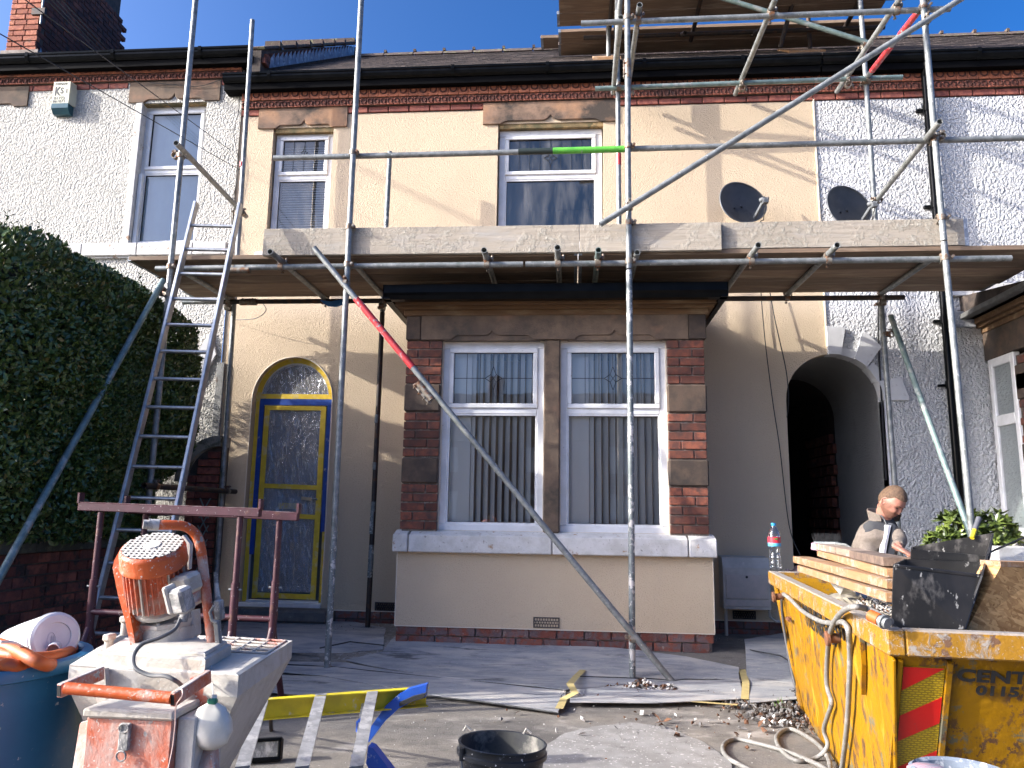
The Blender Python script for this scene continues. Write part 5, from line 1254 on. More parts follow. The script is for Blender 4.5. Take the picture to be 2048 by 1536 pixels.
# =====================================================================  GARDEN WALL, HEDGE
GW = thing('garden_wall', 'low dark brick boundary wall with a stone coping under the hedge', 'wall', (-3.75, -2, .0))
gx = -3.74
Rz = Matrix.Rotation(math.pi/2, 4, 'Z')
m = MB(); m.box(gx-.22, gx-.014, -4.2, -.15, -.1, .86); m.build('wall_core', M['mortar_dark'], GW)
z = .80; row = 0
while z > -.08:
    y = -3.55+(.1125 if row % 2 else 0)
    while y < -.2:
        link('brick', get_brick(.215, M['brick_garden'], row), (gx-.03+rnd.uniform(-.003, .003), y, z), GW, rot=Rz @ Matrix.Rotation(rnd.uniform(-.01, .01), 4, 'Y')); y += .2265
    z -= .079; row += 1
y = -4.2; i = 0
while y < -.2:
    m = MB(); m.prism([(gx+.05, .845), (gx+.05, .925), (gx+.02, .945), (gx-.24, .965), (gx-.26, .845)], y, min(y+.9, -.16)-.006, axis='Y'); m.build('coping_stone', mat('mossy dark coping', (.075, .08, .065), (.045, .05, .042), 6, c3=(.11, .12, .08), ns3=14, rough=.95, bump=.6, bs=70, bd=.006) if i == 0 else bpy.data.materials['mossy dark coping'], GW); y += .9; i += 1
# arched brick side wall with stone coping by the door, diamond trellis on it
AW2 = thing('arched_side_wall', 'small brick side wall with a curved stone coping next to the door', 'wall', (-3.8, -.2, .1))
Yw = -.28; cxx = A(430, 1000, Yw).x; R0 = cxx-A(345, 1000, Yw).x
zt_ = A(425, 872, Yw).z; zc_ = zt_-R0*1.05
outer = [(cxx+.02-R0*math.sin(t), zc_+R0*1.05*math.cos(t)) for t in [math.pi/2*i/12 for i in range(13)]]
inner = [(cxx+.02-(R0-.10)*math.sin(t), zc_+(R0*1.05-.10)*math.cos(t)) for t in [math.pi/2*i/12 for i in range(13)]]
for i in range(0, 12, 3):
    m = MB(); m.prism(outer[i:i+4]+inner[i:i+4][::-1], Yw-.04, Yw+.2); m.build('coping_stone', bpy.data.materials.get('pale side coping') or mat('pale side coping', (.30, .28, .23), (.20, .19, .16), 8, c3=(.12, .12, .08), ns3=7, rough=.95, bump=.6, bs=70, bd=.006), AW2)
m = MB(); m.prism([(cxx+.02, .0)]+inner[::1]+[(inner[-1][0], .0)], Yw+.03, Yw+.18); m.build('wall_core', M['mortar_dark'], AW2)
z = .12; row = 0
while z < zt_-.16:
    x = cxx+.02-.01; hx = cxx+.02-math.sqrt(max((R0-.11)**2-(max(z+.04-zc_, 0)/1.05)**2, 0)); k = row
    while x > hx+.05:
        L = .215 if not (x == cxx+.01 and row % 2) else .1; L = min(L, x-hx)
        link('brick', get_brick(L, M['brick'], k), (x-L/2, Yw+.03, z), AW2); x -= L+.01; k += 1
    z += .078; row += 1
tr = MB()
for k in range(5):
    z0 = .55+k*.13; tr.beam((cxx-.14, Yw-.012, z0), (cxx-.04, Yw-.012, z0+.19), .008, .01); tr.beam((cxx-.04, Yw-.022, z0), (cxx-.14, Yw-.022, z0+.19), .008, .01)
tr.build('trellis', mat('grey green trellis', (.20, .23, .21), rough=.8), AW2)
m = MB(); m.box(-3.68, -3.60, -.03, .0, .0, 2.65, ch=.004); m.build('render_patch', mat('old grey render', (.30, .30, .29), (.22, .22, .21), 12, c3=(.12, .08, .06), ns3=6, lo3=.6, hi3=.66, rough=.95, bump=1, bs=60, bd=.01), HL)
m = MB(); m.prism([(-3.98, 2.62), (-3.78, 2.98), (-3.70, 2.74), (-3.86, 2.42)], -.03, .0); m.build('painted_keystone', M['white_paint'], HL)
def hedge():
    r = np.random.RandomState(5); x0, x1, y0, y1, z0, z1 = -5.6, -3.53, -3.15, -.38, .93, 3.08
    N = 125000
    def surf(u, v, w):  # superellipsoid direction -> point
        return u, v, w
    d = r.normal(size=(N, 3)); d[:, 0] = np.abs(d[:, 0])*np.where(r.rand(N) < .85, 1, -1)
    d *= np.array([1.6, 1.1, 1.0]); p = 6.5
    c = np.array([(x0+x1)/2, (y0+y1)/2, (z0+z1)/2-.25]); h = np.array([(x1-x0)/2, (y1-y0)/2, (z1-z0)/2+.25])
    q = d/h; q /= (np.abs(q)**p).sum(1, keepdims=True)**(1/p)
    P = c+q*h
    keep = (P[:, 2] > z0-.02) & (P[:, 1] > -4.0)
    P = P[keep]; q = q[keep]; d = q*h; nrm = np.sign(q)*np.abs(q)**(p-1)/h; nrm /= np.linalg.norm(nrm, axis=1, keepdims=True)
    n = len(P)
    # lumps in the outline
    def nz(P, f, s): return np.array([noise.noise(Vector((a*f+s, b*f, c_*f))) for a, b, c_ in P])
    lump = nz(P, 1.7, 3)*.10+nz(P, 5.5, 1)*.06
    dep = r.rand(n)**1.6*.13
    P = P+nrm*(lump-dep+.03)[:, None]
    # the low end by the side wall is cut back
    t = np.clip((1.75-P[:, 2])/.5, 0, 1)*np.clip((P[:, 1]+1.3)/.5, 0, 1); P[:, 0] -= t*.35
    L = r.uniform(.016, .030, n); Wd = L*r.uniform(.42, .6, n)
    ax = r.normal(size=(n, 3))+nrm*.9+np.array([0, 0, .5]); ax /= np.linalg.norm(ax, axis=1, keepdims=True)
    nn = nrm+r.normal(size=(n, 3))*.6; sd = np.cross(ax, nn); sd /= np.linalg.norm(sd, axis=1, keepdims=True); up = np.cross(sd, ax)
    a = P-ax*L[:, None]; b = P+ax*L[:, None]*1.1; l = P+sd*Wd[:, None]+up*(L*.22)[:, None]; k = P-sd*Wd[:, None]+up*(L*.22)[:, None]
    vs = np.stack([a, l, b, k], 1).reshape(-1, 3); base = np.arange(n)*4
    fs = np.concatenate([np.stack([base, base+1, base+2], 1), np.stack([base, base+2, base+3], 1)])
    me = bpy.data.meshes.new('foliage'); o0 = P.mean(0); vs = vs-o0
    me.vertices.add(len(vs)); me.vertices.foreach_set('co', vs.ravel()); me.loops.add(fs.size); me.loops.foreach_set('vertex_index', fs.ravel().astype(np.int32))
    me.polygons.add(len(fs)); me.polygons.foreach_set('loop_start', np.arange(len(fs))*3); me.update(calc_edges=True)
    at_ = me.attributes.new('tone', 'FLOAT', 'FACE'); tv = r.rand(n); at_.data.foreach_set('value', np.concatenate([tv, tv]))
    t = NT('hedge leaf'); an = t.node('ShaderNodeAttribute'); an.attribute_name = 'tone'; f = an.outputs['Fac']
    c1 = t.mix(f, (.026, .052, .012), (.10, .155, .032)); c1 = t.mix(t.ramp(f, .965, .97), c1, (.16, .13, .035))
    c1 = t.mix(t.ramp(t.noise(t.mapv(t.pos, loc=(7, 2, 3)), 2.3, 5, .6), .66, .70), c1, (.12, .085, .03))
    t.fin(c1, .38, 0, None); t.m.node_tree.nodes['Principled BSDF'].inputs['Specular IOR Level'].default_value = .55
    me.materials.append(t.m)
    T = thing('hedge', 'tall dark green clipped hedge behind the low wall on the left', 'hedge', (-4.6, -2.2, .9))
    link('foliage', me, o0, T)
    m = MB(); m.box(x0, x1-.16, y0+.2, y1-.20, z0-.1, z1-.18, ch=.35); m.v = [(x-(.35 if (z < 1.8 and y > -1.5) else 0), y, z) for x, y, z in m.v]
    m.build('light_block_core', mat('dark hedge core', (.010, .012, .006), rough=1), T)  # solid dark core added inside the leaves to block light
    for i in range(9):
        m = MB(); y = -3.6+i*.38; m.tube([(-4.1, y, .86), (-4.12+rnd.uniform(-.1, .1), y+.05, 1.2), (-4.2, y+rnd.uniform(-.1, .1), 1.6)], [.02, .016, .012], 6); m.build('stem', M['rust_tube'], T)
hedge()

rs = random.Random(3); m = MB()
for i in range(46):
    y = rs.uniform(-3.0, -.7); x = rs.uniform(-4.4, -3.75); zb = 3.02-.12*abs(y+1.8)**1.5*.3-(.35 if y > -.9 else 0); L = rs.uniform(.06, .17); dx, dy = rs.uniform(-.05, .06), rs.uniform(-.05, .05)
    m.tube([(x, y, zb-.08), (x+dx*.5, y+dy*.5, zb+L*.5), (x+dx, y+dy, zb+L)], [.003, .0025, .001], 4)
    for k in range(9):
        t = (k+1)/9; p = V(x+dx*t, y+dy*t, zb+L*t); a = k*2.4; d = V(math.cos(a), math.sin(a), .6)*.028; s2 = V(-math.sin(a), math.cos(a), 0)*.009; m.add([p, p+d*.5+s2, p+d, p+d*.5-s2], [(0, 1, 2), (0, 2, 3)])
m.build('stray_shoots', bpy.data.materials['hedge leaf'], bpy.data.objects['hedge'], fix=False, kind='stuff')

# =====================================================================  TRESTLES
M['maroon'] = mat('maroon painted steel', (.075, .018, .028), (.055, .014, .02), 12, c3=(.12, .05, .035), ns3=10, lo3=.58, hi3=.68, c4=(.5, .45, .43), ns4=60, lo4=.665, hi4=.69, rough=.5, bump=.3, bs=50, bd=.002)
M['maroon_dust'] = mat('dusty maroon steel', (.26, .19, .19), (.12, .05, .055), 18, lo=.42, hi=.56, rough=.8, bump=.3, bs=80, bd=.002)
def trestle(Y, pl, pr, legs, label, zrail=.53):
    a, b = A(*pl, Y), A(*pr, Y); T = thing('trestle', label, 'trestle', ((a.x+b.x)/2, Y, -.05), 'maroon steel trestles')
    m = MB(); m.beam(a, b, .05, .05, ch=.004); bt = m.build('top_beam', M['maroon'], T)
    m = MB(); m.box(a.x+.01, b.x-.01, Y-.024, Y+.024, a.z+.0255, a.z+.029, None); m.v = [(x, y, z+(b.z-a.z)*(x-a.x)/(b.x-a.x)) for x, y, z in m.v]; m.build('dust_layer', M['maroon_dust'], bt)
    for q in (a, b): 
        m = MB(); m.box(q.x-.008, q.x+.008, Y-.025, Y+.025, q.z+.02, q.z+.085, ch=.002); m.build('end_lip', M['maroon'], bt)
    tops_ = []
    for lx in legs:
        p = A(lx, (pl[1]+pr[1])/2, Y); p = V(p.x, Y, a.z-.03); tops_.append(p)
        m = MB(); m.tube([p, (p.x, Y, .62)], .019, 10); m.build('post', M['maroon'], T, smooth=True)
        m = MB(); m.tube([(p.x, Y, .72), (p.x, Y, .30)], .025, 10); m.tube([(p.x, Y, .45), (p.x, Y-.24, -.06)], .02, 10); m.tube([(p.x, Y, .45), (p.x, Y+.24, -.05)], .02, 10); m.build('leg', M['maroon'], T, smooth=True)
        m = MB(); m.tube([(p.x-.04, Y-.0, .68), (p.x+.04, Y, .68)], .007, 6); m.build('height_pin', M['galv'], T)
    m = MB(); m.tube([(tops_[0].x, Y-.005, zrail), (tops_[-1].x, Y-.005, zrail-.01)], .018, 10); m.build('cross_rail', M['maroon'], T, smooth=True)
    return T
trestle(-2.92, (160, 1013), (521, 1026), (203, 482), 'front maroon steel trestle, nearer the hedge')
trestle(-2.74, (253, 1018), (597, 1034), (292, 560), 'rear maroon steel trestle, reaching in front of the door', .50)
# =====================================================================  BLUE BARREL WITH HOSES AND JUG
bc = V(-1.835, -5.235, 0); br_ = .345
BT = thing('water_barrel', 'big blue plastic barrel at the bottom left holding orange hoses', 'barrel', (bc.x, bc.y, -.1))
M['blue_pl'] = mat('scuffed blue plastic', (.012, .115, .24), (.018, .14, .28), 5, c3=(.10, .17, .26), ns3=7, lo3=.60, hi3=.75, c4=(.4, .43, .46), ns4=40, lo4=.68, hi4=.71, rough=.42, bump=.12, bs=20, bd=.004)
m = MB(); m.lathe([(.285, -.1), (.33, .1), (.338, .3), (.333, .5), (.322, .64), (.325, .665), (.347, .672), (.352, .69), (.347, .706), (.322, .71), (.312, .70), (.308, .66), (.316, .5), (.316, .1), (.27, -.06)], 56, Matrix.Translation((bc.x, bc.y, 0)), False, True)
m.build('body', M['blue_pl'], BT, smooth=50)
nb = A(3, 1418, -5.5); ang = math.atan2(-1, .55)
m = MB(); R = Matrix.Translation((bc.x+br_*.985*math.cos(-1.02), bc.y+br_*.985*math.sin(-1.02), .555)) @ Matrix.Rotation(-1.02, 4, 'Z') @ Matrix.Rotation(math.pi/2, 4, 'Y')
m.lathe([(.030, -.02), (.030, .012), (.024, .018), (.012, .02), (0, .022)], 16, R); m.build('bung', mat('dusty cream bung', (.45, .38, .27), rough=.7), BT, smooth=True)
M['hose_o'] = mat('orange hose', (.44, .10, .015), (.36, .08, .015), 8, c3=(.55, .33, .2), ns3=22, lo3=.6, hi3=.68, c4=(.3, .08, .03), ns4=7, rough=.5, bump=.2, bs=40, bd=.003)
def smooth_path(pts, k=8):
    pts = [Vector(p) for p in pts]; P = []
    for i in range(len(pts)-1):
        for j in range(k):
            t = j/k; p0 = pts[max(i-1, 0)]; p1 = pts[i]; p2 = pts[i+1]; p3 = pts[min(i+2, len(pts)-1)]
            P.append(.5*((2*p1)+(-p0+p2)*t+(2*p0-5*p1+4*p2-p3)*t*t+(-p0+3*p1-3*p2+p3)*t**3))
    return P+[pts[-1]]
def hose(pts, r, material, label, cat='hose', name='hose', group=None, n=12):
    m = MB(); m.tube(smooth_path(pts), r, n); return tag(m.build(name, material, None, smooth=60), label, cat, group)
r2 = random.Random(11)
loops = []
for i in range(3):
    R_ = .265-.03*i; z = .54+.055*i; a0 = r2.uniform(0, 6); pts = []
    for k in range(15):
        a = a0+k*.46; pts.append((bc.x+R_*math.cos(a)*(1+.05*math.sin(k)), bc.y+R_*math.sin(a), z+.03*math.sin(a*2+i)))
    loops.append(pts)
hose(loops[0], .024, M['hose_o'], 'orange hose coil lowest inside the barrel', group='orange hoses in the barrel')
hose(loops[1], .024, M['hose_o'], 'orange hose coil lying over the lower coil in the barrel', group='orange hoses in the barrel')
OH = 'orange hoses in the barrel'
hose([G(-80, 1280, .76), G(-20, 1284, .75), G(30, 1300, .745), G(65, 1318, .735), G(95, 1330, .71), G(115, 1325, .66), G(125, 1310, .62)], .0185, M['hose_o'], 'thick orange hose slanting down across the top of the barrel', group=OH)
hose([G(-60, 1325, .73), G(0, 1328, .725), G(40, 1334, .71), G(80, 1336, .69), G(120, 1322, .67), G(150, 1306, .65)], .0185, M['hose_o'], 'orange hose along the left rim of the barrel', group=OH)
hose([G(-30, 1302, .735), G(30, 1312, .73), G(80, 1316, .72), G(120, 1310, .71), G(148, 1298, .69), G(150, 1285, .66)], .0175, M['hose_o'], 'orange hose bending round under the white jug', group=OH)
hose([G(-60, 1345, .70), G(-10, 1342, .70), G(30, 1340, .69), G(60, 1330, .66)], .017, mat('brighter orange hose', (.55, .125, .015), (.45, .105, .015), 8, rough=.45), 'bright orange hose at the front edge of the barrel', group=OH)
hose([G(90, 1282, .68), G(120, 1284, .70), G(145, 1290, .70), G(158, 1302, .68), G(150, 1318, .64)], .0175, M['hose_o'], 'orange hose loop behind the jug, next to the barrel rim', group=OH)
J = thing('jug', 'white plastic jug lying on its side on top of the orange hoses', 'jug', (-1.8, -5.2, .68))
M['white_pl'] = mat('milky white plastic', (.60, .61, .63), (.54, .55, .57), 5, c3=(.5, .48, .44), ns3=18, lo3=.62, hi3=.7, rough=.35)
jb = A(112, 1274, -5.12); ja = A(30, 1292, -5.02); jd = (jb-ja).normalized()
jd = V(.80, -.52, .16).normalized(); up_ = jd.orthogonal(); q = jd.to_track_quat('Z', 'Y').to_matrix().to_4x4(); JM = Matrix.Translation(jb-jd*.17) @ q
m = MB(); m.lathe([(.05, -.16), (.062, -.04), (.070, .08), (.076, .15), (.074, .168), (.066, .174), (.045, .172), (.044, .166), (0, .165)], 32, JM); m.build('body', M['white_pl'], J, smooth=40)
m = MB(); m.tube([A(112, 1292, -5.07), A(105, 1301, -5.20)], .019, 16, open_=.12); m.build('spout', M['white_pl'], J, smooth=40)
m = MB(); m.tube([JM @ V(0, 0, .150), JM @ V(0, 0, .156)], .0775, 32); m.build('lid_rim', M['white_pl'], J, smooth=40)
m = MB(); m.tube([JM @ V(.012*math.cos(a)-.012, .024*math.sin(a)-.008, .1668) for a in [2*math.pi*i/16 for i in range(17)]], .0012, 4); m.tube([JM @ V(-.012, -.02, .167), JM @ V(-.012, .006, .167)], .0012, 4); m.tube([JM @ V(-.006, -.02, .167), JM @ V(-.006, .006, .167)], .0012, 4); m.build('embossed_mark', M['white_pl'], J)
hose([A(0, 1284, -5.45), A(30, 1286, -5.4), A(48, 1300, -5.35), A(50, 1320, -5.35)], .004, M['white_pl'], 'thin white tube curling over the orange hoses', cat='tube', name='tube')

# =====================================================================  MIXING PUMP
MP = thing('mixing_pump', 'plaster mixing pump, orange and caked with white plaster, with a tilted electric motor', 'mixing pump', (-1.15, -5.1, -.1))
def splat(name, base, dust, lo=.48, hi=.58, sc=6, rough=.6, chips=None, topdust=True):
    t = NT(name); n = t.noise(t.pos, sc, 10, .76, .5); c = t.mix(t.ramp(t.noise(t.pos, 9, 5), .3, .7), base, tuple(x*.78 for x in base))
    if chips: c = t.mix(t.ramp(t.noise(t.mapv(t.pos, loc=(5, 5, 5)), 11, 5, .6), .62, .64), c, chips)
    f = t.ramp(n, lo, hi)
    if topdust:
        sx = t.node('ShaderNodeSeparateXYZ'); t.l.new(t.geo.outputs['Normal'], sx.inputs[0]); f = t.math('MAXIMUM', f, t.math('MULTIPLY', t.ramp(sx.outputs[2], .3, .8), t.ramp(n, .30, .46)))
    dd = t.mix(t.noise(t.pos, 26, 5), dust, tuple(x*.72 for x in dust)); c = t.mix(f, c, dd)
    sp = t.ramp(t.noise(t.mapv(t.pos, loc=(1, 7, 3)), 90, 4, .6), .63, .67); c = t.mix(sp, c, dust)
    return t.fin(c, rough, 0, t.bump(t.math('ADD', f, t.noise(t.pos, 60, 5)), .6, .004))
DUST = (.47, .435, .385)
M['or_clean'] = splat('orange machine paint', (.50, .085, .012), DUST, .56, .68, 7, .42, chips=(.22, .21, .20), topdust=False)
M['or_dusty'] = splat('orange paint under plaster dust', (.47, .085, .025), DUST, .40, .64, 5, .7, chips=(.25, .24, .23))
M['or_caked'] = splat('orange paint caked in plaster', (.50, .10, .05), (.50, .46, .41), .38, .50, 5, .85)
M['caked'] = splat('steel caked in plaster', (.42, .37, .30), (.53, .50, .445), .36, .54, 5, .9)
M['caked_grey'] = splat('grey metal under plaster', (.17, .17, .165), (.55, .52, .48), .46, .58, 7, .8)
M['hollow_shade'] = mat('painted hollow shade', (.01, .01, .01), rough=.9)
zT = .72
L_, HR_, FR_, FL_ = G(139, 1330, zT), G(477, 1351, zT), G(585, 1281, zT), G(250, 1262, zT)
Bs = [V(-1.29, -5.26, .34), V(-1.07, -5.28, .34), V(-1.06, -5.10, .34), V(-1.28, -5.10, .34)]
top = [L_, HR_, FR_, FL_]
m = MB()
for i in range(4):
    a, b = top[i], top[(i+1) % 4]; c, d = Bs[(i+1) % 4], Bs[i]; lip = V(0, 0, -.055)
    m.quad(a, b, b+lip, a+lip); m.quad(a+lip, b+lip, c, d)
    ce = (top[0]+top[1]+top[2]+top[3])/4; i1, i2 = a+(ce-a)*.035, b+(ce-b)*.035
    m.quad(a, b, i2, i1); m.quad(i1, i2, c+V(0, 0, .05), d+V(0, 0, .05))
m.quad(*Bs); m.build('hopper', M['caked'], MP)
def lerp4(u, v, z=0):
    a = L_+(HR_-L_)*u; b = FL_+(FR_-FL_)*u; return a+(b-a)*v+V(0, 0, z)
# plate covering the front part, raised housing on it
def slab(u0, u1, v0, v1, z0, z1, name, material, ch=.004):
    P = [lerp4(u0, v0), lerp4(u1, v0), lerp4(u1, v1), lerp4(u0, v1)]; m = MB(); n = 4
    lo = [p+V(0, 0, z0) for p in P]; hi = [p+V(0, 0, z1) for p in P]; c = sum(hi, V(0, 0, 0))/4
    hi2 = [p+(c-p)*(ch/.1) for p in hi]; mid = [p-V(0, 0, ch) for p in hi]
    m.add(lo+mid+hi2, [(3, 2, 1, 0), (8, 9, 10, 11)]+[(i, (i+1) % 4, 4+(i+1) % 4, 4+i) for i in range(4)]+[(4+i, 4+(i+1) % 4, 8+(i+1) % 4, 8+i) for i in range(4)])
    return m.build(name, material, MP)
slab(0, 1, 0, .50, -.004, .004, 'deck_plate', M['caked']); slab(.16, .80, .015, .44, .0, .036, 'raised_housing', M['caked']); slab(.30, .78, .06, .42, .036, .046, 'motor_base_plate', M['caked'])
m = MB()
g = [lerp4(.52, .56, .0), lerp4(.97, .56, .0), lerp4(.97, .97, .0), lerp4(.52, .97, .0)]
for i in range(6):
    t = i/5; m.tube([g[0]+(g[1]-g[0])*t, g[3]+(g[2]-g[3])*t], .0045, 6)
for i in range(5):
    t = i/4; m.tube([g[0]+(g[3]-g[0])*t, g[1]+(g[2]-g[1])*t], .0045, 6)
m.build('hopper_grille', M['or_caked'], MP, smooth=True)
m = MB(); ce = lerp4(.72, .75, -.10)
vsd = []; 
for j in range(9):
    for i in range(9):
        u, v = .45+.5*i/8, .52+.44*j/8; p = lerp4(u, v, -.10+.05*math.exp(-((i-4.5)**2+(j-3.5)**2)/8)+.012*noise.noise(Vector((i*.9, j*.9, 2)))); vsd.append(p)
m.add(vsd, [(j*9+i, j*9+i+1, (j+1)*9+i+1, (j+1)*9+i) for j in range(8) for i in range(8)]); m.build('plaster_in_hopper', mat('pinkish dry plaster', (.55, .42, .36), (.45, .33, .28), 20, rough=1, bump=.8, bs=60), MP)
# motor on a tilted axis
ax = V(.05, -.42, .90).normalized(); Tp = A(305, 1091, -5.30); qz = ax.to_track_quat('Z', 'Y').to_matrix().to_4x4(); MM = Matrix.Translation(Tp) @ qz
m = MB(); m.lathe([(.0, .004), (.022, .004), (.025, .0)], 28, MM); m.build('grille_hub', M['caked'], MP); m = MB(); m.lathe([(.081, -.001), (.087, -.004), (.0915, -.014), (.0925, -.05), (.094, -.052), (.094, -.058), (.088, -.062)], 40, MM); m.build('fan_cowl', M['or_clean'], MP, smooth=40)
# perforated grille: ring and bars
gm = MB()
R_ = .082; st_ = .0150
k = -8
for k in range(-5, 6):
    x = k*st_; h = math.sqrt(max(R_*R_-x*x, 0))
    if h > .01: gm.box(x-.0034, x+.0034, -h, h, -.0015, .0015, MM); gm.box(-h, h, x-.0034, x+.0034, -.0012, .0012, MM)
gm.lathe([(0, .0025), (.018, .0025), (.020, .001)], 20, MM); gm.build('fan_grille', M['caked'], MP)
m = MB(); m.lathe([(.0, -.012), (.080, -.012)], 28, MM); m.build('fan_shadow_plate', M['hollow_shade'], MP)  # near-black disc stands in for the shade behind the grille
m = MB(); m.lathe([(.079, -.055), (.079, -.185), (.066, -.192), (.060, -.20)], 32, MM); m.build('motor_body', M['or_dusty'], MP, smooth=40)
for k in range(34):
    a = 2*math.pi*k/34; m = MB(); m.box(.072, .088, -.0017, .0017, -.182, -.06, MM @ Matrix.Rotation(a, 4, 'Z')); m.build('cooling_fin', M['or_dusty'] if k % 5 else M['caked'], MP)
m = MB(); m.lathe([(.056, -.19), (.074, -.20), (.072, -.212), (.05, -.225)], 24, MM, cap1=True); m.build('motor_flange', M['caked'], MP, smooth=40)
B0 = Tp-ax*.22; pass
m = MB(); pts8 = [(.082*math.cos(a), .066*math.sin(a)) for a in [math.pi/8+math.pi/4*i for i in range(8)]]
gM = Matrix.Translation(A(330, 1263, -5.19)) @ Matrix.Rotation(-.25, 4, 'Z') @ Matrix.Rotation(.22, 4, 'X')
m.prism(pts8, -.045, .035, axis='Z', M=gM); m.prism([(x*1.06, y*1.06) for x, y in pts8], .028, .040, axis='Z', M=gM); m.build('gearbox', M['or_caked'], MP)
for i in range(8):
    m = MB(); m.lathe([(.006, 0), (.006, .006), (0, .008)], 6, gM @ Matrix.Translation((pts8[i][0]*.86, pts8[i][1]*.86, .04))); m.build('bolt', M['caked'], MP)
m = MB(); m.lathe([(.10, .0), (.09, .018), (.075, .024), (.07, .06)], 28, Matrix.Translation(A(334, 1292, -5.19)-V(0, 0, .0))); m.build('mixing_tube_collar', M['caked'], MP, smooth=40)
# terminal box and grey plug
def obox(c, ex, ey, ez, name, material, rot, ch=.006):
    m = MB(); m.box(-ex, ex, -ey, ey, -ez, ez, Matrix.Translation(c) @ rot, ch=ch); return m.build(name, material, MP)
RR = qz.to_3x3().to_4x4()
Rt = Matrix.Rotation(-.35, 4, 'Z') @ Matrix.Rotation(.30, 4, 'X') @ Matrix.Rotation(-.12, 4, 'Y')
obox(A(382, 1178, -5.24), .034, .042, .046, 'terminal_box', M['or_caked'], Rt, .012); obox(A(372, 1166, -5.28), .040, .03, .028, 'terminal_box_cap', M['caked'], Rt, .01)
obox(A(364, 1200, -5.36), .026, .024, .036, 'power_socket', M['caked_grey'], Rt, .008); obox(A(343, 1198, -5.36), .009, .02, .040, 'socket_clip', M['caked'], Rt, .005)
m = MB(); pc = A(370, 1234, -5.36); m.tube([pc+V(0, 0, .02), pc-V(.004, .002, .012)], .012, 12); m.build('plug_gland', M['caked_grey'], MP, smooth=True)
m = MB(); cp = smooth_path([A(362, 1232, -5.36), A(350, 1258, -5.40), A(318, 1276, -5.43), A(285, 1288, -5.45), A(268, 1310, -5.47), A(270, 1335, -5.49), A(298, 1350, -5.50), A(330, 1352, -5.52), A(352, 1362, -5.52), A(364, 1372, -5.48)])
m.tube(cp, .0055, 8); m.build('power_cable', mat('dark grey rubber cable', (.05, .055, .06), (.09, .09, .09), 20, rough=.6), MP, smooth=True)
# bent guard tube on the right
m = MB(); gp = smooth_path([A(312, 1050, -5.32), A(345, 1050, -5.30), A(372, 1054, -5.28), A(392, 1070, -5.26), A(402, 1100, -5.25), A(408, 1150, -5.24), A(415, 1210, -5.24), A(424, 1285, -5.23)])
m.tube(gp[:len(gp)*5//8+1], .0145, 14); m.build('guard_tube', M['or_clean'], MP, smooth=60); m = MB(); m.tube(gp[len(gp)*5//8-1:], .0146, 14); m.build('guard_tube', M['or_dusty'], MP, smooth=60)
m = MB(); a_, b_ = A(297, 1049, -5.33), A(318, 1050, -5.315); m.tube([a_, b_], .0168, 14, open_=.2); m.build('rubber_grip', M['caked_grey'], MP, smooth=60)
# folded guard plate on the left of the motor
m = MB(); pl_ = [(248, 1098), (236, 1120), (233, 1135), (244, 1190), (258, 1240), (268, 1288), (278, 1286), (272, 1250), (262, 1200), (252, 1150), (250, 1120)]
P = [A(x, y, -5.27) for x, y in pl_]; m.prism([(p.x, p.z) for p in P], -5.29, -5.20); m.build('left_guard_plate', M['or_clean'], MP)
m = MB(); P = [A(x, y, -5.16) for x, y in ((366, 1070), (380, 1088), (377, 1138), (368, 1142), (372, 1128), (364, 1124), (357, 1140), (352, 1140), (350, 1085))]; m.prism([(p.x, p.z) for p in P], -5.16, -5.14); m.build('right_guard_plate', M['or_caked'], MP)
m = MB(); P = [A(x, y, -5.14) for x, y in ((366, 1225), (388, 1220), (390, 1270), (368, 1292))]; m.prism([(p.x, p.z) for p in P], -5.16, -5.10); m.build('bracket_plate', M['caked'], MP)
# lever clamp
lv = MB(); lv.tube([A(431, 1144, -5.22), A(434, 1180, -5.22), A(437, 1205, -5.23)], [.006, .007, .009], 8); lv.beam(A(437, 1200, -5.23), A(440, 1240, -5.23), .022, .03, up=(0, 1, 0), ch=.004); lv.beam(A(434, 1240, -5.24), A(438, 1290, -5.24), .016, .02, up=(0, 1, 0), ch=.003); lv.tube([A(428, 1212, -5.26), A(420, 1225, -5.26), A(424, 1240, -5.26), A(433, 1246, -5.26)], .005, 6)
lv.build('clamp_lever', M['caked_grey'], MP, smooth=40)
# eye bolts on the deck
for (px, py) in ((217, 1285), (250, 1247)):
    m = MB(); p = A(px, py+10, -5.2 if py > 1260 else -5.05); m.tube([p-V(0, 0, .02), p+V(0, 0, .03)], .013, 10); m.box(p.x-.012, p.x+.012, p.y-.02, p.y+.02, p.z+.02, p.z+.04, ch=.004); m.tube([p+V(-.01, 0, 0), p+V(.05, .02, -.012)], .007, 8); m.build('clamp_bolt', M['caked'], MP, smooth=40)
# push handle: two box arms and a round bar
for (f0, f1) in (((118, 1382), (205, 1345)), ((345, 1400), (418, 1352))):
    a_, b_ = A(*f0, -5.60), A(*f1, -5.46); m = MB(); m.beam(a_, b_, .016, .034, ch=.002); m.build('handle_arm', M['or_dusty'], MP)
    d_ = (b_-a_).normalized(); m = MB(); m.beam(a_-d_*.0012, a_+d_*.004, .010, .026); m.build('arm_end_shade', M['hollow_shade'], MP)  # dark block painted in as the shade of a hollow arm end
m = MB(); m.tube([A(132, 1376, -5.595), A(344, 1396, -5.595)], .0145, 14); m.build('handle_bar', M['or_clean'], MP, smooth=True)
for (p0, p1, p2) in (((190, 1345), (213, 1338), (215, 1412)),):
    m = MB(); P = [A(x, y, -5.44) for x, y in ((188, 1345), (214, 1336), (218, 1410), (200, 1412))]; m.prism([(p.x, p.z) for p in P], -5.45, -5.43); m.build('side_bracket', M['caked'], MP)
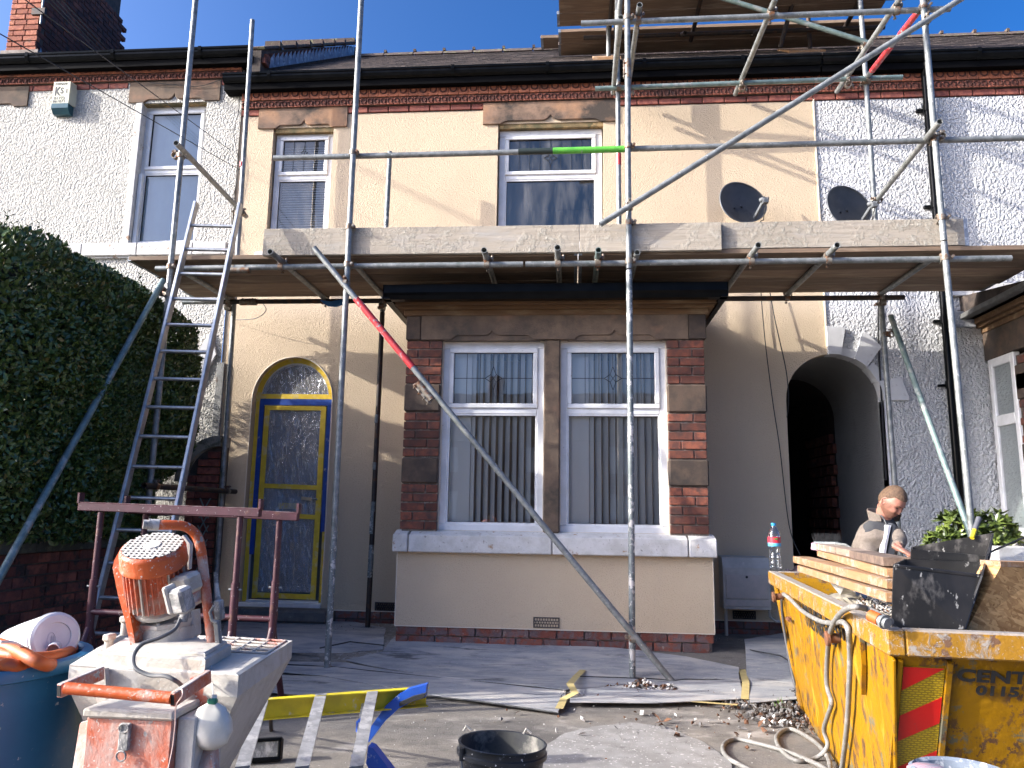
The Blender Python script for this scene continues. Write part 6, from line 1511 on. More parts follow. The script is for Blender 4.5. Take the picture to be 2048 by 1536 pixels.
m = MB(); P = [A(x, y, -5.44) for x, y in ((214, 1340), (412, 1352), (405, 1412), (216, 1405))]; m.prism([(p.x, p.z) for p in P], -5.43, -5.42); m.build('front_panel', M['caked'], MP)
m = MB(); m.beam(A(395, 1350, -5.43), A(408, 1428, -5.43), .04, .012, up=(0, 1, 0), ch=.003); m.beam(A(425, 1362, -5.42), A(428, 1395, -5.42), .02, .02, up=(0, 1, 0), ch=.003); m.build('hopper_strut', M['or_dusty'], MP)
m = MB(); p = A(377, 1408, -5.44); m.lathe([(.014, -.035), (.018, -.03), (.014, -.02), (.019, -.01), (.014, 0), (.019, .01), (.014, .02), (.012, .035)], 14, Matrix.Translation(p)); m.build('water_fitting', M['caked'], MP, smooth=40)
# control box with a lid and a latch
bx0, bx1, bzt = A(173, 1440, -5.56).x, A(345, 1455, -5.56).x, A(250, 1436, -5.56).z
m = MB(); m.box(bx0, bx1, -5.56, -5.38, bzt-.155, bzt, ch=.004); CB = m.build('control_box', M['or_dusty'], MP)
m = MB(); m.box(bx0-.006, bx1+.006, -5.572, -5.37, bzt, bzt+.022, ch=.005); m.build('box_lid', M['caked'], MP)
m = MB(); m.box(bx1+.001, bx1+.05, -5.54, -5.38, bzt-.18, bzt+.0, ch=.004); m.build('box_side', M['caked'], MP)
m = MB(); lx = (bx0+bx1)/2-.005; m.box(lx-.014, lx+.014, -5.572, -5.56, bzt-.075, bzt-.01, ch=.003); m.tube([V(lx+.012*math.cos(a), -5.575, bzt-.02+.010*math.sin(a)) for a in [2*math.pi*i/12 for i in range(13)]], .002, 5); m.tube([V(lx+.012*math.cos(a), -5.575, bzt-.085+.012*math.sin(a)) for a in [2*math.pi*i/12 for i in range(13)]], .0025, 5); m.build('latch', M['caked_grey'], MP)
m = MB(); m.box(bx0-.03, bx1+.03, -5.60, -5.56, bzt-.175, bzt-.155, ch=.004); m.box(bx0+.02, bx1-.02, -5.62, -5.40, bzt-.26, bzt-.19, ch=.005); m.build('chassis', M['or_clean'], MP)
m = MB(); m.box(bx0+.01, bx1-.01, -5.63, -5.42, bzt-.19, bzt-.182, ch=.003); m.build('lower_box_lid', M['caked'], MP)
for (p0, p1) in (((405, 1440), (412, 1620)), ((190, 1440), (160, 1640))):
    m = MB(); m.beam(A(*p0, -5.43), A(*p1, -5.55), .07, .03, up=(0, 1, 0), ch=.004); m.build('leg', M['or_dusty'], MP)
for s_ in (-1, 1):
    m = MB(); cx = -1.10+.17*s_; m.lathe([(.0, -.03), (.12, -.03), (.135, -.02), (.135, .02), (.12, .03), (0, .03)], 24, Matrix.Translation((cx, -5.2, .045)) @ Matrix.Rotation(math.pi/2, 4, 'Y')); m.build('wheel', M['rubber'], MP, smooth=40)
    m = MB(); m.beam((cx*.98-.0, -5.2, .05), (-1.12+.1*s_, -5.2, .40), .03, .03, ch=.003); m.build('axle_strut', M['or_dusty'], MP)
for (a_, b_) in ((G(462, 1455, .12), G(480, 1482, -.09)), (G(525, 1395, .35), G(543, 1468, -.09))):
    m = MB(); m.tube([a_+V(0, 0, .2), b_], .011, 8); m.build('prop_leg', M['rust_tube'], MP, smooth=True)
    m = MB(); m.beam(b_+V(-.10, -.10, .01), b_+V(.02, .01, .012), .04, .01, ch=.002); m.build('foot_plate', M['caked'], MP)
m = MB(); m.tube(smooth_path([A(345, 1385, -5.60), A(362, 1378, -5.60), A(364, 1392, -5.62), A(352, 1412, -5.61), A(350, 1450, -5.60), A(344, 1500, -5.60), A(334, 1545, -5.62)]), .0016, 5); m.build('string', mat('pink cotton string', (.55, .38, .32), rough=.9), MP)
PB = thing('plastic_bag', 'small clear-white plastic bag knotted with green, hanging off the pump', 'bag', A(425, 1430, -5.5))
pb = A(423, 1450, -5.50); m = MB(); prof = [(.006, .075), (.010, .055), (.035, .042), (.052, .015), (.056, -.015), (.046, -.042), (.02, -.058), (0, -.06)]
m.lathe(prof, 26, Matrix.Translation(pb) @ Matrix.Diagonal((1, .6, 1, 1))); m.v = [(x+.006*noise.noise(Vector((x*30, y*30, z*30))), y+.010*noise.noise(Vector((x*25+5, y*25, z*18))), z+.005*noise.noise(Vector((x*30, y*30+9, z*30)))) for x, y, z in m.v]
m.build('bag', mat('milky bag film', (.62, .60, .54), (.50, .48, .42), 14, rough=.35), PB, smooth=True)
m = MB(); m.box(pb.x-.012, pb.x+.012, pb.y-.012, pb.y+.004, pb.z+.050, pb.z+.066, ch=.004); m.build('knot', mat('green tie', (.01, .16, .09), rough=.5), PB)
m = MB(); m.tube([pb+V(.0, 0, .06), A(421, 1300, -5.3)], .0015, 5); m.build('string', M['white_pl'], PB)

# =====================================================================  STEPLADDER (lying down)
SL_ = thing('stepladder', 'yellow and aluminium stepladder with blue feet lying on the drive', 'stepladder', (-1.0, -4.0, -.08))
M['yel'] = mat('yellow fibreglass', (.62, .50, .02), (.50, .40, .02), 9, c3=(.5, .47, .38), ns3=18, lo3=.6, hi3=.68, rough=.5, bump=.15, bs=40)
M['blue_ft'] = mat('blue plastic foot', (.012, .08, .40), (.01, .06, .32), 9, c3=(.3, .36, .45), ns3=24, lo3=.6, hi3=.68, rough=.45)
M['rung_al'] = mat('cement marked aluminium', (.50, .50, .50), (.36, .36, .36), 22, c3=(.65, .64, .62), ns3=9, lo3=.52, hi3=.6, c4=(.15, .15, .15), ns4=60, lo4=.66, hi4=.7, rough=.45, metal=.55, bump=.2, bs=50, bd=.002)
zf = .30; ra, rb = G(300, 1412, zf), G(853, 1372, zf); rd = (rb-ra).normalized(); nd = V(rd.y, -rd.x, 0)
def chan(a, b, name, sgn):
    m = MB(); d = (b-a).normalized(); n = V(d.y, -d.x, 0)*sgn
    m.beam(a, b, .004, .085, ch=.001); m.beam(a+n*.02+V(0, 0, .042), b+n*.02+V(0, 0, .042), .042, .005); m.beam(a+n*.02-V(0, 0, .042), b+n*.02-V(0, 0, .042), .042, .005)
    return m.build(name, M['yel'], SL_)
dz = V(0, 0, -.045)
chan(ra+dz, rb+dz, 'side_rail', 1)
na, nb_ = ra+nd*1.22+V(0, 0, -.20), rb+nd*1.35+V(0, 0, -.20); chan(na, nb_, 'side_rail', -1)
for (px, py, bx) in ((745, 1383, 712), (642, 1388, 603), (526, 1396, 484)):
    a_ = G(px, py, zf)+V(0, 0, -.02); b_ = G(bx, 1545, zf-.1)
    m = MB(); m.prism([(-.024, 0), (-.026, .022), (.026, .022), (.024, 0), (.018, -.008), (-.018, -.008)], 0, (b_-a_).length, axis='Y', M=Matrix(((rd.x, (b_-a_).normalized().x, 0, a_.x), (rd.y, (b_-a_).normalized().y, 0, a_.y), (0, (b_-a_).normalized().z, 1, a_.z), (0, 0, 0, 1)))); m.build('tread', M['rung_al'], SL_)
    for k in (-.008, .010):
        m = MB(); m.lathe([(.004, 0), (.003, .001), (0, .0015)], 8, Matrix.Translation(a_+rd*k*1.6+V(0, -.03, .022))); m.build('rivet', M['rung_al'], SL_)
a_ = G(728, 1402, .24); b_ = G(706, 1545, .10)
m = MB(); m.beam(a_, b_, .018, .03, ch=.002); m.build('rear_brace', M['rung_al'], SL_)
for py in (1452, 1520):
    m = MB(); p = A(722-(py-1452)*.12, py, a_.y-(py-1400)/145*(a_.y-b_.y)); m.box(p.x-.02, p.x+.014, p.y-.02, p.y+.02, p.z-.03, p.z+.03, ch=.008); m.build('brace_bracket', M['blue_ft'], SL_)
# curved blue foot
pts = [(856, 1366), (853, 1392), (828, 1400), (800, 1414), (772, 1440), (742, 1480), (728, 1475), (752, 1440), (775, 1408), (800, 1386), (818, 1376)]
Yf = rb.y-.085; P = [A(x, y, Yf) for x, y in pts]
m = MB(); m.prism([(p.x, p.z) for p in P], Yf-.035, Yf+.02); m.build('foot', M['blue_ft'], SL_)
P = [A(x, y, Yf-.045) for x, y in ((853, 1385), (848, 1394), (826, 1402), (800, 1412), (800, 1404), (826, 1392))]; m = MB(); m.prism([(p.x, p.z) for p in P], Yf-.06, Yf-.036); m.build('foot_tread', M['rubber'], SL_)
pts = [(742, 1486), (752, 1490), (795, 1545), (760, 1560), (738, 1520)]; P = [A(x, y, Yf-1.0) for x, y in pts]
m = MB(); m.prism([(p.x, p.z) for p in P], Yf-1.04, Yf-.99); m.build('foot', M['blue_ft'], SL_)
bb = G(522, 1530, -.08); m = MB()
T = thing('work_light', 'small black work light lying on the drive behind the mixing pump', 'work light', bb)
RB = Matrix.Translation(bb+V(0, 0, .07)) @ Matrix.Rotation(.35, 4, 'Z') @ Matrix.Rotation(-.3, 4, 'X')
m.box(-.10, .10, -.02, .03, -.055, .055, RB, ch=.012); m.build('housing', M['rubber'], T)
m = MB()
for (a, b, c, d) in ((-.09, .09, .035, .05), (-.09, .09, -.05, -.035), (-.09, -.075, -.035, .035), (.075, .09, -.035, .035)): m.box(a, b, -.032, -.02, c, d, RB, ch=.003)
m.build('bezel', M['gutter'], T)
m = MB(); m.box(-.074, .074, -.024, -.021, -.034, .034, RB); m.build('lens', M['caked_grey'], T)

# =====================================================================  BUCKETS
M['bucket'] = mat('black bucket plastic', (.014, .016, .02), (.022, .026, .032), 8, c3=(.22, .24, .26), ns3=9, lo3=.57, hi3=.66, c4=(.6, .6, .6), ns4=60, lo4=.66, hi4=.69, rough=.4, bump=.15, bs=30)
M['bucket_in'] = mat('cement stained bucket inside', (.02, .022, .026), (.05, .05, .046), 7, c3=(.28, .26, .22), ns3=5, lo3=.5, hi3=.66, rough=.8, bump=.2, bs=40)
def bucket(c, r, h, label, tilt, handle=0, group='black builders buckets', ang=.5):
    T = thing('bucket', label, 'bucket', c, group); Mx = Matrix.Translation(c) @ tilt
    m = MB(); m.lathe([(r*.72, 0), (r*.93, h*.80), (r*.94, h*.84), (r*1.0, h*.85), (r*1.0, h*.90), (r*.96, h*.91), (r*.965, h*.97), (r*.99, h), (r*.965, h*1.008), (r*.93, h)], 40, Mx, cap0=True); m.build('body', M['bucket'], T, smooth=40)
    m = MB(); m.lathe([(r*.93, h), (r*.92, h*.8), (r*.71, .012), (0, .01)], 40, Mx); m.build('inside', M['bucket_in'], T, smooth=40)
    m = MB()
    hp = []
    for i in range(17):
        t = math.pi*i/16; v = V(math.cos(t)*r*1.03*math.cos(ang), math.cos(t)*r*1.03*math.sin(ang), 0); n_ = V(math.sin(ang), -math.cos(ang), 0)
        hp.append(Mx @ (v+n_*math.sin(t)*r*1.12*math.cos(handle)+V(0, 0, h*.88-math.sin(t)*r*1.1*math.sin(handle))))
    m.tube(hp, .003, 6); m.build('wire_handle', M['galv'], T, smooth=True)
    k = 8; m = MB(); m.tube(hp[6:11], .012, 10); m.build('grip', M['rubber'], T, smooth=True)
    for s_ in (-1, 1):
        m = MB(); p = Mx @ V(s_*r*1.0*math.cos(ang), s_*r*1.0*math.sin(ang), h*.90); m.tube([p-V(0, 0, .02), p+V(0, 0, .022)], .010, 8); m.build('handle_lug', M['bucket'], T)
    return T
b1 = G(995, 1480, .33); cB = V((G(907, 1485, .33).x+G(1088, 1485, .33).x)/2, b1.y-.01, .05)
bucket(cB-V(.018, -.008, .13), .168, .27, 'lower black bucket of the nested pair on the drive', Matrix.Rotation(.03, 4, 'X'), handle=1.3, ang=-.3)
bucket(cB+V(0, 0, .0), .166, .275, 'upper black bucket of the nested pair, splashed with cement', Matrix.Rotation(-.02, 4, 'X') @ Matrix.Rotation(.04, 4, 'Y'), handle=1.25, ang=.62)
for (qx, qy) in ((932, 1456), (1052, 1462)):
    m = MB(); p = A(qx, qy, cB.y+.12); m.tube([p+V(-.01, 0, -.01), p+V(0, 0, .008), p+V(.02, 0, -.008)], .004, 6); m.build('hook', M['caked'], bpy.data.objects['bucket.001'])
M['tubrim'] = mat('blue grey splattered plastic', (.16, .19, .23), (.10, .12, .15), 14, c3=(.45, .45, .46), ns3=20, lo3=.55, hi3=.62, rough=.7)
q = G(1925, 1560, .40)
T = thing('mortar_tub', 'grey splattered tub rim just showing in front of the skip', 'tub', q-V(0, 0, .45))
m = MB(); m.lathe([(.10, -.4), (.125, .0), (.14, .006), (.142, .02), (.13, .028), (.12, .02), (.11, -.1)], 36, Matrix.Translation(q), cap0=True); m.build('body', M['tubrim'], T, smooth=40)
m = MB(); m.lathe([(0, .03), (.04, .028), (.06, .01), (.05, -.02)], 12, Matrix.Translation(q+V(-.085, .03, .012)) @ Matrix.Diagonal((1, .7, .6, 1))); m.build('rag_in_tub', mat('paint stained rag', (.20, .22, .26), (.34, .20, .22), 20, rough=.9), T, smooth=True)
# =====================================================================  SKIP
SK = thing('skip', 'battered yellow waste skip with red and yellow chevron plate at the right', 'skip', (2.0, -3.2, -.08))
def skip_paint():
    t = NT('battered yellow skip paint'); p = t.pos
    c = t.mix(t.ramp(t.noise(p, 2.2, 5), .3, .7), (.29, .143, .0008), (.235, .112, .0008))
    c = t.mix(t.ramp(t.noise(t.mapv(p, (1, 1, .35)), 9, 7, .7), .56, .62), c, (.40, .20, .012))
    mk = t.ramp(t.noise(t.mapv(p, (1, 1, .45), loc=(3, 1, 7)), 15, 9, .76), .525, .55)
    zone = t.ramp(t.noise(t.mapv(p, loc=(8, 8, 1)), 4.5, 3), .38, .55)
    c = t.mix(t.math('MULTIPLY', mk, zone), c, t.mix(t.noise(p, 50, 4), (.05, .035, .025), (.13, .055, .02)))
    mk2 = t.ramp(t.noise(t.mapv(p, loc=(1, 9, 7)), 5.5, 9, .74), .565, .60); c = t.mix(t.math('MULTIPLY', mk2, .85), c, (.10, .105, .075))
    mk3 = t.ramp(t.noise(t.mapv(p, (.6, .6, 2.5), loc=(21, 9, 7)), 10, 9, .75), .70, .71); c = t.mix(mk3, c, (.52, .47, .38))
    n = t.bump(t.noise(p, 3, 4), .5, .03, t.bump(t.noise(p, 40, 6, .7), .35, .004))
    return t.fin(c, t.ramp(t.noise(p, 12, 5), .3, .7, .42, .7), 0, n, .25)
M['skip'] = skip_paint()
M['skip_rim'] = splat('chipped skip rim', (.29, .138, .001), (.30, .27, .235), .52, .62, 14, .7, chips=(.12, .06, .03))
M['rust'] = mat('rusty iron', (.16, .06, .025), (.09, .04, .02), 20, c3=(.05, .03, .02), ns3=12, rough=.9, bump=.6, bs=60, bd=.004)
rz_ = .78
N = V(*G(1786, 1256, rz_)); F = V(*G(1546, 1142, rz_)); sd_ = (F-N).normalized(); wd_ = V(-sd_.y, sd_.x, 0)*-1; SW = 1.62
L = (F-N).length; zb_ = -.10; ins = .07
def sp(u, v, z, over=0):
    """point of the skip: u metres along the side from the near corner, v metres across, z height; walls lean in towards the floor"""
    t = (rz_-z)/(rz_-zb_); lo, hi = .42*t, L-.62*t; uu = lo+(hi-lo)*(u/L); vv = ins*t+(SW-2*ins*t)*(v/SW)
    return N+sd_*uu+wd_*vv+V(0, 0, z-rz_)
def panel(c, th, name, material):
    n = (c[1]-c[0]).cross(c[3]-c[0]).normalized()*th; m = MB(); m.add(c+[p+n for p in c], [(0, 1, 2, 3), (7, 6, 5, 4)]+[(i, 4+i, 4+(i+1) % 4, (i+1) % 4) for i in range(4)]); return m.build(name, material, SK)
zt_s = rz_-.01
# left side: outer skin subdivided with dents
def skin(P, nu, nv, name, material, dent=.012, th=None):
    m = MB(); vs = []; n = (P(1, 0)-P(0, 0)).cross(P(0, 1)-P(0, 0)).normalized()
    for j in range(nv+1):
        for i in range(nu+1):
            p = P(i/nu, j/nv); e = min(i, nu-i, j, nv-j); d = 0 if e == 0 else dent*noise.noise(p*2.3)+dent*.3*noise.noise(p*7)
            vs.append(p+n*d)
    w_ = nu+1; m.add(vs, [(j*w_+i, j*w_+i+1, (j+1)*w_+i+1, (j+1)*w_+i) for j in range(nv) for i in range(nu)]); return m.build(name, material, SK, smooth=60, fix=False)
skin(lambda a, b: sp(L*a, 0, zb_+(zt_s-zb_)*b), 48, 16, 'side_panel', M['skip']); skin(lambda a, b: sp(0, SW*a, zb_+(zt_s-zb_)*b), 32, 16, 'end_panel', M['skip'])
skin(lambda a, b: sp(L*a, SW, zb_+(zt_s-zb_)*b), 20, 8, 'side_panel', M['skip']); skin(lambda a, b: sp(L, SW*a, zb_+(zt_s-zb_)*b), 20, 8, 'end_panel', M['skip'])
m = MB(); m.quad(sp(0, 0, zb_+.02), sp(L, 0, zb_+.02), sp(L, SW, zb_+.02), sp(0, SW, zb_+.02)); m.build('floor_plate', M['rust'], SK)
# box section rim
for (a, b, nm) in (((0, 0), (L, 0), 's'), ((0, 0), (0, SW), 'e'), ((0, SW), (L, SW), 's'), ((L, 0), (L, SW), 'e')):
    pa, pb_ = N+sd_*a[0]+wd_*a[1], N+sd_*b[0]+wd_*b[1]; m = MB(); dd = (pb_-pa).normalized()
    ext_ = .03 if nm == 's' else -.031
    m.beam(pa-dd*ext_+V(0, 0, -.045), pb_+dd*ext_+V(0, 0, -.045), .06, .09, ch=.006); m.build('rim_rail', M['skip_rim'], SK)
def rib(u, out=.03, z0=zb_, z1=rz_-.09, wd=.05, side=True, name='side_rib'):
    m = MB(); 
    a, b = (sp(u, 0, z0), sp(u, 0, z1)) if side else (sp(0, u, z0), sp(0, u, z1))
    nrm = -wd_ if side else -sd_
    m.beam(a+nrm*out/2, b+nrm*out/2, wd if not side else out, out if not side else wd, up=tuple(sd_ if side else sd_), ch=.003); return m.build(name, M['skip'], SK)
rib(.02, .012, wd=.10); rib(L-.05, .02, wd=.05)
# a recessed lifting pocket and two rusty lugs
def side_pt(px, py, off=0):
    d = ray(px, py); a = sp(0, 0, rz_); n = (sp(L, 0, rz_)-a).cross(sp(0, 0, zb_)-a).normalized()
    if n.dot(-wd_) < 0: n = -n
    t = (a+n*off-CAM).dot(n)/d.dot(n); return CAM+d*t, n
for (px, py) in ((1566, 1193), (1683, 1276)):
    p, n = side_pt(px, py, .0); q = (n).to_track_quat('Z', 'Y').to_matrix().to_4x4(); m = MB(); m.lathe([(.022, 0), (.022, .05), (.034, .052), (.034, .066), (.030, .07), (0, .07)], 18, Matrix.Translation(p) @ q); m.build('lifting_lug', M['rust'], SK, smooth=40)
pts = [side_pt(x, y, .003)[0] for x, y in ((1713, 1262), (1729, 1270), (1733, 1330), (1732, 1390), (1722, 1350), (1712, 1300))]
m = MB(); m.add(pts+[p-wd_*.018 for p in pts], [tuple(range(6)), tuple(range(6, 12))]+[(i, (i+1) % 6, 6+(i+1) % 6, 6+i) for i in range(6)]); m.build('lifting_pocket', M['skip'], SK)
p, n = side_pt(1583, 1236, .0); m = MB(); m.tube([p, p+n*.03, p+n*.03+sd_*-.12], .010, 8); m.build('rope_hook', M['rust'], SK)
# lettering on the side
p0, n = side_pt(1600, 1203, .010); ux = -sd_; n_ = n; uy = n_.cross(ux).normalized()
if uy.z < 0: uy = -uy
RS = Matrix(((ux.x, uy.x, n_.x), (ux.y, uy.y, n_.y), (ux.z, uy.z, n_.z)))
p1, _ = side_pt(1601, 1222, .010); p2, _ = side_pt(1613, 1250, .010)
text(SK, 'CENTRAL WASTE', p1, .105, RS, M['ink'], .0035, 1.42); text(SK, '0115 963 8080', p2, .088, RS, M['ink'], .003, 1.42)
# end lettering
e0 = sp(0, 0, rz_-.1); e1 = sp(0, 1, rz_-.1); e2 = sp(0, 0, zb_+.1); en = (e1-e0).cross(e2-e0).normalized()
if en.y > 0: en = -en
eu = (e1-e0).normalized(); ev = en.cross(eu).normalized()
if ev.z < 0: ev = -ev
def end_pt(px, py, off=0):
    d = ray(px, py); t = (e0+en*off-CAM).dot(en)/d.dot(en); return CAM+d*t
RE = Matrix(((eu.x, ev.x, en.x), (eu.y, ev.y, en.y), (eu.z, ev.z, en.z)))
text(SK, 'CENTRAL', end_pt(1912, 1361, .012), .066, RE, M['ink'], .0024, 1.32); text(SK, '0115 963 8080', end_pt(1951, 1389, .012), .052, RE, M['ink'], .0020, 1.32)
# chevron plate
RY = mat('yellow skip frame', (.30, .15, .002), (.25, .12, .002), 9, rough=.4)
cw = .135; c00 = end_pt(1805, 1330, .0); 
def ep(u, v, off): return c00+eu*u+ev*v+en*off
PL = MB(); 
def epq(m, pts, o0, o1):
    n = len(pts); A_ = [ep(u, v, o0) for u, v in pts]; B_ = [ep(u, v, o1) for u, v in pts]; m.add(A_+B_, [tuple(range(n, 2*n)), tuple(range(n))[::-1]]+[(i, (i+1) % n, n+(i+1) % n, n+i) for i in range(n)])
def chev():
    t = NT('yellow reflective sheeting'); br = t.node('ShaderNodeTexBrick'); 
    tc = t.node('ShaderNodeTexCoord'); t.l.new(t.mapv(tc.outputs['Object'], (1, 1, 1), rot=(math.pi/2, 0, 0)), br.inputs['Vector'])
    br.inputs['Scale'].default_value = 1; br.inputs['Brick Width'].default_value = .020; br.inputs['Row Height'].default_value = .0085; br.inputs['Mortar Size'].default_value = .0032; br.inputs['Mortar Smooth'].default_value = .2
    br.inputs['Color1'].default_value = (.52, .36, .008, 1); br.inputs['Color2'].default_value = (.48, .33, .008, 1); br.inputs['Mortar'].default_value = (.22, .15, .01, 1)
    return t.fin(br.outputs['Color'], .35)
M['chev_y'] = chev(); M['chev_r'] = mat('red reflective sheeting', (.55, .012, .010), (.50, .012, .010), 12, c3=(.35, .05, .04), ns3=30, lo3=.66, hi3=.7, rough=.3)
pl = MB(); epq(pl, [(0, -.62), (cw, -.62), (cw, 0), (0, 0)], .004, .008); plate = pl.build('chevron_plate', M['chev_y'], SK)
for (u0, v0, u1, v1, hgt) in ((0, -.0, cw, -.0, 0),):
    m = MB(); epq(m, [(0.001, -.001), (cw-.001, -.001), (0.001, -.098)], .0082, .0092); m.build('red_stripe', M['chev_r'], plate)
for k in range(3):
    v = -.205-.225*k; m = MB(); epq(m, [(.001, v), (cw-.001, v+.088), (cw-.001, v-.02), (.001, v-.108)], .0082, .0092); m.build('red_stripe', M['chev_r'], plate)
for u in (-.022, cw+.004):
    m = MB(); epq(m, [(u, -.64), (u+.016, -.64), (u+.016, .03), (u, .03)], .0, .022); m.build('plate_channel', M['skip'], SK)
# ---- contents
def heap():
    m = MB(); nx_, ny_ = 40, 28; vs = []
    for j in range(ny_+1):
        for i in range(nx_+1):
            u, v = .15+(L-.38)*i/nx_, .06+(SW-.12)*j/ny_
            z = .60+.05*noise.noise(Vector((u*2.2, v*2.2, 1)))+.03*noise.noise(Vector((u*9, v*9, 4)))-.03*(1-min(i, nx_-i, 6)/6)
            vs.append(N+sd_*u+wd_*v+V(0, 0, z-rz_))
    m.add(vs, [(j*(nx_+1)+i, j*(nx_+1)+i+1, (j+1)*(nx_+1)+i+1, (j+1)*(nx_+1)+i) for j in range(ny_) for i in range(nx_)])
    o = m.build('rubble_heap', mat('mixed rubble', (.20, .17, .14), (.36, .32, .27), 9, c3=(.07, .06, .05), ns3=7, c4=(.5, .47, .42), ns4=30, rough=1, bump=1, bs=50, bd=.02), None, smooth=True, kind='stuff'); tag(o, 'mixed rubble and dust filling the yellow skip', 'rubble')
heap()
def lay(px, py, z): return G(px, py, z)
# pale card and cloth scraps
M['card'] = mat('dusty pale card', (.50, .45, .35), (.40, .35, .27), 14, rough=.9, bump=.4, bs=50)
M['cloth'] = mat('crumpled white sack', (.58, .56, .52), (.42, .40, .38), 14, rough=.9, bump=.6, bs=40, bd=.01)
def crumple(pts, z, label, material, cat='rubbish', amp=.03, seed=1, n=14, name='rubbish'):
    P = [G(x, y, z) for x, y in pts]; m = MB(); vs = []
    for j in range(n+1):
        for i in range(n+1):
            u, v = i/n, j/n; p = (P[0]*(1-u)+P[1]*u)*(1-v)+(P[3]*(1-u)+P[2]*u)*v
            vs.append(p+V(0, 0, amp*(noise.noise(Vector((u*4+seed, v*4, seed)))+.5*noise.noise(Vector((u*11, v*11+seed, 2))))))
    m.add(vs, [(j*(n+1)+i, j*(n+1)+i+1, (j+1)*(n+1)+i+1, (j+1)*(n+1)+i) for j in range(n) for i in range(n)]); return tag(m.build(name, material, None, fix=False), label, cat)
crumple([(1655, 1190), (1715, 1175), (1770, 1205), (1722, 1222)], .72, 'flat piece of dusty card on the rubble in the skip', M['card'], amp=.012)
crumple([(1700, 1180), (1765, 1170), (1790, 1200), (1735, 1210)], .74, 'crumpled white sack between the planks and the card', M['cloth'], amp=.07, seed=4)
crumple([(1560, 1140), (1612, 1136), (1622, 1165), (1600, 1172)], .70, 'dusty pink rag by the far rim of the skip', mat('dusty pink rag', (.33, .22, .22), (.25, .18, .18), 12, rough=.9), amp=.05, seed=7)
m = MB(); a_, b_, c_ = G(1680, 1190, .74), G(1690, 1172, .82), G(1712, 1186, .76); m.add([a_, b_, c_, G(1660, 1166, .8)], [(0, 1, 2), (0, 3, 1)]); tag(m.build('paper_scrap', M['cloth'], None, fix=False), 'upright torn corner of white sack on the rubble', 'rubbish')
r3 = random.Random(4); m = MB(); mats_ = [grit, leafm, M['card'], stn]
for i in range(240):
    p = G(r3.uniform(1715, 1795), r3.uniform(1198, 1240), .735)+V(0, 0, r3.uniform(0, .02)); m.mi = r3.randrange(4); Lc = r3.uniform(.008, .022)
    m.box(-Lc, Lc, -.002, .002, -.003, .003, Matrix.Translation(p) @ Matrix.Rotation(r3.uniform(0, 6), 4, V(r3.random(), r3.random(), r3.random()).normalized()))
m.mi = 0; tag(m.build('chippings', mats_, None, fix=False, kind='stuff'), 'splinters and mortar chippings heaped beside the black hoppers', 'rubbish')
# timbers
def plank(p0, p1, Y0, Y1, h, w_, label, material=M['pine']):
    a, b = A(*p0, Y0), A(*p1, Y1); m = MB(); m.beam(a, b, w_, h, ch=.002); return tag(m.build('timber', material, None), label, 'timber', 'timbers stacked in the skip')
plank((1612, 1137), (1800, 1196), -2.65, -4.35, .036, .10, 'lowest pale timber of the stack in the skip')
plank((1603, 1119), (1800, 1169), -2.60, -4.30, .038, .10, 'second pale timber from the bottom, its end sticking out furthest left')
plank((1652, 1107), (1800, 1147), -2.75, -4.25, .034, .10, 'third pale timber, just under the dirty ones')
M['dirty_t'] = wood('mortar covered timber', (.24, .17, .12), (.17, .12, .09), (.42, .38, .32), grain=(40, 4, 60))
plank((1647, 1093), (1690, 1102), -2.75, -3.2, .034, .10, 'short dirty timber end on top of the stack', M['dirty_t']); plank((1692, 1102), (1722, 1108), -3.22, -3.55, .034, .10, 'short dirty timber with a pale mortar crust on top of the stack', M['dirty_t'])
plank((1723, 1109), (1795, 1124), -3.57, -4.2, .036, .11, 'dark rough timber on top of the stack beside the black hoppers', mat('dark rough timber', (.09, .06, .045), (.16, .11, .08), 14, rough=1, bump=1, bs=50))
m = MB(); a_, b_ = A(1626, 1092, -2.72), A(1648, 1096, -2.76); m.beam(a_, b_, .06, .04, ch=.003); tag(m.build('timber_end', mat('faded pink timber end', (.50, .26, .38), (.45, .30, .34), 14, rough=.8), None), 'pink painted wood end under the broom head', 'timber')
BR = thing('broom_head', 'black bristle broom head lying on the timbers', 'broom', A(1656, 1085, -2.72))
m = MB(); a_, b_ = A(1630, 1088, -2.68), A(1680, 1089, -2.78); m.beam(a_, b_, .05, .03, ch=.004); m.build('stock', M['galv_lime'], BR)
m = MB(); M['bristle'] = mat('black bristles', (.012, .012, .013), (.03, .03, .03), 60, rough=.8)
for i in range(420):
    t = rnd.random(); p = a_+(b_-a_)*t+V(rnd.uniform(-.01, .01), rnd.uniform(-.02, .02), .012); q = p+V(rnd.uniform(-.012, .012)+.01*(t-.5), rnd.uniform(-.012, .012), .055)
    m.add([p-V(.001, 0, 0), p+V(.001, 0, 0), q], [(0, 1, 2)])
m.build('bristles', M['bristle'], BR, fix=False)
m = MB(); m.tube([A(1672, 1087, -2.80), A(1692, 1090, -2.95), A(1712, 1103, -3.2)], .007, 8); m.build('stay', M['galv'], BR)
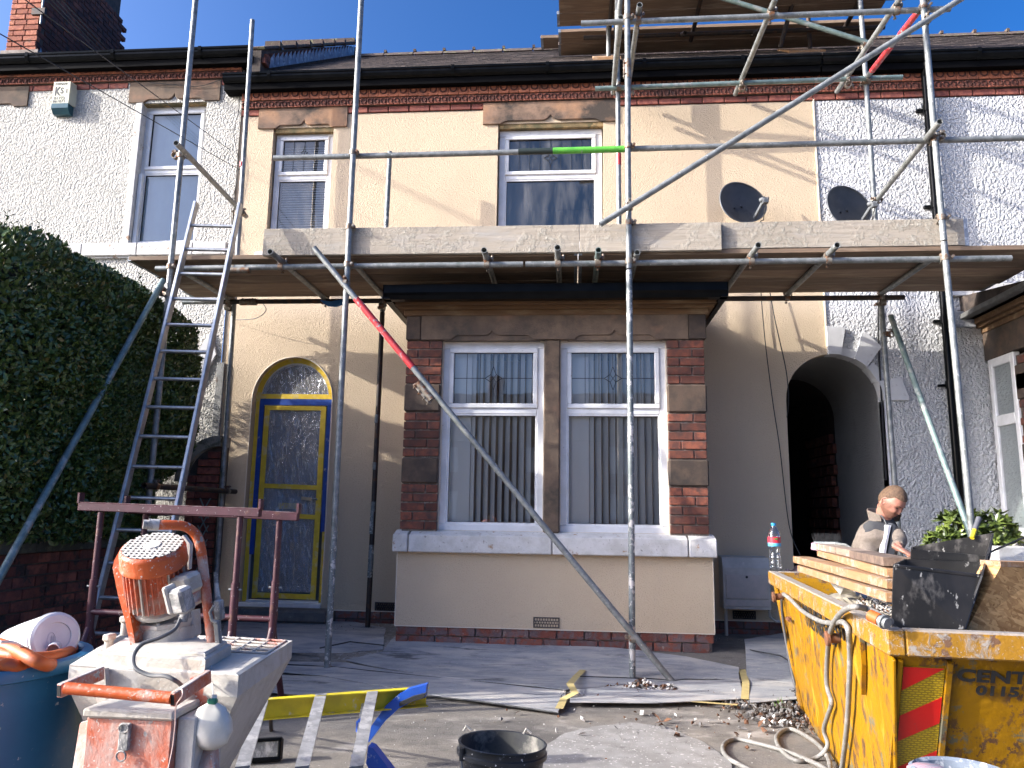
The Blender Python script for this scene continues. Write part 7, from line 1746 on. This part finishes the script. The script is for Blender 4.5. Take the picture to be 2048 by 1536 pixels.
# black hoppers
M['blk'] = mat('scuffed black sheet', (.010, .010, .010), (.024, .022, .021), 7, c3=(.13, .12, .11), ns3=13, lo3=.54, hi3=.70, c4=(.28, .27, .25), ns4=34, lo4=.655, hi4=.69, rough=.38, bump=.25, bs=30, bd=.004, st=(1, 1, .6))
def tub(pts_out, Y0, depth, z_top_in, label, group='black tapered hoppers', inner=None):
    pass
def openbox(front, back, th, name, label):
    """open topped box from 4 front corners (bl, br, tr, tl) and 4 back corners"""
    T = thing(name, label, 'hopper', (front[0]+front[1])/2, 'black tapered hoppers in the skip')
    def pan(a, b, c, d, nm):
        n = (b-a).cross(d-a).normalized()*th; m = MB(); m.add([a, b, c, d, a+n, b+n, c+n, d+n], [(0, 1, 2, 3), (7, 6, 5, 4)]+[(i, 4+i, 4+(i+1) % 4, (i+1) % 4) for i in range(4)]); return m.build(nm, M['blk'], T)
    fp = pan(*front, 'front_panel'); pan(*back, 'back_panel'); pan(front[0], back[0], back[3], front[3], 'side_panel'); pan(front[1], back[1], back[2], front[2], 'side_panel')
    return T, fp
Yh = -4.60
f = [A(1782, 1255, Yh), A(1928, 1258, Yh), A(1962, 1150, Yh+.02), A(1786, 1129, Yh)]
bk_ = [A(1800, 1240, Yh+.28), A(1925, 1243, Yh+.28), A(1960, 1124, Yh+.28), A(1808, 1118, Yh+.28)]
T, fp = openbox(f, bk_, .006, 'hopper', 'front black hopper with ribbed front standing on the skip rim')
for t in (.10, .16, .26, .32):
    a, b = f[0]+(f[1]-f[0])*t, f[3]+(f[2]-f[3])*t; m = MB(); m.beam(a+V(0, -.003, .004), b+V(0, -.003, -.002), .004, .004); m.build('front_rib', M['blk'], fp)
m = MB(); m.beam(f[3]+V(0, -.004, -.004), f[2]+V(0, -.004, -.004), .010, .014, ch=.003); m.build('top_edge', M['blk'], T)
f2 = [A(1812, 1235, Yh+.32), A(1935, 1240, Yh+.30), A(1978, 1112, Yh+.30), A(1822, 1098, Yh+.30)]
b2 = [A(1830, 1225, Yh+.60), A(1930, 1225, Yh+.55), A(1984, 1066, Yh+.50), A(1822, 1094, Yh+.60)]
T2, fp2 = openbox(f2, b2, .006, 'hopper', 'rear black hopper with one corner flaring up')
wing = [A(1922, 1257, Yh+.02), A(1940, 1243, Yh+.20), A(1985, 1066, Yh+.48), A(1962, 1150, Yh+.0)]
m = MB(); n = (wing[1]-wing[0]).cross(wing[3]-wing[0]).normalized()*.006; m.add(wing+[p+n for p in wing], [(0, 1, 2, 3), (7, 6, 5, 4)]+[(i, 4+i, 4+(i+1) % 4, (i+1) % 4) for i in range(4)]); m.build('flared_side', M['blk'], T2)
# OSB board
def osb():
    t = NT('oriented strand board'); vec = t.node('ShaderNodeVectorMath'); vec.operation = 'MULTIPLY_ADD'
    n3 = t.node('ShaderNodeTexVoronoi'); t.l.new(t.pos, n3.inputs['Vector']); n3.inputs['Scale'].default_value = 60
    col = None
    cols = t.mix(n3.outputs['Color'], (.34, .18, .06), (.48, .28, .11))
    for i, rot in enumerate((.3, 1.2, 2.2, 2.8)):
        p = t.mapv(t.mapv(t.pos, (1, 1, 1), rot=(0, rot, 0)), (22, 22, 110), loc=(i*3, i, i*2)); v = t.voro(p, 1, 'F1'); c = t.voro(p, 1, 'F1', 'Color')
        sx = t.node('ShaderNodeSeparateColor'); t.l.new(c, sx.inputs[0]); tone = t.mix(sx.outputs[0], (.24, .115, .035), (.56, .34, .14))
        cols = t.mix(t.math('MULTIPLY', t.ramp(sx.outputs[1], .55, .6), .9), cols, tone)
    return t.fin(cols, .7, 0, t.bump(t.noise(t.mapv(t.pos, (20, 20, 70), rot=(0, .8, 0)), 1, 5), .4, .004))
M['osb'] = osb()
oa, ob = A(1932, 1262, -4.56), A(2110, 1268, -4.50); ta = A(1975, 1132, -4.52).z
m = MB(); dd = (ob-oa).normalized(); pn = V(-dd.y, dd.x, 0)
P = [oa, ob, V(ob.x, ob.y, ta-.005), V(A(1992, 1132, -4.53).x, oa.y, ta)]; 
m.add(P+[p+pn*.10 for p in P], [(0, 1, 2, 3), (7, 6, 5, 4), (0, 4, 5, 1), (1, 5, 6, 2), (3, 2, 6, 7), (0, 3, 7, 4)]); o = m.build('osb_board', [M['osb']], None); tag(o, 'chipboard box side standing on the skip rim right of the black hoppers', 'board')
m = MB(); P2 = [P[3]+V(0, -.002, .001), P[2]+V(0, -.002, .001), P[2]+pn*.104+V(0, 0, .001), P[3]+pn*.104+V(0, 0, .001)]; m.add(P2+[p+V(0, 0, .018) for p in P2], [(0, 1, 2, 3), (7, 6, 5, 4)]+[(i, 4+i, 4+(i+1) % 4, (i+1) % 4) for i in range(4)]); m.build('top_batten', M['pine'], o)
# hammer handle
M['hammer_grip'] = mat('grey rubber grip', (.07, .075, .08), (.10, .10, .11), 30, rough=.7)
m = MB(); a_, b_ = A(1944, 1076, -4.1), A(1958, 1036, -4.05); m.tube([a_, a_+(b_-a_)*.4], .009, 10); HM = tag(m.build('hammer', mat('yellow grip', (.6, .45, .02), rough=.5), None, smooth=True), 'tool with a grey and yellow handle poking up behind the black hopper', 'tool')
m = MB(); m.tube([a_+(b_-a_)*.4, b_], [.010, .011], 12, open_=.3); m.build('grip', M['hammer_grip'], HM, smooth=40)
# grey hose
M['hose_g'] = mat('dusty grey hose', (.19, .183, .165), (.15, .143, .13), 9, c3=(.27, .255, .23), ns3=20, rough=.6, bump=.2, bs=60)
sp_ = lambda x, y, o=.03: side_pt(x, y, o)[0]
hp = [sp_(1567, 1188, .06), sp_(1580, 1198, .05), sp_(1605, 1222, .03), sp_(1640, 1242), sp_(1668, 1246, .04), sp_(1685, 1244, .05), sp_(1697, 1262, .05), sp_(1700, 1310), sp_(1698, 1380), sp_(1694, 1450), sp_(1686, 1520), sp_(1676, 1590, .02)]
hose(hp, .0115, M['hose_g'], 'grey hose looped over both rusty lugs of the skip')
def GG(px, py, h=.014):
    p = G(px, py, -.06)
    for _ in range(4): p = G(px, py, gz(p.x, p.y)+h)
    return p
hp = [G(1782, 1243, .80), G(1762, 1232, .81), G(1735, 1218, .82), G(1705, 1214, .83), sp_(1680, 1228, .06), sp_(1662, 1260, .05), sp_(1655, 1310, .03), sp_(1654, 1370, .03), sp_(1663, 1405, .03), sp_(1656, 1430, .03), sp_(1648, 1460, .04), GG(1655, 1492, .08), GG(1632, 1516), GG(1592, 1521), GG(1560, 1497), GG(1554, 1472), GG(1580, 1458), GG(1622, 1478, .03), GG(1652, 1508, .035), GG(1660, 1545, .02), GG(1640, 1580)]
hose(hp, .0115, M['hose_g'], 'grey hose running out of the skip and coiling on the drive', cat='hose')
hose([GG(1700, 1600), GG(1660, 1545), GG(1620, 1522, .022), GG(1570, 1502, .018), GG(1510, 1486), GG(1470, 1478), GG(1447, 1490), GG(1455, 1515), GG(1510, 1545), GG(1560, 1575)], .0115, M['hose_g'], 'end of the grey hose making a wide loop on the drive')
hose([sp_(1563, 1200, .02), sp_(1566, 1240, .02), sp_(1575, 1300, .02), sp_(1590, 1370, .02), V(*G(1600, 1400, .02))], .009, mat('dark rubber pipe', (.05, .05, .052), rough=.6), 'dark pipe hanging down the far edge of the skip', cat='pipe', name='pipe')
m = MB(); a_, b_ = G(1741, 1231, .82), G(1760, 1240, .81); m.tube([a_, b_], .021, 14); CP = tag(m.build('hose_coupling', M['hose_o'], None, smooth=40), 'orange and steel hose coupling resting on the skip rim', 'coupling')
m = MB(); m.tube([b_, b_+(b_-a_)*.8], .018, 12); m.tube([b_+(b_-a_)*.3, b_+(b_-a_)*.5], .025, 12); m.build('steel_end', M['galv'], CP, smooth=40)
# ---- bottle
WB = thing('water_bottle', 'clear water bottle with a blue cap standing on the corner of the skip', 'bottle', G(1551, 1139, rz_))
wb = A(1551, 1139, F.y+.005); hb = A(1552, 1046, F.y).z-wb.z; R = hb/.33*.045
tg = NT('clear bottle plastic'); tr = tg.node('ShaderNodeBsdfTransparent'); tr.inputs[0].default_value = (.90, .93, .95, 1); gl = tg.node('ShaderNodeBsdfGlossy'); gl.inputs['Roughness'].default_value = .05; fr = tg.node('ShaderNodeLayerWeight'); fr.inputs[0].default_value = .45
b_n = tg.bump(tg.noise(tg.mapv(tg.pos, (6, 6, 60)), 1, 2), .6, .01); tg.l.new(b_n, gl.inputs['Normal'])
mx = tg.node('ShaderNodeMixShader'); tg.l.new(tg.math('ADD', tg.math('MULTIPLY', fr.outputs['Facing'], .55), .10), mx.inputs[0]); tg.l.new(tr.outputs[0], mx.inputs[1]); tg.l.new(gl.outputs[0], mx.inputs[2]); tg.l.new(mx.outputs[0], tg.out.inputs[0])
m = MB(); m.lathe([(R*.7, 0), (R*.95, .01), (R, .02), (R*.92, hb*.12), (R, hb*.16), (R*.9, hb*.22), (R*.98, hb*.27), (R*.86, hb*.33), (R*.84, hb*.40), (R, hb*.46), (R*1.0, hb*.72), (R*.95, hb*.78), (R*.6, hb*.88), (R*.33, hb*.92), (R*.33, hb*.96)], 28, Matrix.Translation(wb), cap0=True); m.build('body', tg.m, WB, smooth=60, fix=False)
m = MB(); m.lathe([(R*.38, hb*.94), (R*.40, hb*.95), (R*.40, hb), (0, hb)], 20, Matrix.Translation(wb)); m.build('cap', mat('sky blue cap', (.03, .25, .50), rough=.4), WB, smooth=40)
for z0, z1, c, nm in ((.50, .57, (.10, .42, .58), 'blue'), (.57, .70, (.62, .03, .05), 'red')):
    m = MB(); m.lathe([(R*1.015, hb*z0), (R*1.015, hb*z1)], 28, Matrix.Translation(wb)); m.build('label', mat(nm+' bottle label', c, rough=.4), WB, smooth=60, fix=False)
m = MB(); m.box(wb.x-.012, wb.x+.012, wb.y-R*1.03, wb.y-R*.98, wb.z+hb*.64, wb.z+hb*.675); m.build('label_emblem', mat('green emblem', (.05, .2, .04), rough=.5), WB)

# =====================================================================  PERSON
def remesh(o, vox, smooth=6, sub=0):
    md = o.modifiers.new('r', 'REMESH'); md.mode = 'VOXEL'; md.voxel_size = vox; md.use_smooth_shade = True
    s2 = o.modifiers.new('s', 'CORRECTIVE_SMOOTH') if False else o.modifiers.new('s', 'SMOOTH'); s2.iterations = smooth; s2.factor = .5
def loft(m, secs, n=20):
    """secs: (centre, right vector, depth vector)"""
    vs = []
    for c, a, b in secs:
        for k in range(n):
            t = 2*math.pi*k/n; vs.append(Vector(c)+Vector(a)*math.cos(t)+Vector(b)*math.sin(t))
    fs = [(i*n+k, i*n+(k+1) % n, (i+1)*n+(k+1) % n, (i+1)*n+k) for i in range(len(secs)-1) for k in range(n)]
    fs.append(tuple(range(n))[::-1]); fs.append(tuple((len(secs)-1)*n+k for k in range(n))); return m.add(vs, fs)
PY = -1.45
hd = A(1783, 1003, PY-.13); K = 244.0
PER = thing('person', 'man in a grey fleece jacket behind the skip, looking down at his hands', 'person', (2.30, PY+.05, -.02))
M['skin'] = mat('skin', (.40, .20, .14), (.34, .15, .105), 16, lo=.35, hi=.65, rough=.5, bump=.1, bs=200, bd=.001)
M['fleece'] = mat('grey fleece', (.20, .165, .135), (.165, .135, .11), 60, c3=(.14, .115, .095), ns3=5, lo3=.45, hi3=.7, rough=1, bump=1, bs=160, bd=.005)
M['tee'] = mat('white tee shirt', (.62, .62, .64), rough=.9); M['trouser'] = mat('dark work trousers', (.035, .036, .042), (.05, .05, .052), 12, rough=.95)
M['hair'] = mat('short ginger brown hair', (.075, .042, .024), (.16, .095, .052), 70, lo=.35, hi=.65, rough=.75, bump=1, bs=160, bd=.006)
nk = A(1766, 1040, PY-.02); chest = A(1757, 1075, PY+.0); waist = A(1742, 1122, PY+.12); hip = V(waist.x-.02, PY+.24, .74)
shL = A(1733, 1050, PY+.04); shR = A(1793, 1060, PY-.12)      # shoulders as seen: left one nearer the house wall
fx = V(.80, -.58, 0).normalized(); sx_ = V(.60, .80, 0)       # facing direction and across-body direction
# body: torso core, neck, legs, forearms (one surface)
m = MB(); AR = V(.86, -.50, 0).normalized(); FR_ = V(-.40, -.75, 0).normalized()
fd = V(.30, -.95, 0).normalized(); ac = V(.95, .30, 0)
loft(m, [(hip+V(0, 0, -.05), ac*.16, fd*.12), (hip+V(0, 0, .1), ac*.15, fd*.11), (waist, ac*.14, fd*.10), (chest, ac*.17, fd*.12), (nk+V(-.02, 0, -.03), ac*.13, fd*.09), (nk+V(.0, 0, .02), ac*.06, fd*.06), (nk+V(.03, -.04, .10), ac*.055, fd*.055)])
for s_ in (-1, 1):
    h_ = hip+ac*.09*s_; kn = V(h_.x+.02, h_.y-.06, .42); an = V(h_.x, h_.y+.02, .04)
    m.tube([h_+V(0, 0, .04), h_+(kn-h_)*.5, kn, kn+(an-kn)*.4, an], [.095, .082, .06, .058, .045], 16); m.beam(an+V(0, .06, -.03), an+V(0, -.17, -.035), .09, .07)
body = m.build('body', M['trouser'], PER); remesh(body, .014, 6)
# jacket
m = MB()
loft(m, [(hip+V(-.02, .02, .06), ac*.20, fd*.15), (waist+V(-.0, 0, -.02), ac*.195, fd*.145), (waist*.5+chest*.5+V(-.005, 0, 0), ac*.185, fd*.14), (chest+V(-.005, .0, .0), ac*.170, fd*.135), (chest*.4+nk*.6+V(-.015, .02, .0), ac*.135, fd*.115), (nk+V(-.015, .01, .0), ac*.085, fd*.08)], 28)
elL = A(1737, 1118, PY-.10); haL = A(1756, 1160, PY-.14)
m.tube([shL+V(.02, 0, -.02), shL+V(-.01, -.02, -.07), shL*.5+elL*.5+V(-.01, 0, 0), elL, elL*.5+haL*.5, haL], [.055, .060, .058, .056, .050, .045], 16)
elR = A(1801, 1082, PY-.22); haR = A(1797, 1093, PY-.33)
m.tube([shR+V(-.03, .02, -.01), shR+V(.0, 0, -.03), shR*.5+elR*.5, elR, haR], [.05, .053, .050, .047, .042], 16)
jk = m.build('jacket', M['fleece'], PER); remesh(jk, .010, 5)
dm = jk.modifiers.new('folds', 'DISPLACE'); tx = bpy.data.textures.new('folds', 'CLOUDS'); tx.noise_scale = .11; tx.noise_depth = 2; dm.texture = tx; dm.strength = .02; dm.mid_level = .5
# stand-up collar: two flaps
m = MB(); cn = nk+V(-.0, -.0, .01); n = 20
for k in range(n+1):
    t = -2.35+4.7*k/n; ca = ac*math.sin(t)*.085-fd*math.cos(t)*.075; lo = cn+ca*1.12+V(0, 0, -.02)+fd*.01; flare = 1.22+.22*abs(t)/2.35; hi = cn+ca*flare+V(.005, 0, .078-.048*(abs(t)/2.35)**2)
    m.v += [tuple(lo), tuple(hi), tuple(hi+ca.normalized()*.008), tuple(lo+ca.normalized()*.010)]
for k in range(n):
    b = 4*k
    for j in range(4): m.f.append((b+j, b+4+j, b+4+(j+1) % 4, b+(j+1) % 4)); m.m.append(0)
m.build('collar', M['fleece'], jk, smooth=60)
m = MB(); P = [A(x, y, PY-.20) for x, y in ((1779, 1050), (1784, 1051), (1781, 1066), (1777, 1086), (1773, 1110), (1768, 1112), (1772, 1086), (1777, 1066))]; m.prism([(p.x, p.z) for p in P], PY-.185, PY-.10); m.build('shirt', M['tee'], PER)
m = MB(); P = [A(x, y, PY-.19) for x, y in ((1786, 1046), (1792, 1050), (1790, 1110), (1775, 1112), (1781, 1085), (1785, 1062))]; m.prism([(p.x, p.z) for p in P], PY-.18, PY-.08); m.build('jacket_lining', mat('dark jacket lining', (.04, .045, .055), rough=.9), PER)
m = MB(); zp = [A(x, y, PY-.19) for x, y in ((1762, 1030), (1769, 1040), (1774, 1052), (1771, 1072), (1766, 1095), (1762, 1112))]; m.tube(zp, .004, 6); m.build('zip', M['galv'], PER)
# head: one surface with brow, nose, mouth, chin, ears
def head():
    W_, D_, H_ = .077, .098, .120
    n, r = 64, 48; vs = []; 
    for j in range(r+1):
        ph = math.pi*j/r
        for i in range(n):
            th = 2*math.pi*i/n; x, y, z = math.sin(ph)*math.sin(th), math.sin(ph)*math.cos(th), math.cos(ph)   # y forward
            X, Y, Z = x*W_, y*D_, z*H_
            if Z < 0:
                t = min(-Z/H_, 1); X *= 1-.38*t**1.4; Y = Y*(1-.10*t) + (.016*t if y > 0 else .02*t)
            f = max(y, 0)
            g = lambda cx, cz, sx, sz: math.exp(-((X-cx)/sx)**2-((Z-cz)/sz)**2)
            if y > .1:
                Y = min(Y, .088+.004*z) if abs(X) < .06 else Y
                Y += .008*g(0, .022, .045, .010)                      # brow
                for s_ in (-1, 1): Y -= .014*g(.031*s_, .006, .014, .011); Y += .006*g(.036*s_, -.022, .016, .016); Y += .007*g(.031*s_, .005, .0085, .006)
                nz_ = max(0, 1-abs(Z+.012)/.030)
                t = min(max((.016-Z)/.048, 0), 1)
                Y += (.004+.020*t)*math.exp(-(X/(.006+.007*t))**2)*(1 if -.034 < Z < .016 else math.exp(-((Z-(.016 if Z > 0 else -.034))/.005)**2))
                for s_ in (-1, 1): Y += .006*g(.011*s_, -.030, .006, .006)
                Y += .007*g(0, -.052, .022, .005)+.007*g(0, -.063, .019, .005)-.004*g(0, -.0575, .024, .0022)
                Y += .010*g(0, -.092, .022, .014)
            vs.append(V(X, Y, Z))
    fs = [(j*n+i, j*n+(i+1) % n, (j+1)*n+(i+1) % n, (j+1)*n+i) for j in range(r) for i in range(n)]
    return vs, fs
face = V(.42, -.70, -.72).normalized(); hr = V(.86, .48, -.08); hr = (hr-face*hr.dot(face)).normalized(); hu = hr.cross(face)
if hu.z < 0: hu = -hu; hr = face.cross(hu)
HMx = Matrix(((hr.x, face.x, hu.x, hd.x), (hr.y, face.y, hu.y, hd.y), (hr.z, face.z, hu.z, hd.z), (0, 0, 0, 1)))
vs, fs = head(); m = MB(); m.add([HMx @ v for v in vs], fs); m.tube([HMx @ V(0, -.02, -.06), nk+V(.0, .01, -.03)], [.052, .060], 20); HO = m.build('head', M['skin'], PER, smooth=60)
th = NT('stubbled skin'); an_ = th.node('ShaderNodeAttribute'); an_.attribute_name = 'stubble'
ck = th.mix(th.ramp(th.noise(th.pos, 40, 4), .35, .65), (.42, .20, .14), (.35, .145, .10)); ck = th.mix(th.math('MULTIPLY', an_.outputs['Fac'], th.ramp(th.noise(th.pos, 260, 3), .35, .55, .45, .85)), ck, (.10, .05, .032))
th.fin(ck, .5); HO.data.materials[0] = th.m; at2 = HO.data.attributes.new('stubble', 'FLOAT', 'POINT'); sv = []
for i_, v_ in enumerate(HO.data.vertices):
    if i_ < len(vs):
        X, Y, Z = vs[i_]; k_ = min(max((-.028-Z)/.02, 0), 1)*(1 if Y > -.01 else max(0, 1+(Y+.01)/.02)); k_ = max(k_, math.exp(-(X/.028)**2-((Z+.044)/.008)**2)*(Y > .05))
        k_ *= 1-.8*math.exp(-(X/.018)**2-((Z+.058)/.008)**2); side = min(max((abs(X)-.055)/.01, 0), 1)*min(max((.03-Z)/.03, 0), 1)*(Y > -.02)*.8; sv.append(max(k_, side))
    else: sv.append(0.0)
at2.data.foreach_set('value', sv)
for s_ in (-1, 1):
    m = MB(); EM = HMx @ Matrix.Translation((.076*s_, -.004, -.004)) @ Matrix.Rotation(.35*s_, 4, 'Z') @ Matrix.Diagonal((.5, 1, 1, 1))
    m.tube([EM @ V(0, .017*math.cos(a)*(1.0 if math.sin(a) > 0 else .7), .030*math.sin(a)) for a in [2*math.pi*i/14 for i in range(15)]], .0055, 6); m.lathe([(.014, -.006), (.018, .0), (.006, .004)], 10, EM @ Matrix.Rotation(math.pi/2, 4, 'Y')); m.build('ear', M['skin'], HO, smooth=60)
    m = MB(); m.tube([HMx @ V(.018*s_, .0925, .022), HMx @ V(.032*s_, .090, .0265), HMx @ V(.046*s_, .078, .022)], [.0035, .0042, .002], 6); m.build('eyebrow', M['hair'], HO)
    m = MB(); m.tube([HMx @ V(.021*s_, .0855, .0045), HMx @ V(.031*s_, .0875, .0035), HMx @ V(.042*s_, .080, .005)], [.0022, .0032, .002], 6); m.build('eye', mat('dark lashes', (.02, .012, .01), rough=.6) if 'dark lashes' not in bpy.data.materials else bpy.data.materials['dark lashes'], HO)
m = MB(); m.tube([HMx @ V(-.020, .089, -.0575), HMx @ V(0, .0965, -.0565), HMx @ V(.020, .089, -.0575)], [.0015, .003, .0015], 6); m.build('mouth', mat('lips', (.22, .07, .055), rough=.5), HO)
# hair cap: short sides, fringe
n, r = 56, 30; vs = []; fs = []
for j in range(r+1):
    for i in range(n):
        th = 2*math.pi*i/n; c_ = math.cos(th)
        lim = 1.18 if c_ > .55 else (1.55 if c_ > -.1 else 2.05)
        t0 = (c_+1)/2; lim = 1.98-.98*min(max((c_+.55)/1.0, 0), 1)
        ph = lim*j/r; x, y, z = math.sin(ph)*math.sin(th), math.sin(ph)*math.cos(th), math.cos(ph)
        k_ = 1.02+.07*max(z, 0)+.035*max(c_, 0)*(j/r)**2-.06*max(0, (j/r-.92)/.08)*(1 if c_ < .5 else .2)
        X, Y, Z = x*.077*k_, y*.098*k_, z*.120*k_
        if Z < 0: t = -Z/.12; X *= 1-.38*t**1.4
        d = .0022*noise.noise(Vector((X*180, Y*60, Z*120))); q = V(X, Y, Z); vs.append(q+q.normalized()*d)
fs = [(j*n+i, j*n+(i+1) % n, (j+1)*n+(i+1) % n, (j+1)*n+i) for j in range(r) for i in range(n)]
m = MB(); m.add([HMx @ v for v in vs], fs); m.build('hair', M['hair'], HO, smooth=60, fix=False)
# hands: palm with five fingers each
def hand(wrist, d, up, side, name, curl=.5, s=1.0):
    d = Vector(d).normalized(); up = Vector(up); up = (up-d*up.dot(d)).normalized(); r_ = d.cross(up)*side
    m = MB(); P = lambda a, b, c: wrist+(d*a+r_*b+up*c)*s
    loft(m, [(P(-.03, 0, 0), r_*.026*s, up*.019*s), (P(.0, 0, 0), r_*.028*s, up*.017*s), (P(.045, 0, 0), r_*.040*s, up*.015*s), (P(.085, 0, -.002), r_*.040*s, up*.013*s), (P(.097, 0, -.004), r_*.034*s, up*.009*s)], 14)
    for k, (b, Lf) in enumerate(((-.030, .068), (-.010, .078), (.010, .073), (.029, .058))):
        p = P(.088, b, -.002); a0 = curl*(.35+.06*k); pts = [p]; ang = a0
        for seg in (.45, .30, .25):
            p = p+(d*math.cos(ang)-up*math.sin(ang)+r_*b*1.2)*Lf*seg*s; pts.append(p); ang += curl*.9
        m.tube([P(.070, b*.9, -.002)]+pts, [.0088*s, .0088*s, .008*s, .0072*s, .0058*s], 8)
    m.tube([P(.02, -.026, -.004), P(.045, -.046, -.014), P(.068, -.052, -.026), P(.086, -.046, -.036)], [.011*s, .0105*s, .009*s, .007*s], 8)
    o = m.build(name, M['skin'], PER, smooth=60); remesh(o, .0032, 2); return o
wR = A(1795, 1097, PY-.42); hand(A(1795, 1095, PY-.37), V(.70, -.35, -.42), V(.25, -.3, .9), 1, 'hand', .75, 1.05)
m = MB(); m.tube([elR, A(1796, 1095, PY-.37)], [.036, .027], 12); m.build('forearm', M['skin'], PER, smooth=True)
hand(haL+V(.01, -.02, -.02), V(.75, -.5, -.45), V(.3, -.2, .9), -1, 'hand', .8)

# =====================================================================  SHRUB
SH = thing('shrub', 'leafy light green shrub growing behind the skip by the white wall', 'shrub', (3.35, -.6, .0))
M['shrub1'] = mat('glossy shrub leaf', (.085, .125, .022), (.055, .085, .018), 12, rc=(.20, .25, .05), rough=.38, rv=.3)
def rosette(seed, L0):
    r = random.Random(seed); m = MB()
    for i in range(11):
        a = i*2.4+r.uniform(-.3, .3); el = .9-.085*i+r.uniform(-.15, .15); L = L0*r.uniform(.75, 1.1); w_ = L*.17
        d = V(math.cos(a)*math.cos(el), math.sin(a)*math.cos(el), math.sin(el)); s_ = V(-math.sin(a), math.cos(a), 0); u = d.cross(s_)*-1
        pts = [V(0, 0, 0), d*L*.35, d*L*.7-V(0, 0, L*.04), d*L-V(0, 0, L*.14)]; ws = [w_*.25, w_, w_*.85, 0.001]
        b = len(m.v)
        for p, ww in zip(pts, ws): m.v += [tuple(p-s_*ww+u*ww*.3), tuple(p), tuple(p+s_*ww+u*ww*.3)]
        for k in range(3):
            for j in range(2): m.f.append((b+3*k+j, b+3*k+j+1, b+3*k+3+j+1, b+3*k+3+j)); m.m.append(0)
    me = m.mesh('leaf_cluster', (0, 0, 0))[0]; me.materials.append(M['shrub1']); return me
RS_ = [rosette(i, .085+.008*i) for i in range(5)]
r4 = random.Random(8)
stems = []
def shrub_blob(cx, cy, cz, rx, ry, rz, n, base):
    for i in range(n):
        while True:
            u = V(r4.gauss(0, 1), r4.gauss(0, 1), r4.gauss(0, 1)); u.normalize()
            if u.z > -.6: break
        k = r4.uniform(.45, 1.0)**.5; p = V(cx+u.x*rx*k, cy+u.y*ry*k, cz+u.z*rz*k)
        d = (u+V(0, 0, .9)).normalized(); q = d.to_track_quat('Z', 'Y').to_matrix(); s_ = r4.uniform(.75, 1.15)
        link('leaf_cluster', RS_[r4.randrange(5)], p, SH, rot=q @ Matrix.Rotation(r4.uniform(0, 6), 3, 'Z'), scale=(s_, s_, s_))
        if i % 3 == 0: m = MB(); b = V(base[0]+r4.uniform(-.03, .03), base[1], base[2]); m.tube([b, (b+p)/2+V(r4.uniform(-.04, .04), 0, .03), p], [.010, .007, .004], 5); m.build('stem', mat('shrub stem', (.09, .07, .04), rough=.9) if 'shrub stem' not in bpy.data.materials else bpy.data.materials['shrub stem'], SH)
c1 = A(1925, 1058, -.62); c2 = A(1890, 1085, -.62); c3 = A(1985, 1065, -.62); c4 = A(1990, 1100, -.62)
shrub_blob(c1.x, -.62, c1.z+.02, .17, .14, .15, 34, (3.2, -.6, .1)); shrub_blob(c2.x+.02, -.62, c2.z-.02, .18, .14, .13, 26, (3.2, -.6, .1))
shrub_blob(c3.x+.02, -.60, c3.z+.0, .19, .14, .18, 36, (3.4, -.6, .1)); shrub_blob(c4.x, -.60, c4.z-.08, .13, .12, .22, 26, (3.4, -.6, .1))
shrub_blob(3.2, -.62, .62, .34, .16, .22, 26, (3.25, -.6, .05))
# low white blocks behind the shrub
m = MB()
for i in range(3):
    p0 = A(2008+i*3, 1100+i*34, -1.1); mm = MB(); mm.box(p0.x-.10, p0.x+.9, -1.2, -1.0, p0.z-.10, p0.z+.03, ch=.008); tag(mm.build('wall_block', M['stone_white'], None), ('upper', 'middle', 'lower')[i]+' white painted block of the low wall behind the shrub', 'block', 'white blocks behind the shrub')
cable([A(1950, 1120, -1.3), A(1990, 1100, -1.25), A(2048, 1075, -1.25)], .008, 'thick black cable slanting across the white blocks behind the shrub')

# =====================================================================  OPPOSITE SIDE OF THE STREET (seen in the window glass)
OB = thing('opposite_house', 'brick house with slate roof and chimney across the street, seen in the window glass', 'house', (3, -36, 0))
m = MB(); m.box(-14, 6, -44, -36, -.2, 5.2); m.build('wall', M['brick_garden'], OB); m = MB(); m.prism([(-35.6, 5.1), (-40, 8.4), (-44.4, 5.1)], -14.4, 6.4, axis='X'); m.build('roof', M['slate'], OB)
m = MB(); m.box(-5.2, -4.3, -40.4, -39.6, 7.5, 9.35, ch=.05); m.build('chimney', M['brick_garden'], OB)
for x in (-11, -7, -2, 2.5):
    for z in (.9, 3.4): m = MB(); m.box(x-.6, x+.6, -36.0, -35.93, z, z+1.4); m.build('window', M['upvc'], OB)
OB2 = thing('opposite_house', 'gabled rendered house across the street at the right, seen in the window glass', 'house', (14, -34, 0))
m = MB(); m.box(9, 18, -42, -34, -.2, 5.0); m.build('wall', M['dash_r'], OB2); m = MB(); m.prism([(8.6, 4.9), (13.5, 8.6), (18.4, 4.9)], -42.3, -33.7, axis='Y'); m.build('roof', M['slate'], OB2)
m = MB(); m.box(-60, 60, -12, -11.8, -.2, -.02); tag(m.build('kerb', M['stone'], None), 'stone kerb on the street side of the drive', 'kerb')
